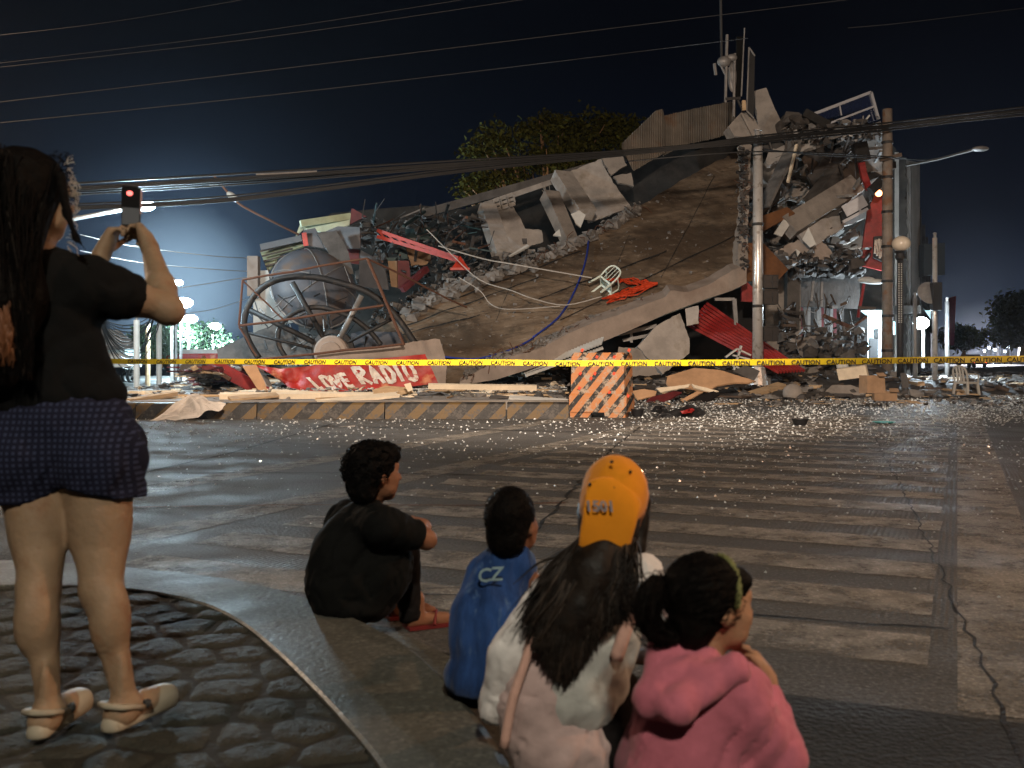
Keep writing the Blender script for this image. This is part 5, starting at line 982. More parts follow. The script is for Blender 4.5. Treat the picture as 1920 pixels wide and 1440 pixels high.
def slamp(name, x, y, Y, label, watts, r, arm_from=None, mt='lamp_cold'):
    e_ = empty(name, P(x, 690, Y), label, 'street lamp', None); m = M(); b = P(x - 3, 690, Y); b.z = 0
    if arm_from: m.tube([P(*arm_from), P(x - 6, y, Y)], .055, 6); m.build('arm', 'plaster_white', e_)
    else: m.tube([b, P(x - 3, y + 4, Y), P(x, y - 1, Y)], .06, 6); m.build('post', 'steel_dull', e_)
    m = M(); m.ell(P(x, y, Y), (r * 1.6, r, r * .8), nu=12, nv=8); m.build('lamp_head', mt, e_)
    if watts: lamp(name + '_light', P(x, y, Y) + Vector((0, -.3, -r - .12)), watts, COLD, .2)
slamp('lit_street_light', 271, 386, 28, 'white street light glaring behind the raised phone', 1500, .19, (120, 414, 26)); slamp('lit_street_light', 342, 568, 40, 'white street light at the raised elbow', 2600, .27); slamp('lit_street_light', 356, 598, 52, 'white street light above the lit trees', 10000, .26); slamp('lit_street_light', 402, 612, 60, 'white street light left of the ruin', 9000, .26)
slamp('lit_street_light', 333, 530, 44, 'white lamp hidden just behind the forearm', 0, .16)
# broken street light arm at the ruin
m = M(); m.tube(dens([P(400, 328, 33), P(440, 375, 33), P(470, 395, 33.2), P(510, 415, 33.5), P(560, 440, 34)], 4), .04, 6); o = m.build('broken_street_light', 'rust', label='bent rusty lamp arm with two dead lamp heads above the left street', cat='street light')
for i, (x, y) in enumerate(((403, 341), (436, 369))): m = M(); m.ell(P(x, y, 33), (.24, .16, .12), Matrix.Rotation(.5 * (i * 2 - .6), 3, 'Y')); h = m.build('lamp_head', 'plastic_grey', o)
# motorcycle
mc = empty('parked_motorcycle', G(244, 717), 'parked motorcycle seen end on beside the woman', 'motorcycle'); gm = G(244, 717) ; 
def q3(x, y, dy=0): return P(x, y, gm.y + dy)
for x, dy in ((249, 0), (239, 1.1)):
    m = M(); c = q3(x, 704.5, dy); rw = .32; m.tube([c + Vector((math.sin(a) * rw * .5, math.sin(a) * rw * .8, math.cos(a) * rw)) for a in [i * math.pi / 9 for i in range(18)]], .075, 6, closed=True); wl = m.build('wheel', 'ink_black', mc); m = M(); m.ell(c, (.08, .08, .08), nu=8, nv=6); m.build('hub', 'steel_dull', wl)
m = M(); m.ell(q3(246, 694, .5), (.22, .5, .2)); m.ell(q3(244, 689, .7), (.17, .45, .1)); m.build('body', 'plastic_black', mc); m = M(); m.tube([q3(236, 684, .1), q3(246, 687, .1), q3(257, 683, .1)], .03, 6); m.build('handlebar', 'steel_dull', mc); m = M(); m.ell(q3(250, 690, -.1), .09, nu=10, nv=6); m.build('headlight', 'plastic_white', mc)
m = M(); m.tube([q3(249, 704, 0), q3(247, 686, .2)], .03, 6); m.build('fork', 'steel_dull', mc)
# ---------------------------------------------------------------- overhead cables
def cable(pts, r, mt, label, group='overhead cables crossing the sky'):
    m = M(); m.tube(dens([P(*p) for p in pts], 6), r, 4, cap=False); return m.build('overhead_cable', mt, label=label, cat='cable', group=group)
cable([(-60, 72, 22), (200, 42, 22), (450, 0, 23), (600, -28, 23)], .006, 'wire_lit', 'topmost overhead cable, at the upper left corner')
cable([(-60, 125, 22), (430, 66, 23), (850, 2, 24), (1000, -25, 24)], .006, 'wire_lit', 'second overhead cable from the top at the left')
cable([(-60, 132, 22), (480, 72, 23), (960, 2, 24), (1100, -20, 24)], .007, 'wire_lit', 'third overhead cable from the top at the left')
cable([(-60, 198, 22), (600, 120, 24), (1350, 28, 27), (1700, -14, 28)], .010, 'wire_lit', 'long overhead cable passing above the antenna mast')
cable([(-60, 236, 22), (600, 168, 24), (1350, 78, 30), (1380, 74, 30)], .011, 'wire_lit', 'lowest single overhead cable ending at the antenna mast'); cable([(1590, 52, 30), (1700, 42, 30), (1960, 10, 30)], .011, 'wire_lit', 'single overhead cable in the upper right corner')
cb_ = empty('cable_bundle', P(1664, 240, 33.6), 'thick sagging bundle of black cables tied to the utility pole', 'cable bundle')
for i in range(11):
    o1, o2 = random.uniform(-11, 12), random.uniform(-8, 8); z = random.uniform(-.2, .2)
    m = M(); m.tube(dens([P(120, 352 + o1 * 1.5, 24 + z), P(480, 330 + o1 * 1.4, 26 + z), P(860, 305 + o1 * .9, 28), P(1170, 285 + o1 * .6, 30), P(1420, 262 + o2 * .9, 30.4), P(1664, 238 + o2, 33.4), P(1800, 222 + o2, 33), P(1960, 205 + o2 * 1.2, 32)], 5), random.choice([.012, .018, .024, .03]), 5, cap=False); m.build('strand', 'wire', cb_)
for i in range(7):
    o1 = random.uniform(-9, 9); m = M(); m.tube(dens([P(140, 385 + o1, 24), P(450, 368 + o1, 26), P(880, 315 + o1 * .8, 28), P(1170, 288 + o1 * .5, 30)], 5), random.choice([.015, .02, .03]), 5, cap=False); m.build('strand', 'wire', cb_)
for (a, b, c_) in (((1180, 302, 30.5), (1430, 284, 30.4), (1700, 296, 34)), ((1430, 280, 30.4), (1560, 292, 33), (1740, 300, 38))): m = M(); m.tube(dens([P(*a), P(*b), P(*c_)], 6), .022, 5, cap=False); m.build('strand', 'wire', cb_)
cable([(480, 327, 25), (540, 324, 25), (594, 321, 25)], .02, 'steel_dull', 'short pale rod hanging in the cable bundle')
for i, p in enumerate((((150, 440, 26), (250, 462, 28), (400, 480, 32), (472, 484, 36)), ((150, 470, 26), (260, 492, 28), (400, 505, 32), (472, 509, 36)), ((335, 540, 30), (400, 530, 33), (472, 518, 36)), ((330, 590, 34), (400, 580, 38), (465, 560, 42)))):
    cable(p, .012, 'wire_white', ['upper pale cable in the lamp glow', 'second pale cable in the lamp glow', 'pale cable rising from the elbow towards the ruin', 'lowest pale cable in the lamp glow'][i], 'pale cables in the glow of the left street')
# ---------------------------------------------------------------- barrier, striped kerb, caution tape
br = empty('striped_barrier', G(1124, 783), 'scuffed orange and black striped barrier block standing in the road', 'barrier'); by = G(1124, 783).y
bx0, bx1 = P(1067, 783, by).x, P(1174, 783, by).x; bz = P(0, 661, by).z; m = M(); prof = []
def barr(z): return 0.0
def brow(z, ins): return [(bx0 + ins, by + ins, z), (bx1 - ins, by - .06 + ins, z), (bx1 + .22 - ins, by + .5 - ins, z), (bx0 + .2 + ins, by + .55 - ins, z)]
rows = [brow(.10, 0), brow(.42, .0), brow(.46, .035), brow(bz - .06, .05), brow(bz, .09)]; vs = sum(rows, [])
m.add(vs, [(r * 4 + j, r * 4 + (j + 1) % 4, r * 4 + 4 + (j + 1) % 4, r * 4 + 4 + j) for r in range(4) for j in range(4)] + [(16, 17, 18, 19), (3, 2, 1, 0)])
m.hexa([(bx0 + .02, by + .02, 0), (bx0 + .42, by + .01, 0), (bx0 + .5, by + .5, 0), (bx0 + .1, by + .5, 0), (bx0 + .02, by + .02, .098), (bx0 + .42, by + .01, .098), (bx0 + .5, by + .5, .098), (bx0 + .1, by + .5, .098)])
m.hexa([(bx1 - .42, by - .03, 0), (bx1 - .02, by - .04, 0), (bx1 + .1, by + .45, 0), (bx1 - .3, by + .45, 0), (bx1 - .42, by - .03, .098), (bx1 - .02, by - .04, .098), (bx1 + .1, by + .45, .098), (bx1 - .3, by + .45, .098)])
m.build('block', 'barrier_paint', br)
m = M()
for (x, y) in ((800, 265), (875, 300), (965, 300), (790, 385), (845, 410), (963, 385), (995, 445), (1040, 265), (785, 460), (865, 385), (820, 515), (940, 482), (908, 522), (1005, 510), (1035, 500), (1000, 345), (1020, 520)): c = P(800 + x / 2.743, 560 + y / 2.743, by + .01); c.y = by + .015; m.box(c, (.05, .05, .06), Matrix.Rotation(.5, 3, 'Y'))
m.build('reflector_marks', 'net_orange', br)['kind'] = 'stuff'
for i, (xa, xb, ytl) in enumerate(((-120, 252, 0), (254, 480, 0), (482, 720, 0), (722, 948, 0), (951, 1066, 0))):
    a, b = G(xa, 787 if xa < 400 else 785.5), G(xb, 785.5); z = .30; m = M(); d = (b - a).normalized(); n_ = Vector((-d.y, d.x, 0)); k = 24; vs = []
    for j in range(k + 1):
        p = a.lerp(b, j / k); wv = .012 * noise.noise(p * 3); vs += [p + n_ * (wv), p + n_ * (.03 + wv) + Vector((0, 0, z * .9)), p + n_ * .08 + Vector((0, 0, z + .01 * noise.noise(p * 5))), p + n_ * .42 + Vector((0, 0, z)), p + n_ * .45]
    m.add(vs, [(j * 5 + q, j * 5 + q + 5, j * 5 + q + 6, j * 5 + q + 1) for j in range(k) for q in range(4)] + [(4, 3, 2, 1, 0), tuple(k * 5 + q for q in range(5))])
    m.build('striped_kerb', 'kerb_paint', label='striped kerb block ' + ['at the far left behind the woman', 'under the crumpled tarpaulin', 'in front of the red banner', 'in front of the pale plank', 'against the orange striped barrier'][i], cat='kerb block', group='yellow and black kerb blocks')
m = M(); a, b = G(-150, 770), G(1066, 768); m.hexa([a + Vector((0, .1, 0)), b + Vector((0, .1, 0)), b + Vector((0, 9, 0)), a + Vector((0, 9, 0)), a + Vector((0, .1, .2)), b + Vector((0, .1, .2)), b + Vector((0, 9, .2)), a + Vector((0, 9, .2))]); m.build('traffic_island', 'concrete', kind='structure')
# tape: nearer on the right, with a slow twist
tp = empty('caution_tape', (0, 13.2, .6), 'yellow tape printed CAUTION stretched across the whole scene', 'tape')
tpx = [(-200, 676), (0, 676), (230, 677.5), (700, 679), (1100, 681), (1350, 680), (1600, 677), (1920, 673), (2100, 671)]
def tY(x): return 1 / (1 / 15.6 + (1 / 11.9 - 1 / 15.6) * (x - 200) / 1720)
def tpt(x, t): # t -1..1 across
    Y = tY(x); tw = .35 + .7 * math.sin(x * .004 - 1) + .4 * noise.noise(Vector((x * .02, 3, 0))); c = P(x, interp(tpx, x) + 1.3 * noise.noise(Vector((x * .006, 0, 5))), Y); return c + Vector((0, math.sin(tw) * t * .02, t * .039))
m = M(); n = 160; vs = []
for i in range(n + 1): x = -200 + 2300 * i / n; vs += [tpt(x, -1), tpt(x, 1)]
m.add(vs, [(2 * i, 2 * i + 2, 2 * i + 3, 2 * i + 1) for i in range(n)]); m.build('band', 'tape_yellow', tp)
x = 258.0; m = M()
while x < 1960:
    c = tpt(x, 0); d = (tpt(x + 5, 0) - tpt(x - 5, 0)).normalized(); f = max(0, min(1, (x - 900) / 300)); text_mesh(m, 'CAUTION', c + Vector((0, -.022, -.028 - .006 * f)), d, (0, 0, 1), .078, bold=.0016, shear=.25 * (1 - f)); x += .447 / tY(x) * F
m.build('lettering', 'ink_black', tp)
# ---------------------------------------------------------------- rubble heaps and loose things
def heap(name, poly, n, smin, smax, hfun, mats, label, flat=.6):
    m = M(); xs_ = [p[0] for p in poly]; ys_ = [p[1] for p in poly]; c = 0
    while c < n:
        x, y = random.uniform(min(xs_), max(xs_)), random.uniform(min(ys_), max(ys_))
        if not inside(np.array([x]), np.array([y]), poly)[0]: continue
        c += 1; h = hfun(x, y); s = smin + (smax - smin) * random.random() ** 2.5; mi = random.choices(range(len(mats)), [4, 3, 1, 1][:len(mats)])[0]
        rt = Matrix.Rotation(random.uniform(0, 6), 3, 'Z') @ Matrix.Rotation(random.uniform(-.6, .6), 3, 'X'); L = random.choice([1, 1.5, 3, 6]) if mi >= 2 else random.choice([1, 1, 1.5])
        sz_ = (s * random.uniform(.6, 1.3) * L, s * random.uniform(.5, 1.1) / (L ** .5), s * flat * random.uniform(.3, 1.1) / L ** .6)
        if L > 2: m.box((x, y, h + s * .2), sz_, rt, mi, .2)
        else: m.lump((x, y, h + s * .15), sz_, rt, mi)
    return m.build(name, mats, kind='stuff', label=label)
def gp(*pts): return [(G(x, y).x, G(x, y).y) for x, y in pts]
def surf(name, poly, hfun, mt, label, st=.16):
    xs_ = [p[0] for p in poly]; ys_ = [p[1] for p in poly]; X, Y = np.meshgrid(np.arange(min(xs_), max(xs_), st), np.arange(min(ys_), max(ys_), st)); I = inside(X, Y, poly); ny_, nx_ = X.shape
    Z = np.array([[hfun(X[j, i], Y[j, i]) + .07 * noise.fractal(Vector((X[j, i], Y[j, i], 0)) * 1.6, 1, 2, 4) for i in range(nx_)] for j in range(ny_)]); fid = np.arange(ny_ * nx_).reshape(ny_, nx_)
    q = np.stack([fid[:-1, :-1], fid[:-1, 1:], fid[1:, 1:], fid[1:, :-1]], -1)[I[:-1, :-1] & I[1:, 1:]]
    return mesh_obj(name, np.stack([X.ravel(), Y.ravel(), Z.ravel()], -1), q.tolist(), mt, kind='stuff', label=label)
A_ = gp((225, 765), (1066, 765), (1066, 708), (900, 702), (640, 702), (480, 703), (400, 722), (320, 732), (225, 741))
hA = lambda x, y: .17 + max(0, min(1.4, (y - 28.5) * .12)) * (1 if x > -8 else max(.1, (x + 12) / 4)) * (.55 + .45 * noise.noise(Vector((x * .4, y * .4, 2))))
surf('rubble_bed', A_, hA, 'rubble_dark', 'dark earth and dust under the rubble left of the barrier')
heap('rubble_heap', A_, 6000, .04, .32, hA, ['rubble', 'rubble_dark', 'wood', 'wood_pale'], 'broken concrete wood and plaster heaped left of the barrier')
B_ = gp((1180, 752), (1760, 748), (1960, 742), (1960, 706), (1700, 704), (1180, 704))
hB = lambda x, y: .02 + max(0, min(1.3, (y - 27.4) * .15)) * (.55 + .9 * noise.noise(Vector((x * .4, y * .4, 9)))) * (1 if x < 12 else max(.25, 1 - (x - 12) / 6))
surf('rubble_bed', B_, hB, 'rubble_dark', 'dark earth and dust under the rubble right of the barrier')
heap('rubble_heap', B_, 5200, .05, .42, hB, ['rubble_dark', 'rubble', 'wood_dark', 'wood'], 'broken concrete and boards heaped right of the barrier')
C_ = gp((1180, 765), (1960, 762), (1960, 745), (1180, 750)); heap('rubble_scatter', C_, 900, .03, .16, lambda x, y: .01, ['rubble', 'rubble_dark', 'wood'], 'small scattered fragments at the edge of the rubble')
D_ = gp((420, 757), (1060, 757), (1060, 735), (420, 738)); heap('rubble_scatter', D_, 1100, .03, .2, lambda x, y: .27, ['rubble', 'wood_pale', 'plaster_white', 'wood'], 'pale splinters and fragments on the traffic island')
heap('rubble_heap', [(P(385, 0, 25).x, 24), (P(480, 0, 31).x, 24), (P(480, 0, 31).x, 33), (P(395, 0, 33).x, 33)], 1300, .06, .5, lambda x, y: max(.05, .1 + (x + 9.6) * .42), ['rubble_dark', 'rubble', 'maroon', 'wood'], 'dark twisted rubble slope at the left end of the ruin')
def board(name, a, b, w_, th, mt, label, cat='board', up=(0, -.3, 1), Ya=None, Yb=None):
    m = M(); k = 5; A, B = P(*a), P(*b); 
    for i in range(k): m.beam(A.lerp(B, i / k), A.lerp(B, (i + 1) / k), w_ * random.uniform(.93, 1.0), th, up)
    return m.build(name, mt, label=label, cat=cat)
board('white_plank', (803, 724, 24), (1006, 727, 24.2), .1, .12, 'wood_pale', 'long pale plank lying above the striped kerb', 'plank')
board('wooden_plank', (412, 743, 22.5), (700, 742, 23), .14, .14, 'wood_pale', 'long yellowish plank at the foot of the banner', 'plank'); board('wooden_plank', (510, 735, 23), (700, 744, 22.6), .12, .1, 'wood_pale', 'shorter plank crossing the yellowish plank', 'plank')
board('wooden_plank', (430, 748, 22), (520, 740, 22.6), .25, .05, 'wood', 'brown board end left of the banner', 'plank'); board('wooden_plank', (595, 755, 21.8), (745, 740, 22.6), .3, .05, 'wood_pale', 'flat pale board sloping towards the banner', 'plank')
board('wooden_plank', (240, 752, 22), (330, 738, 23), .14, .1, 'wood', 'brown plank at the left end behind the woman', 'plank'); board('wooden_plank', (955, 745, 22.4), (1064, 752, 22.2), .2, .04, 'plaster_white', 'thin white board ending at the barrier', 'plank')
board('wooden_plank', (1400, 743, 28), (1466, 722, 29), .3, .12, 'wood', 'brown plank propped right of the tall steel pole', 'plank'); board('wooden_plank', (1600, 706, 30), (1570, 700, 30), .1, .1, 'steel_dull', 'short grey bar in the right rubble', 'plank')
o = board('slatted_board', (1572, 702, 29.5), (1626, 695, 29), .14, .34, 'wood_pale', 'white slatted board lying on the right rubble', 'board')
m = M(); bp_ = Z5((225, 600), (232, 568), (360, 530), (480, 540), (560, 565), (650, 592), (620, 600), (545, 600), (470, 612), (420, 640), (330, 625), (235, 615)); plate(m, bp_, 27.6, 5, 50, .05, .4); m.build('plywood_sheet', 'plywood', label='large warped orange brown plywood sheet on the right rubble', cat='plywood sheet')
for nm, mt, pl, Y, ya, pi_, lb_, ct in (
    ('plywood_sheet', 'concrete_dark', Z5((540, 545), (600, 515), (668, 545), (640, 590)), 28.2, -10, 40, 'grey board leaning behind the orange plywood sheet', 'plywood sheet'),
    ('broken_board', 'plywood', Z5((60, 640), (120, 630), (180, 640), (175, 660), (90, 680)), 25.8, 0, 45, 'reddish broken board right beside the barrier', 'board'),
    ('broken_board', 'wood_pale', Z5((345, 605), (400, 620), (475, 640), (440, 645), (360, 625)), 26.4, 0, 40, 'pale split board below the plywood sheet', 'board'),
    ('broken_board', 'wood_pale', Z5((180, 625), (300, 612), (340, 605), (330, 620), (200, 645)), 26.2, 0, 40, 'long pale board left of the split board', 'board'),
    ('broken_board', 'plywood', Z5((280, 690), (370, 640), (400, 645), (310, 692)), 25.6, 10, 45, 'slanting brown board over purple cloth', 'board'),
    ('torn_cloth', 'pants_dark', Z5((380, 660), (450, 640), (480, 655), (420, 690), (330, 690)), 25.6, 0, 50, 'dark purple cloth under the slanting board', 'cloth'),
    ('rag', 'maroon', Z5((150, 670), (260, 640), (300, 645), (220, 690), (130, 690)), 25.6, 0, 55, 'maroon rag in the rubble by the barrier', 'rag'),
    ('slab_piece', 'concrete', Z5((980, 640), (1010, 612), (1100, 610), (1180, 640), (1150, 665), (1020, 668)), 28.4, 0, 50, 'grey flattened sack in the right rubble', 'sack'),
    ('paper_sheet', 'paper', [(1282 - 650, 800), (666, 798), (664, 803), (640, 804)], 16.5, 0, 80, 'white paper lying on the road left of the boy', 'paper'),
    ('leaning_board', 'concrete_dark', Z5((1335, 555), (1362, 553), (1378, 620), (1345, 628)), 29.5, -15, 5, 'grey board standing by the globe lamp post', 'board'),
    ('broken_board', 'wood', Z2((1040, 1215), (1120, 1190), (1270, 1200), (1290, 1230), (1150, 1255), (1050, 1240)), 24.8, 0, 30, 'brown broken panel below the right end of the banner', 'board'),
    ('broken_board', 'wood_pale', Z2((1235, 1180), (1275, 1170), (1290, 1215), (1260, 1225)), 24.4, 0, 10, 'small splintered pale board under the banner corner', 'board'),
    ('broken_board', 'wood_pale', Z2((200, 1245), (300, 1240), (310, 1280), (190, 1285)), 23.2, 0, 30, 'pale square board on the left planks', 'board'),
    ('broken_board', 'plywood', Z2((245, 1070), (330, 1060), (385, 1180), (400, 1225), (345, 1220)), 26.3, 20, 20, 'reddish brown board leaning beside the banner', 'board')):
    m = M(); plate(m, pl, Y, ya, pi_, .04, .5); m.build(nm, mt, label=lb_, cat=ct)
# crumpled tarpaulin on the kerb
def crumple(name, mt, pix, Y, label, cat, amp=.14, pitch=55, n=26):
    pts, nn = onplane(pix, Y, 0, pitch); c = sum(pts, Vector()) / len(pts); m = M(); k = len(pts); vs = [c + nn * .25]; 
    for r in range(1, 9):
        for j in range(n * 2):
            f = j / (n * 2) * k; a, b = pts[int(f) % k], pts[(int(f) + 1) % k]; p = c.lerp(a.lerp(b, f - int(f)), r / 8); vs.append(p + nn * (amp * abs(noise.noise(p * 1.7)) * 2.2 * (1.15 - r / 8) + amp * .4 * abs(noise.noise(p * 6))))
    N2 = n * 2; fs = [(0, 1 + j, 1 + (j + 1) % N2) for j in range(N2)] + [(1 + r * N2 + j, 1 + (r + 1) * N2 + j, 1 + (r + 1) * N2 + (j + 1) % N2, 1 + r * N2 + (j + 1) % N2) for r in range(7) for j in range(N2)]
    return mesh_obj(name, vs, fs, mt, label=label, cat=cat)
crumple('crumpled_tarpaulin', 'paper', [(282, 794), (320, 765), (345, 745), (375, 742), (392, 752), (425, 760), (418, 770), (385, 778), (372, 786)], 18.2, 'crumpled beige sheet draped over the striped kerb', 'sheet', .3, 40)
crumple('black_bag', 'plastic_black', Z5((150, 745), (170, 712), (215, 708), (235, 740), (200, 752)), 19.6, 'round black bag on the road right of the barrier', 'bag', .3, 20)
crumple('red_black_jacket', 'plastic_black', Z5((160, 762), (260, 735), (330, 725), (380, 728), (415, 752), (400, 764), (250, 770)), 19, 'black jacket lying on the road with a red patch', 'jacket', .22, 35); crumple('red_cloth', 'red_paint', Z5((290, 738), (345, 722), (360, 730), (345, 745), (300, 750)), 18.8, 'red cloth bunched on the black jacket', 'cloth', .2, 20)
def bowl(name, x, y, wpx, hpx, mt, label, cat='bowl', rimmt=None):
    g = G(x, y); r = wpx / 2 / F * g.y; h = hpx / F * g.y; m = M(); m.lathe(g + Vector((0, r, 0)), [(0, .01), (r * .7, .01), (r, h), (r * 1.06, h), (r * 1.06, h * .9), (r * .95, h * .85), (r * .62, .03), (0, .03)], 28); return m.build(name, mt, smooth=False, label=label, cat=cat)
bowl('black_basin', 1505, 799, 32, 13, 'plastic_black', 'black plastic basin standing on the glass strewn road'); bowl('black_basin', 1197, 782, 26, 15, 'plastic_black', 'black basin tucked against the striped barrier'); bowl('teal_lid', 1665, 796, 40, 4, 'plastic_teal', 'teal green plastic lid on the glass strewn road', 'lid')
board('wood_splinter', (1505, 803, 16.4), (1545, 806, 16), .12, .03, 'red_orange', 'orange wood piece beside the black basin', 'board', up=(0, 0, 1)); board('wood_splinter', (1540, 802, 16.6), (1590, 806, 16.2), .2, .02, 'wood_dark', 'dark flat board right of the orange piece', 'board', up=(0, 0, 1))
def crate(name, x, y, wpx, hpx, yaw, mt, label, cat='box', z=0.1):
    g = G(x, y, z); wd, ht = wpx / F * g.y, hpx / F * g.y; rt = Matrix.Rotation(R(yaw), 3, 'Z'); e_ = empty(name, g, label, cat); m = M(); m.box(g + Vector((0, wd * .35, ht / 2)), (wd, wd * .7, ht), rt, 0, .06); m.build('body', mt, e_)
    m = M(); m.box(g + rt @ Vector((wd * .3, -.05, 0)) + Vector((0, 0, ht + .02)), (wd * .4, wd * .3, .02), rt @ Matrix.Rotation(.5, 3, 'X')); m.build('flap', mt, e_)
crate('cardboard_box', 1640, 738, 38, 34, 15, 'cardboard', 'open brown cardboard box left of the globe lamp post', z=.35); crate('cardboard_box', 1663, 752, 40, 19, -10, 'cardboard', 'squashed cardboard box at the edge of the glass', z=.05)
m = M(); m.ell(P(*Z5((825, 650))[0], 27.6), (.28, .28, .27), jit=.02); m.build('grey_ball', 'concrete', smooth=True, label='round grey lump in the right rubble', cat='ball')
for i, (x, y, s_) in enumerate(((1518 - 60 + 118, 686, .12), (1576 + 7, 685, .12))): m = M(); m.ell(P(x, y + 1, 31), (s_ * 1.1, s_, s_), jit=.06); m.build('white_pebble', 'plaster_white', smooth=True, label=['left', 'right'][i] + ' of two pale round lumps on the slab heap', cat='lump')
# ---------------------------------------------------------------- people: implicit bodies turned into one surface
def cap_(a, b, ra, rb=None, k=None): return ('c', np.array(tuple(a)), np.array(tuple(b)), ra, ra if rb is None else rb, k)
def ell_(c, r, rot=None, k=None): return ('e', np.array(tuple(c)), np.array(r, float), np.array(rot) if rot is not None else np.eye(3), k)
def sdf(prims, X, kk):
    D = None
    for p in prims:
        if p[0] == 'c':
            a, b, ra, rb, k = p[1:]; ba = b - a; t = np.clip(((X - a) @ ba) / max(ba @ ba, 1e-9), 0, 1); d = np.linalg.norm(X - a - t[:, None] * ba, axis=1) - (ra + (rb - ra) * t)
        else:
            c, r, Rm, k = p[1:]; q = (X - c) @ Rm; k0 = np.linalg.norm(q / r, axis=1); k1 = np.linalg.norm(q / (r * r), axis=1); d = k0 * (k0 - 1) / np.maximum(k1, 1e-9)
        k = k if k is not None else kk
        if D is None: D = d
        else: h = np.clip(0.5 + 0.5 * (D - d) / k, 0, 1); D = D * (1 - h) + d * h - k * h * (1 - h)
    return D
def blob(name, prims, mt, res=.01, k=.03, parent=None, disp=None, cut=None, smooth=True, **tags):
    lo, hi = np.full(3, 1e9), np.full(3, -1e9)
    for p in prims:
        if p[0] == 'c': r = max(p[3], p[4]); lo = np.minimum(lo, np.minimum(p[1], p[2]) - r); hi = np.maximum(hi, np.maximum(p[1], p[2]) + r)
        else: r = p[2].max(); lo = np.minimum(lo, p[1] - r); hi = np.maximum(hi, p[1] + r)
    lo -= res * 3 + k * .3 + .012; hi += res * 3 + k * .3 + .012; n = np.ceil((hi - lo) / res).astype(int) + 1
    ax = [lo[i] + np.arange(n[i]) * res for i in range(3)]; D = np.empty(n)
    for i in range(n[0]):
        Y, Z = np.meshgrid(ax[1], ax[2], indexing='ij'); X = np.stack([np.full(Y.size, ax[0][i]), Y.ravel(), Z.ravel()], -1); d = sdf(prims, X, k)
        if disp is not None: d = d + disp(X)
        if cut is not None: d = np.maximum(d, cut(X))
        D[i] = d.reshape(Y.shape)
    S = D < 0; cs = np.zeros([m - 1 for m in n], int)
    for a in (0, 1):
        for b in (0, 1):
            for c in (0, 1): cs += S[a:n[0] - 1 + a, b:n[1] - 1 + b, c:n[2] - 1 + c]
    act = (cs > 0) & (cs < 8); ids = -np.ones(act.shape, int); ids[act] = np.arange(act.sum()); I = np.argwhere(act); acc = np.zeros((len(I), 3)); cnt = np.zeros(len(I))
    cor = [(a, b, c) for a in (0, 1) for b in (0, 1) for c in (0, 1)]
    for i, A in enumerate(cor):
        for B in cor[i + 1:]:
            if sum(abs(x - y) for x, y in zip(A, B)) != 1: continue
            ia, ib = I + A, I + B; da, db = D[tuple(ia.T)], D[tuple(ib.T)]; cr = (da < 0) != (db < 0); t = np.where(cr, da / np.where(cr, da - db, 1), 0)
            acc += np.where(cr[:, None], ia + (ib - ia) * t[:, None], 0); cnt += cr
    V = lo + acc / np.maximum(cnt, 1)[:, None] * res; faces = []
    for a in range(3):
        b, c = (a + 1) % 3, (a + 2) % 3; sl0 = [slice(1, -1)] * 3; sl0[a] = slice(0, -1); sl1 = list(sl0); sl1[a] = slice(1, None)
        s0, s1 = S[tuple(sl0)], S[tuple(sl1)]; E = np.argwhere(s0 != s1); off = np.ones(3, int); off[a] = 0; E = E + off
        fl = S[tuple(E.T)]
        def idx(db, dc): q = E.copy(); q[:, b] -= db; q[:, c] -= dc; return ids[tuple(q.T)]
        q = np.stack([idx(0, 0), idx(1, 0), idx(1, 1), idx(0, 1)], -1); q[~fl] = q[~fl][:, ::-1]; faces.append(q[(q >= 0).all(1)])
    f = np.concatenate(faces); return mesh_obj(name, V, f.tolist(), mt, parent, smooth, **tags)
def npnoise(X, s, seed=0):
    # cheap smooth folding field
    q = X * s + seed; return (np.sin(q[:, 0] * 1.7 + np.sin(q[:, 2] * 1.3 + seed) * 1.6) * np.sin(q[:, 1] * 1.5 + q[:, 2] * .9 + seed * 2) + .5 * np.sin(q[:, 0] * 3.1 - q[:, 2] * 2.3 + np.sin(q[:, 1] * 2.7) * 1.3))
def folds(amp, s, seed=0): return lambda X: amp * .45 * npnoise(X, s, seed) + amp * 1.5 * (1 - np.minimum(1, np.abs(npnoise(X * np.array([1, 1, .7]) + .02 * npnoise(X, 17, seed)[:, None], s * .62, seed + 2)) * 1.6)) ** 2.2 + amp * .5 * (1 - np.minimum(1, np.abs(npnoise(X, s * 1.7, seed + 5)))) ** 3
def basis(f, up=(0, 0, 1)):
    f = Vector(f).normalized(); r = f.cross(Vector(up)).normalized(); u = r.cross(f); return r, f, u
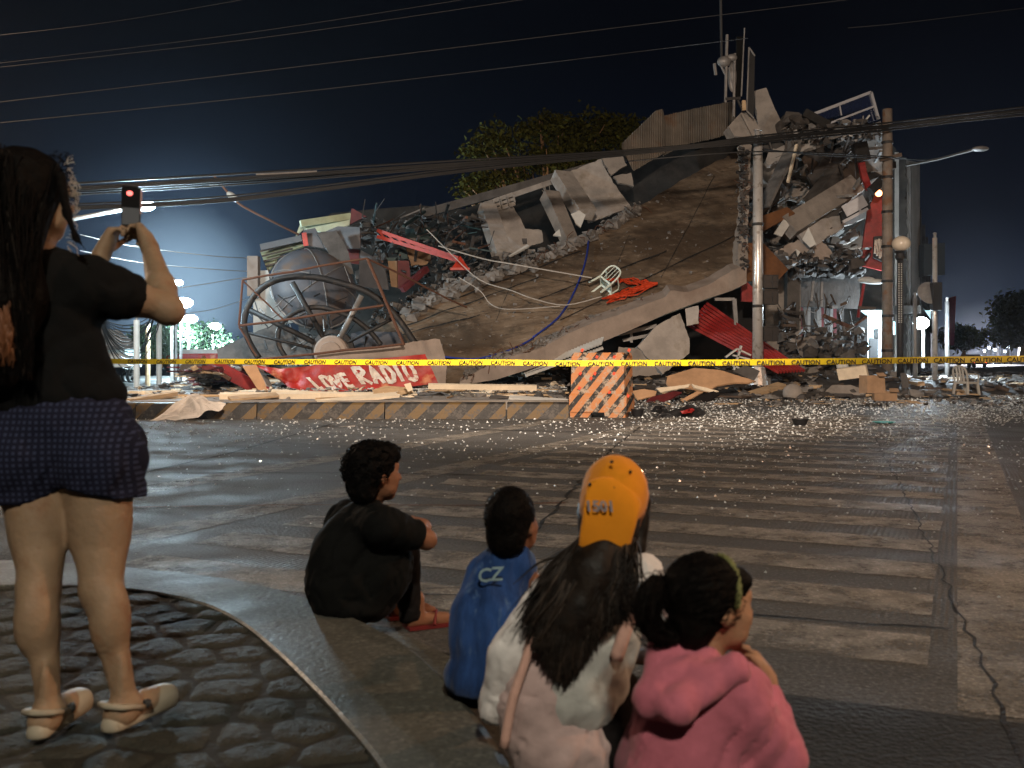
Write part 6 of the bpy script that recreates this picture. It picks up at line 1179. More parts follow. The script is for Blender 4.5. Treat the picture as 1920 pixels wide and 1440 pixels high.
def head_prims(c, f, s=1.0, up=(0, 0, 1), neck=None, jaw=1.0):
    r, f, u = basis(f, up); c = Vector(c); Rm = np.array([[r.x, f.x, u.x], [r.y, f.y, u.y], [r.z, f.z, u.z]]); L = lambda x, y, z: c + (r * x + f * y + u * z) * s
    P_ = [ell_(L(0, -.012, .025), [.074 * s, .095 * s, .085 * s], Rm), ell_(L(0, .03, -.025), [.060 * s, .066 * s, .082 * s], Rm, .03), cap_(L(0, .062, -.088), L(0, .066, -.09), .022 * s * jaw, k=.025 * s), cap_(L(-.03, .05, -.06), L(.03, .05, -.06), .03 * s, k=.02),
          cap_(L(0, .090, .012), L(0, .112, -.022), .0075 * s, .0125 * s, .012), ell_(L(.014, .098, -.026), [.009 * s, .011 * s, .008 * s], Rm, .006), ell_(L(-.014, .098, -.026), [.009 * s, .011 * s, .008 * s], Rm, .006),
          cap_(L(-.03, .078, .032), L(.03, .078, .032), .014 * s, k=.02), cap_(L(-.016, .088, -.050), L(.016, .088, -.050), .0075 * s, k=.006), cap_(L(-.014, .086, -.062), L(.014, .086, -.062), .008 * s, k=.006),
          ell_(L(.042, .062, -.02), [.022 * s] * 3, Rm, .02), ell_(L(-.042, .062, -.02), [.022 * s] * 3, Rm, .02)]
    for q in (-1, 1): P_ += [ell_(L(q * .074, -.012, -.008), [.009 * s, .020 * s, .031 * s], Rm, .006), cap_(L(q * .078, -.02, .012), L(q * .080, -.016, -.02), .005 * s, k=.004)]
    return P_, L, (r, f, u), Rm
def eyes(parent, L, s):
    m = M()
    for q in (-1, 1): m.ell(L(q * .031, .076, .008), .0125 * s, nu=10, nv=8, mi=0); m.ell(L(q * .031, .0845, .008), .006 * s, nu=8, nv=6, mi=1)
    o = m.build('eyes', ['eye', 'ink_black'], parent, smooth=True); o.name = 'eye_pair'; return o
def hand_prims(wrist, pdir, pn, s=1.0, curl=.6, spread=.5, thumb=1, squeeze=.0):
    # palm along pdir, pn = direction the palm faces; fingers curl towards pn
    r_, f_, u_ = basis(pdir, pn); d = Vector(pdir).normalized(); n = (Vector(pn) - d * d.dot(Vector(pn))).normalized(); w_ = d.cross(n) * thumb; W = Vector(wrist); out = [cap_(W, W + d * .045 * s, .024 * s, .026 * s, .02)]
    for i, (x, L0, rr) in enumerate(((.030, .072, .0092), (.010, .080, .0095), (-.010, .075, .0090), (-.029, .060, .0080))):
        b = W + d * (.082 * s) + w_ * x * s; out.append(cap_(W + d * .02 * s + w_ * x * .55 * s, b, .016 * s, .0125 * s, .016)); p = b; ang = 0; cu = curl * (1 + .18 * i * (1 if i % 2 else .6))
        for j, fr in enumerate((.45, .32, .26)):
            ang += cu; q = p + (d * math.cos(ang) + n * math.sin(ang)).normalized() * L0 * fr * s + w_ * x * spread * .12 * s; out.append(cap_(p, q, rr * s * (1 - .08 * j), rr * s * (.92 - .08 * j), .004)); p = q
    t0 = W + d * .022 * s + w_ * .026 * s; t1 = t0 + (d * .75 + w_ * .7 + n * .25).normalized() * .036 * s; t2 = t1 + (d * .9 + w_ * .15 + n * .45).normalized() * .030 * s; t3 = t2 + (d * .8 - w_ * .1 + n * .6).normalized() * .024 * s
    out += [cap_(t0, t1, .0145 * s, .0125 * s, .012), cap_(t1, t2, .0115 * s, .0105 * s, .005), cap_(t2, t3, .0105 * s, .009 * s, .004)]; return out
def strands(name, mt, n, startf, endf, mid, parent, r=(.0035, .001), seg=8, wav=.006, **tags):
    m = M()
    for i in range(n):
        a = Vector(startf(i)); pts = []; e_ = Vector(endf(i, a)); c = Vector(mid(i, a, e_)); ph = random.uniform(0, 6); fr = random.uniform(5, 11)
        for j in range(seg + 1):
            t = j / seg; p = a * (1 - t) ** 2 + c * 2 * t * (1 - t) + e_ * t * t; p += Vector((math.sin(ph + t * fr), math.cos(ph * 1.7 + t * fr * .8), 0)) * wav * min(1, t * 2); pts.append(p)
        rr = random.uniform(.6, 1.5); m.tube(pts, [(r[0] + (r[1] - r[0]) * (j / seg) ** 2) * rr for j in range(seg + 1)], 4, cap=False)
    return m.build(name, mt, parent, smooth=True, **tags)
# ---- woman photographing, back to us
w0 = empty('person', P(150, 1345, 2.78) * 1.0, 'standing woman in black t-shirt and checked shorts raising a phone', 'person'); w0.location.z = .15
S = lambda x, y, Y=2.78: P(x, y, Y)
hp, L, (r_, f_, u_), Rm = head_prims(S(62, 372, 2.74), (.62, .78, -.03), .98)
# feet rest on the stones
aL, aR = S(92, 1330, 2.655), S(236, 1318, 2.70); gz = .155
def foot(a, d, s=1.0, z=gz): d = Vector(d).normalized(); h = Vector((a.x, a.y, z + .035)) ; return [cap_(a, h - d * .02 * s, .032 * s, .034 * s, .02), cap_(h - d * .03 * s, h + d * .12 * s, .034 * s, .028 * s, .03), cap_(h + d * .08 * s, h + d * .17 * s - Vector((0, 0, .01)), .035 * s, .024 * s, .02)]
legs = [ell_(S(66, 860, 2.8), [.11, .10, .14]), ell_(S(176, 860, 2.8), [.11, .10, .14]), cap_(S(62, 880, 2.8), S(76, 1060, 2.73), .100, .056, .04), cap_(S(186, 880, 2.8), S(190, 1060, 2.75), .100, .058, .04),
        ell_(S(74, 985, 2.77), [.080, .080, .15]), ell_(S(188, 985, 2.78), [.083, .080, .15]),
        cap_(S(74, 1050, 2.73), S(72, 1105, 2.71), .057, .053), cap_(S(189, 1050, 2.75), S(190, 1105, 2.73), .058, .054), cap_(S(72, 1105, 2.71), aL, .050, .029, .03), cap_(S(189, 1105, 2.73), aR, .050, .030, .03), ell_(S(74, 1085, 2.765), [.045, .03, .05]), ell_(S(190, 1085, 2.785), [.045, .03, .05]),
        ell_(S(60, 1165, 2.675), [.045, .052, .095]), ell_(S(80, 1170, 2.68), [.040, .046, .085]), ell_(S(200, 1165, 2.70), [.042, .05, .09]), ell_(S(214, 1160, 2.71), [.042, .05, .095]), ell_(aL + Vector((0, -.022, .06)), [.014, .018, .07], None, .02), ell_(aR + Vector((0, -.022, .06)), [.014, .018, .07], None, .02), ell_(aL + Vector((.028, 0, .0)), [.012, .014, .014], None, .015), ell_(aR + Vector((.030, 0, .0)), [.012, .014, .014], None, .015), ell_(aL + Vector((-.028, 0, .0)), [.012, .014, .014], None, .015)]
legs += foot(aL, (.08, .99, 0)) + foot(aR, (.36, .93, 0))
shR, shL, elR, wrR = S(168, 535, 2.80), S(-60, 545, 2.78), S(312, 578, 2.92), S(281, 465, 3.20)
elL, wrL = S(140, 590, 3.10), S(190, 478, 3.24)
arms = [cap_(shR, shR.lerp(elR, .5), .062, .052, .03), cap_(shR.lerp(elR, .4), elR, .056, .040, .03), cap_(elR, elR.lerp(wrR, .35), .042, .043, .02), cap_(elR.lerp(wrR, .3), wrR, .043, .026, .02), ell_(elR + Vector((.012, 0, -.01)), [.040, .045, .042], None, .02),
        cap_(shL, S(20, 610, 2.98), .06, .05), cap_(S(20, 610, 2.98), elL, .05, .042), cap_(elL, wrL, .042, .026)]
phc = S(246, 388, 3.28)
hR = hand_prims(wrR, S(258, 412, 3.27) - wrR, Vector((-.8, .1, .05)), 1.0, .7, thumb=-1); hL = hand_prims(wrL, S(220, 418, 3.26) - wrL, Vector((.8, .1, .1)), 1.0, .6, thumb=1)
torso_u = [cap_(S(66, 470, 2.76), S(60, 400, 2.74), .052, .050), ell_(S(60, 600, 2.8), [.17, .10, .20])]
blob('body', hp + torso_u + legs + arms + hR + hL, 'skin_leg', .0095, .02, w0)
tee = [cap_(S(-50, 545, 2.76), S(160, 538, 2.80), .078, .078), ell_(S(60, 585, 2.80), [.175, .115, .15]), ell_(S(80, 690, 2.81), [.190, .12, .20]), ell_(S(98, 740, 2.82), [.208, .135, .10]), cap_(shR, shR.lerp(elR, .38), .085, .080, .03), cap_(S(40, 505, 2.77), S(90, 505, 2.77), .07, .07), cap_(shL, S(-45, 585, 2.86), .08, .075)]
blob('t_shirt', tee, 'black_cloth', .011, .05, w0, disp=folds(.0062, 22, 1))
shorts = [ell_(S(116, 790, 2.81), [.196, .14, .13]), ell_(S(60, 855, 2.78), [.138, .138, .13]), ell_(S(186, 855, 2.79), [.132, .138, .13]), cap_(S(54, 820, 2.8), S(52, 950, 2.8), .125, .128, .03), cap_(S(180, 820, 2.8), S(192, 950, 2.8), .110, .124, .03)]
# hem: lower edge swings up at the middle and down outside
def hem(X):
    px = 960 + X[:, 0] / X[:, 1] * F; yh = np.where(px < 118, 948 - np.clip((px - 20) / 98, 0, 1) ** 2 * 34, 914 + np.clip((px - 118) / 150, 0, 1) ** .6 * 30 - np.clip((px - 215) / 60, 0, 1) * 14); zh = CH - (yh - HY) / F * X[:, 1]; return (zh - X[:, 2])
blob('shorts', shorts, 'gingham', .010, .025, w0, disp=folds(.005, 30, 4), cut=hem)
hair = [ell_(L(0, -.03, .035), [.095, .118, .103], Rm), ell_(L(0, -.055, -.05), [.090, .09, .12], Rm), cap_(L(0, -.08, -.08), S(12, 560, 2.66), .085, .095, .05), cap_(S(12, 560, 2.66), S(2, 700, 2.66), .09, .045, .05), cap_(S(-30, 520, 2.66), S(-25, 690, 2.66), .07, .04, .05)]
blob('hair', hair, 'hair_black', .011, .05, w0, disp=lambda X: .0016 * np.sin(X[:, 0] * 160 + np.sin(X[:, 2] * 11) * 2))
ws = blob('hair_wisp', [cap_(S(112, 330, 2.70), S(126, 400, 2.69), .016, .010), cap_(S(126, 400, 2.69), S(142, 446, 2.68), .009, .007), cap_(S(142, 446, 2.68), S(163, 470, 2.66), .006, .003)], 'hair_black', .007, .02, w0)
strands('lighter_hair', 'hair_light', 60, lambda i: L(random.uniform(-.09, .085), random.uniform(-.13, .04), random.uniform(-.02, .12)), lambda i, a: S(random.uniform(-40, 62), random.uniform(560, 715), 2.595 + random.uniform(-.02, .04)), lambda i, a, e: (a + e) / 2 + Vector((random.uniform(-.01, .05), -.062, .10)), w0, (.0010, .0005), 10, .004)
strands('loose_hair', 'hair_black', 700, lambda i: L(random.uniform(-.09, .085), random.uniform(-.13, .04), random.uniform(-.02, .12)), lambda i, a: S(random.uniform(-40, 62), random.uniform(600, 715), 2.60 + random.uniform(-.02, .04)), lambda i, a, e: (a + e) / 2 + Vector((random.uniform(-.01, .05), -.06, .10)), w0, (.0019, .0008), 10, .004)
strands('hair_tips', 'hair_tip', 60, lambda i: S(random.uniform(-20, 20), random.uniform(540, 600), 2.58), lambda i, a: S(random.uniform(-5, 30), random.uniform(640, 690), 2.58), lambda i, a, e: (a + e) / 2 + Vector((random.uniform(-.02, .02), -.02, 0)), w0, (.004, .001))
strands('frizz_hair', 'frizz_rim_light', 50, lambda i: (lambda y_: S(112 + 22 * math.sin((y_ - 290) / 190 * 3.1) ** .5 + random.uniform(-5, 3), y_, 2.72 + random.uniform(0, .08)))(random.uniform(300, 470)), lambda i, a: a + Vector((random.uniform(.0, .022), random.uniform(0, .03), random.uniform(-.05, .03))), lambda i, a, e: (a + e) / 2 + Vector((random.uniform(0, .016), 0, .01)), w0, (.0014, .0007), 6, .004)
strands('stray_hair', 'hair_black', 60, lambda i: L(random.uniform(.03, .075), random.uniform(.0, .07), random.uniform(.0, .125)), lambda i, a: a + Vector((random.uniform(.0, .028), random.uniform(-.03, .03), random.uniform(-.05, .02))), lambda i, a, e: (a + e) / 2 + Vector((random.uniform(0, .016), 0, .01)), w0, (.0014, .0006))
for a, d in ((aL, (.08, .99, 0)), (aR, (.36, .93, 0))):
    d = Vector(d).normalized(); h = Vector((a.x, a.y, gz + .012)); n3 = Vector((-d.y, d.x, 0)); rr = np.array([[n3.x, d.x, 0], [n3.y, d.y, 0], [0, 0, 1]])
    cl = blob('clog', [cap_(h - d * .045, h + d * .15, .033, .037, .02), ell_(h + d * .125 + Vector((0, 0, .022)), [.042, .068, .032], rr, .02)], 'croc', .007, .02, w0, cut=lambda X, h=h: (h.z - .012) - X[:, 2])
    m = M(); m.tube([h + n3 * .043 + d * .02 + Vector((0, 0, .035)), h + n3 * .036 - d * .055 + Vector((0, 0, .055)), h - d * .072 + Vector((0, 0, .06)), h - n3 * .036 - d * .055 + Vector((0, 0, .055)), h - n3 * .043 + d * .02 + Vector((0, 0, .035))], .009, 6); m.build('heel_strap', 'croc', cl, smooth=True)
    for q in (-1, 1): m = M(); m.ell(h + n3 * .045 * q + d * .03 + Vector((0, 0, .04)), .013, nu=8, nv=6); m.build('strap_button', 'croc_strap', cl)
ph = empty('phone', phc, 'small dark phone held up by the standing woman, red light on its screen', 'phone'); pr = Matrix.Rotation(R(8), 3, 'Z') @ Matrix.Rotation(R(14), 3, 'X') @ Matrix.Rotation(R(4), 3, 'Y')
m = M(); hh = .135; m.box(phc, (.060, .010, hh), pr); m.build('body', 'plastic_black', ph)
m = M(); m.box(phc + pr @ Vector((0, -.0065, -.030)), (.054, .002, .056), pr); m.build('screen', 'screen', ph)
m = M(); m.ell(phc + pr @ Vector((-.004, -.007, .045)), (.010, .002, .008), pr); m.build('red_light', 'red_glow', ph)
m = M(); m.box(phc + pr @ Vector((.031, 0, .02)), (.004, .012, .08), pr); m.build('side_frame', 'scrunchie', ph)
# ---- boy in black hugging his knees
b0 = empty('person', P(680, 1150, 4.0), 'curly haired boy in black hugging his knees on the kerb', 'person'); b0.location.z = .15; Bd = 3.95
T = lambda x, y, Y=Bd: P(x, y, Y)
hp, L, ax_, Rm = head_prims(T(704, 888, 3.97), (.80, .60, -.02), .98)
sh1, sh2, el1, wr1 = T(722, 985, 3.80), T(650, 968, 4.12), T(800, 1012, 3.95), T(783, 988, 4.18)
body = hp + [cap_(T(695, 935, 3.99), T(690, 972, 4.0), .048, .055), ell_(T(670, 1045, 3.98), [.10, .09, .17]), cap_(T(680, 1130, 4.0), T(762, 1010, 4.16), .05, .045), cap_(T(762, 1010, 4.16), T(770, 1160, 4.22), .045, .034), cap_(T(690, 1110, 4.12), T(737, 995, 4.36), .05, .045), cap_(T(737, 995, 4.36), T(745, 1150, 4.39), .045, .034), cap_(sh1, el1, .05, .038, .03), cap_(el1, wr1, .038, .028, .02), cap_(sh2, T(735, 990, 4.40), .05, .038), cap_(T(735, 990, 4.40), T(772, 978, 4.20), .036, .026)]
body += hand_prims(T(800, 985, 4.22), T(764, 972, 4.06) - T(800, 985, 4.22), Vector((-.1, .6, -.8)), .85, .35, thumb=1)
ft = T(782, 1172, 4.22); ft.z = .07; ft2 = T(745, 1160, 4.38); ft2.z = .07
for q in (ft, ft2): d = Vector((.85, .45, 0)).normalized(); body += [cap_(q + Vector((0, 0, .06)), q, .032, .032), cap_(q - d * .02 + Vector((0, 0, -.03)), q + d * .13 + Vector((0, 0, -.04)), .032, .024, .02), cap_(q + d * .1 + Vector((0, 0, -.042)), q + d * .17 + Vector((0, 0, -.05)), .028, .016)]
blob('body', body, 'skin_boy', .009, .018, b0); eyes(b0, L, .98)
shirt = [cap_(T(648, 985, 4.08), T(708, 985, 3.84), .082, .085), ell_(T(655, 1030, 3.97), [.150, .155, .14]), ell_(T(645, 1085, 3.97), [.158, .17, .16]), ell_(T(662, 1130, 3.98), [.155, .17, .07]), ell_(T(715, 1060, 3.98), [.13, .15, .17]), ell_(T(690, 1000, 3.98), [.12, .12, .09]), cap_(sh1, sh1.lerp(el1, .62), .074, .066, .03), cap_(sh2, T(700, 985, 4.3), .072, .06), cap_(T(690, 955, 3.99), T(680, 985, 3.99), .065, .085)]
blob('t_shirt', shirt, 'black_faded', .010, .05, b0, disp=folds(.0062, 24, 2))
blob('trousers', [ell_(T(675, 1125, 4.0), [.15, .16, .09]), cap_(T(690, 1120, 3.95), T(762, 1005, 4.15), .085, .062), cap_(T(762, 1000, 4.15), T(768, 1150, 4.2), .060, .05), cap_(T(690, 1110, 4.12), T(735, 990, 4.36), .085, .062), cap_(T(738, 985, 4.36), T(745, 1140, 4.40), .062, .05)], 'pants_dark', .011, .03, b0, disp=folds(.0062, 24, 6))
hairp = [ell_(L(0, -.028, .045), [.090, .108, .090], Rm), ell_(L(0, -.065, -.015), [.080, .060, .085], Rm), ell_(L(0, .045, .085), [.065, .06, .04], Rm), cap_(L(.03, -.06, -.075), L(-.03, -.06, -.075), .035, .035)]
blob('hair', hairp, 'hair_black', .008, .03, b0, disp=lambda X: .008 * npnoise(X, 60, 1) * .7)
m = M()
for i in range(420):
    t, a = random.uniform(0, 2.2), random.uniform(0, 6.28); d = Vector((math.sin(t) * math.cos(a), math.sin(t) * math.sin(a), math.cos(t)))
    if d.dot(Vector((0, 1, -.55)).normalized()) > .55: continue
    p = L(d.x * .092, -.028 + d.y * .108, .035 + d.z * .096); rad = random.uniform(.008, .017); e1 = Vector((random.gauss(0, 1), random.gauss(0, 1), random.gauss(0, 1))).normalized(); e2 = e1.cross(Vector((0, .3, 1))).normalized()
    m.tube([p + e1 * rad * math.cos(q * .9) + e2 * rad * math.sin(q * .9) + (e1.cross(e2)) * .003 * q for q in range(6)], [.0028] * 5 + [.001], 3, cap=False)
m.build('curls', 'hair_black', b0, smooth=True)
m = M(); d = Vector((.85, .45, 0)).normalized()
for q in (ft, ft2): m.beam(q - d * .05 - Vector((0, 0, .058)), q + d * .19 - Vector((0, 0, .063)), .085, .014); m.tube([q + d * .05 + Vector((.03, -.04, -.05)), q + d * .09 + Vector((0, 0, -.005)), q + d * .05 + Vector((-.03, .04, -.05))], .008, 6)
m.build('sandal_pair', 'sandal', b0)
# ---- small boy in blue
c0 = empty('person', P(900, 1310, 2.95), 'small boy with cropped hair in a faded blue sleeveless top', 'person'); c0.location.z = .15
T = lambda x, y, Y=2.93: P(x, y, Y)
hp, L, ax_, Rm = head_prims(T(962, 982, 2.96), (.42, .90, .02), .86)
body = hp + [cap_(T(958, 1030, 2.96), T(950, 1075, 2.96), .042, .05), ell_(T(925, 1180, 2.95), [.07, .05, .14]), cap_(T(900, 1270, 3.0), T(885, 1200, 3.32), .045, .036), cap_(T(885, 1200, 3.32), T(905, 1290, 3.35), .036, .028), cap_(T(930, 1270, 3.0), T(985, 1190, 3.32), .045, .036), cap_(T(985, 1190, 3.32), T(905, 1300, 3.35) + Vector((.16, 0, 0)), .036, .028), cap_(T(925, 1240, 2.95), T(915, 1280, 2.98), .07, .06), cap_(T(985, 1080, 2.95), T(1035, 1165, 3.02), .038, .032), cap_(T(1035, 1165, 3.02), T(1060, 1120, 3.22), .030, .022), cap_(T(900, 1075, 2.98), T(885, 1165, 3.12), .034, .028), cap_(T(885, 1165, 3.12), T(905, 1130, 3.3), .026, .02)]
body += hand_prims(T(1060, 1120, 3.22), Vector((-.3, .5, .1)), Vector((0, .3, -1)), .7, .5) + hand_prims(T(905, 1130, 3.3), Vector((.3, .5, .1)), Vector((0, .3, -1)), .7, .5, thumb=-1)
for sx_ in (0, .16):
    q = T(905, 1300, 3.35) + Vector((sx_, 0, 0)); q.z = .05; body += [cap_(q, q + Vector((0, .13, -.01)), .028, .02)]
blob('body', body, 'skin_boy', .009, .018, c0)
blob('top', [ell_(T(935, 1095, 2.95), [.088, .07, .06]), cap_(T(905, 1068, 2.96), T(978, 1066, 2.95), .046, .046), ell_(T(918, 1180, 2.92), [.122, .09, .16]), ell_(T(912, 1265, 2.92), [.125, .095, .085]), cap_(T(940, 1045, 2.955), T(965, 1045, 2.955), .045, .045)], 'blue_cloth', .0095, .035, c0, disp=lambda X: .0032 * npnoise(X * np.array([1, 1, .25]), 48, 3) + .002 * npnoise(X, 30, 1), cut=lambda X: .17 - X[:, 2])
blob('trousers', [ell_(T(905, 1285, 2.98), [.115, .10, .06]), cap_(T(890, 1280, 3.0), T(885, 1200, 3.32), .065, .05), cap_(T(885, 1200, 3.32), T(905, 1290, 3.36), .048, .036), cap_(T(930, 1280, 3.0), T(985, 1190, 3.32), .065, .05), cap_(T(985, 1190, 3.32), T(995, 1290, 3.36), .048, .036)], 'pants_dark', .011, .03, c0)
blob('hair', [ell_(L(0, -.025, .035), [.081 * .88, .099 * .88, .093 * .88], Rm), ell_(L(0, -.06, -.035), [.062, .045, .062], Rm)], 'hair_black', .007, .02, c0, disp=lambda X: .0012 * npnoise(X, 220, 1))
m = M()
for i in range(1500):
    t, a = random.uniform(0, 2.0), random.uniform(0, 6.28); d = Vector((math.sin(t) * math.cos(a), math.sin(t) * math.sin(a), math.cos(t))); p = L(d.x * .0820, -.029 + d.y * .100, .040 + d.z * .095)
    if d.dot(Vector((0, 1, -.5))) > .75: continue
    n_ = (p - L(0, -.03, .04)).normalized(); m.tube([p, p + n_ * .004 + Vector((random.gauss(0, .002), random.gauss(0, .002), -.006))], [.0009, .0004], 3, cap=False)
m.build('cropped_strands', 'hair_black', c0)
m = M(); r_, f_, u_ = Vector((1, .1, 0)).normalized(), None, Vector((.12, 0, 1))
for i, (ch, dx, dz) in enumerate((('C', -.028, 0), ('Z', .022, .004))): text_mesh(m, ch, T(920, 1090, 2.845) + Vector((dx * .7, 0, dz)), r_, u_, .055, bold=.001)
m.build('print', 'print_pale', c0)
# ---- girl with cap
g0 = empty('person', P(1090, 1500, 2.5), 'long haired girl in backwards orange cap and pale layered shirt', 'person'); g0.location.z = .15
T = lambda x, y, Y=2.5: P(x, y, Y)
hp, L, ax_, Rm = head_prims(T(1152, 945, 2.55), (.55, .83, .02), .93, up=(.12, 0, 1))
body = hp + [cap_(T(1140, 1010, 2.54), T(1130, 1060, 2.52), .045, .052), ell_(T(1090, 1230, 2.53), [.085, .065, .18]), cap_(T(1110, 1420, 2.55), T(1190, 1330, 2.9), .055, .045), cap_(T(1190, 1330, 2.9), Vector((.28, 3.0, .1)), .045, .034), cap_(T(1180, 1430, 2.55), T(1260, 1320, 2.85), .055, .045), cap_(T(1260, 1320, 2.85), Vector((.48, 3.0, .1)), .045, .034), cap_(T(1095, 1330, 2.53), T(1140, 1430, 2.55), .075, .07), cap_(T(1040, 1110, 2.5), T(950, 1290, 2.52), .04, .034), cap_(T(950, 1290, 2.52), T(1000, 1330, 2.85), .032, .024), cap_(T(1220, 1090, 2.55), T(1250, 1230, 2.62), .04, .034), cap_(T(1250, 1230, 2.62), T(1180, 1230, 2.9), .03, .022)]
body += hand_prims(T(1000, 1330, 2.85), Vector((.4, .6, .1)), Vector((0, .3, -1)), .8, .4, thumb=-1) + hand_prims(T(1180, 1230, 2.9), Vector((-.3, .6, .1)), Vector((0, .3, -1)), .8, .4)
for sx_ in (0, .2):
    q = Vector((.28 + sx_, 3.02, .05)); body += [cap_(q, q + Vector((.03, .15, -.01)), .03, .02)]
blob('body', body, 'skin_girl', .009, .018, g0); eyes(g0, L, .93)
blob('shirt_back', [ell_(T(1130, 1090, 2.52), [.13, .085, .08]), ell_(T(1100, 1190, 2.50), [.135, .10, .16]), ell_(T(1075, 1290, 2.49), [.14, .11, .12]), cap_(T(1110, 1060, 2.52), T(1150, 1058, 2.53), .05, .05)], 'mint_cloth', .0105, .04, g0, disp=folds(.0062, 30, 5))
blob('overshirt', [ell_(T(1010, 1330, 2.475), [.105, .10, .16]), ell_(T(1060, 1400, 2.48), [.14, .115, .10]), ell_(T(990, 1230, 2.49), [.05, .07, .12])], 'dusty_pink', .0105, .04, g0, disp=folds(.008, 26, 7), label='dusty pink back of the shirt')
blob('left_sleeve', [cap_(T(1028, 1125, 2.49), T(960, 1230, 2.47), .062, .058), cap_(T(960, 1230, 2.47), T(928, 1330, 2.50), .056, .044)], 'white_cloth', .009, .03, g0, disp=folds(.0062, 40, 9), label='white long sleeve').name = 'sleeve'
blob('sleeve', [cap_(T(1200, 1082, 2.54), T(1232, 1170, 2.58), .064, .056), ell_(T(1195, 1090, 2.53), [.06, .07, .06])], 'white_cloth', .009, .03, g0, disp=folds(.005, 40, 11), label='white short sleeve')
m = M(); m.tube(dens([T(1000, 1180, 2.40), T(985, 1240, 2.385), T(962, 1310, 2.38), T(945, 1400, 2.385)], 4), .012, 8); m.build('strap', 'peach_cloth', g0, smooth=True)
m = M(); m.tube(dens([T(1185, 1120, 2.40), T(1178, 1170, 2.385), T(1160, 1230, 2.38)], 4), [.03] * 8 + [.02], 8) if False else m.tube(dens([T(1188, 1115, 2.42), T(1176, 1170, 2.40), T(1155, 1235, 2.40)], 4), .017, 8); m.build('strap', 'peach_cloth', g0, smooth=True)
blob('trousers', [ell_(T(1110, 1430, 2.54), [.18, .14, .09]), ell_(T(1165, 1385, 2.50), [.085, .10, .13]), cap_(T(1165, 1290, 2.52), T(1180, 1360, 2.52), .05, .07), cap_(T(1120, 1430, 2.55), T(1190, 1330, 2.9), .09, .07), cap_(T(1190, 1330, 2.9), Vector((.28, 3.0, .1)), .065, .045), cap_(T(1180, 1430, 2.55), T(1260, 1320, 2.85), .09, .07), cap_(T(1260, 1320, 2.85), Vector((.48, 3.0, .1)), .065, .045)], 'pants_dark', .012, .03, g0, disp=folds(.0062, 24, 6))
capo = blob('cap', [ell_(T(1153, 925, 2.54), [.085, .108, .098]), ell_(T(1140, 955, 2.50), [.070, .07, .06])], 'cap_cloth', .007, .03, g0, disp=lambda X: .0008 * npnoise(X, 60, 1), cut=lambda X: -(((X - np.array(L(0, -.02, -.018))) @ np.array(ax_[2]) + .25 * ((X - np.array(L(0, -.02, -.018))) @ np.array(ax_[1])) * -1)))
# visor pointing down the back
bk = Vector((-.10, -1, 0)).normalized(); sd = Vector((1, -.10, 0)).normalized(); rad = .088
def vcut(X):
    px = 960 + X[:, 0] / X[:, 1] * F; py = HY - (X[:, 2] - CH) / X[:, 1] * F; k_ = X[:, 1] / F
    return np.maximum.reduce([(py - (1030 - ((px - 1130) / 50) ** 2 * 4)) * k_, (1083 + (1030 - py) * .14 - px) * k_, (px - (1180 + (1030 - py) * .28)) * k_])
blob('visor', [ell_(T(1136, 985, 2.452), [.098, .040, .12], None)], 'cap_cloth', .006, .01, capo, cut=vcut)
m = M(); text_mesh(m, '1501', T(1126, 958, 2.405), sd, (-.14, 0, 1), .036, bold=.0012); m.build('cap_number', 'print_steel', capo)
m = M()
for (x, y) in ((1147, 866), (1182, 885), (1151, 914), (1106, 908)):
    d0 = (T(x, y, 2.4) - Vector((0, 0, CH))).normalized(); m.ell(T(x, y, 2.436 if y > 900 else 2.455), (.0045, .008, .0045), nu=8, nv=6)
m.build('eyelet', 'hair_brown', capo)['kind'] = 'stuff'
blob('hair', [ell_(L(0, -.03, -.03), [.078, .082, .085], Rm), cap_(T(1150, 985, 2.50), T(1115, 1075, 2.44), .050, .065, .04), cap_(T(1115, 1075, 2.44), T(1080, 1150, 2.415), .070, .055, .04), cap_(T(1080, 1150, 2.415), T(1068, 1225, 2.40), .055, .030, .03), cap_(T(1060, 1070, 2.46), T(1022, 1150, 2.425), .050, .048, .04), cap_(T(1150, 1050, 2.46), T(1150, 1140, 2.42), .050, .038, .03), cap_(T(1205, 940, 2.60), T(1198, 1040, 2.56), .022, .018, .02)], 'hair_brown', .008, .04, g0, disp=lambda X: .003 * npnoise(X, 26, 3))
def hst(i):
    return T(random.uniform(1082, 1196), random.uniform(1008, 1040), 2.445 + random.uniform(-.005, .05))
def hend(i, a):
    f = (960 + a.x / a.y * F - 1082) / 114; x = 988 + f * 190 + random.gauss(0, 17); dp = 1195 + 100 * math.exp(-((x - 1055) / 50) ** 2) - 32 * abs(random.gauss(0, 1)) - max(0, x - 1120) * .5; return T(x, dp, 2.365 + random.uniform(-.008, .03))
def hmid(i, a, e_): return a.lerp(e_, .42) + Vector((random.uniform(-.035, .0), -.045, random.uniform(.02, .05)))
strands('loose_hair', 'hair_brown', 1300, hst, hend, hmid, g0, (.0034, .0008), 12, .006)
strands('lighter_hair', 'hair_light', 150, hst, hend, lambda i, a, e_: hmid(i, a, e_) + Vector((0, -.008, .0)), g0, (.0024, .0006), 12, .007)
# ---- little girl in pink

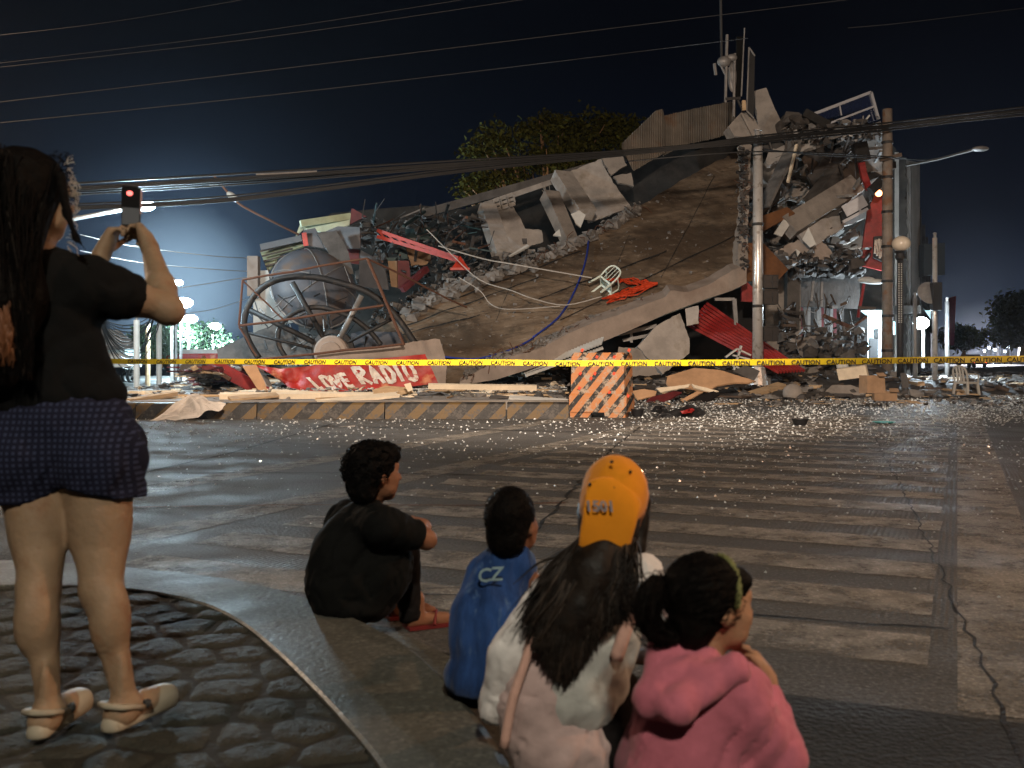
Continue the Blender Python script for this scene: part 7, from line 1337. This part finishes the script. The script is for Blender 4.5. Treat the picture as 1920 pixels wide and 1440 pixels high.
k0 = empty('person', P(1330, 1560, 2.1), 'little girl in pink hoodie with ponytail and her hand at her mouth', 'person'); k0.location.z = .15
T = lambda x, y, Y=2.1: P(x, y, Y)
hp, L, ax_, Rm = head_prims(T(1336, 1136, 2.12), (.90, .43, -.06), .86, jaw=.9)
hd = hand_prims(T(1438, 1276, 2.14), T(1412, 1228, 2.17) - T(1438, 1276, 2.14), Vector((-.9, .1, .1)), .66, .45, thumb=1)
body = hp + [cap_(T(1322, 1200, 2.12), T(1315, 1250, 2.12), .04, .05), ell_(T(1300, 1420, 2.13), [.08, .06, .15]), cap_(T(1300, 1520, 2.15), Vector((.50, 2.32, .14)), .055, .045), cap_(Vector((.50, 2.32, .14)), Vector((.52, 2.46, .05)), .04, .03), cap_(T(1320, 1520, 2.15), Vector((.60, 2.30, .14)), .055, .045), cap_(Vector((.60, 2.30, .14)), Vector((.618, 2.46, .05)), .04, .03), cap_(T(1405, 1345, 2.05), T(1470, 1430, 2.1), .032, .028), cap_(T(1470, 1430, 2.1), T(1438, 1276, 2.14), .026, .02)] + hd
for sx_ in (0, .14):
    q = Vector((.52 + sx_ * .7, 2.46, .05)); body += [cap_(q, q + Vector((.06, .1, -.01)), .026, .018)]
blob('body', body, 'skin_girl', .0075, .015, k0); eyes(k0, L, .86)
blob('trousers', [cap_(T(1300, 1520, 2.15), Vector((.50, 2.32, .14)), .07, .06), cap_(T(1320, 1520, 2.15), Vector((.60, 2.30, .14)), .07, .06)], 'pants_dark', .012, .03, k0)
blob('hoodie', [cap_(T(1258, 1300, 2.12), T(1380, 1300, 2.06), .065, .070), ell_(T(1300, 1370, 2.09), [.125, .10, .12]), ell_(T(1300, 1460, 2.10), [.155, .12, .14]), cap_(T(1395, 1330, 2.05), T(1455, 1420, 2.08), .062, .058), cap_(T(1465, 1425, 2.09), T(1440, 1305, 2.13), .050, .038), cap_(T(1240, 1330, 2.14), T(1195, 1440, 2.16), .055, .05)], 'pink_cloth', .0075, .035, k0, disp=folds(.005, 26, 3))
blob('hood', [cap_(T(1240, 1215, 2.10), T(1222, 1310, 2.02), .030, .034), cap_(T(1222, 1315, 2.02), T(1270, 1325, 1.975), .036, .034), cap_(T(1270, 1325, 1.975), T(1375, 1255, 2.02), .034, .030), cap_(T(1375, 1255, 2.02), T(1398, 1262, 2.10), .028, .024), ell_(T(1300, 1275, 2.04), [.085, .05, .045]), cap_(T(1245, 1215, 2.10), T(1330, 1232, 2.075), .02, .022)], 'pink_cloth', .0075, .026, k0, disp=folds(.0028, 34, 8))
blob('hair', [ell_(L(0, -.030, .030), [.083 * .88, .106 * .86, .096 * .88], Rm), ell_(L(0, -.065, -.035), [.058, .045, .062], Rm), ell_(L(.02, .03, .07), [.05, .05, .03], Rm)], 'hair_black', .007, .02, k0, disp=lambda X: .0016 * np.sin((X[:, 0] - X[:, 2] * .4) * 260))
m = M(); pony = dens([T(1250, 1120, 2.11), T(1232, 1100, 2.09), T(1216, 1120, 2.07), T(1214, 1155, 2.07), T(1232, 1185, 2.07), T(1262, 1196, 2.07)], 4)
blob('ponytail', [cap_(pony[i], pony[i + 1], .012 + .013 * math.sin(i / 20 * 3.1), .012 + .013 * math.sin((i + 1) / 20 * 3.1)) for i in range(len(pony) - 1)], 'hair_black', .006, .012, k0, disp=lambda X: .0016 * np.sin((X[:, 0] - X[:, 2] * .4) * 300))
def surfhair(i):
    t, a = random.uniform(.15, 1.9), random.uniform(0, 6.28); return L(math.sin(t) * math.cos(a) * .0745, -.030 + math.sin(t) * math.sin(a) * .093, .030 + math.cos(t) * .0865)
pb = Vector(T(1256, 1132, 2.11)); sc0 = L(0, -.03, .03)
def onhead(a, e_, f): p = a.lerp(e_, f); d = (p - sc0); return sc0 + d.normalized() * (.0865 + .004 * random.random())
m = M()
for i in range(520):
    a = surfhair(i)
    if (a - pb).length < .03: continue
    m.tube([a] + [onhead(a, pb, f) for f in (.25, .5, .75)] + [pb + (a - pb).normalized() * .014], [.0006, .0012, .0012, .0012, .0012], 3, cap=False)
m.build('combed_hair', 'hair_black', k0, smooth=True)
m = M()
for i in range(130):
    o1 = Vector((random.gauss(0, .006), random.gauss(0, .009), random.gauss(0, .006))); m.tube([p + o1 * (1 + 2.2 * math.sin(j / 20 * 3.1)) + Vector((random.gauss(0, .0012), 0, random.gauss(0, .0012))) for j, p in enumerate(pony)], [.0012] * len(pony), 3, cap=False)
m.build('ponytail_strands', 'hair_black', k0, smooth=True)
m = M(); m.tube([T(1251 + 7 * math.cos(a), 1130 + 26 * math.sin(a), 2.10 + .012 * math.cos(a * 2)) for a in [i * math.pi / 9 for i in range(18)]], .0065, 6, closed=True); m.build('scrunchie', 'scrunchie', k0, smooth=True)
# braided hairband over the head
r_, f_, u_ = ax_; m = M()
for ph_ in (0, 2.1, 4.2):
    pts = []
    for i in range(46):
        a = -1.75 + 3.5 * i / 45; q = L(math.sin(a) * .0825, .012 + .012 * math.cos(a), .028 + math.cos(a) * .0940); pts.append(q + (f_ * math.cos(i * .8 + ph_) + (r_ * math.sin(a) + u_ * math.cos(a)) * math.sin(i * .8 + ph_)) * .0038)
    m.tube(pts, .0036, 5)
m.build('braided_hairband', 'hairband', k0, smooth=True)
m = M()
for i in range(160):
    a = random.uniform(-1.2, 1.2); p = L(math.sin(a) * .062, .058 - abs(a) * .012, .062 * math.cos(a) + .022); e_ = L(math.sin(a) * .075, -.02, .035 + math.cos(a) * .085); m.tube([p, (p + e_) / 2 + (r_ * math.sin(a) + u_ * math.cos(a)) * .012, e_], [.0012, .0016, .0012], 3, cap=False)
m.build('hairline', 'hair_black', k0, smooth=True)
# ---------------------------------------------------------------- haze
m = M(); m.box((0, 160, 29), (620, 360, 60)); hz = m.build('haze', 'dark', kind='stuff', label='thin night haze in the street air')
hm = bpy.data.materials.new('haze_air'); hm.use_nodes = True; t = hm.node_tree; t.nodes.clear(); o_ = nd(t, 'ShaderNodeOutputMaterial'); pv = nd(t, 'ShaderNodeVolumePrincipled')
pv.inputs['Density'].default_value = 0.00012; pv.inputs['Color'].default_value = (.85, .92, 1, 1); pv.inputs['Anisotropy'].default_value = 0.8
t.links.new(pv.outputs[0], o_.inputs['Volume']); hz.data.materials.clear(); hz.data.materials.append(hm)
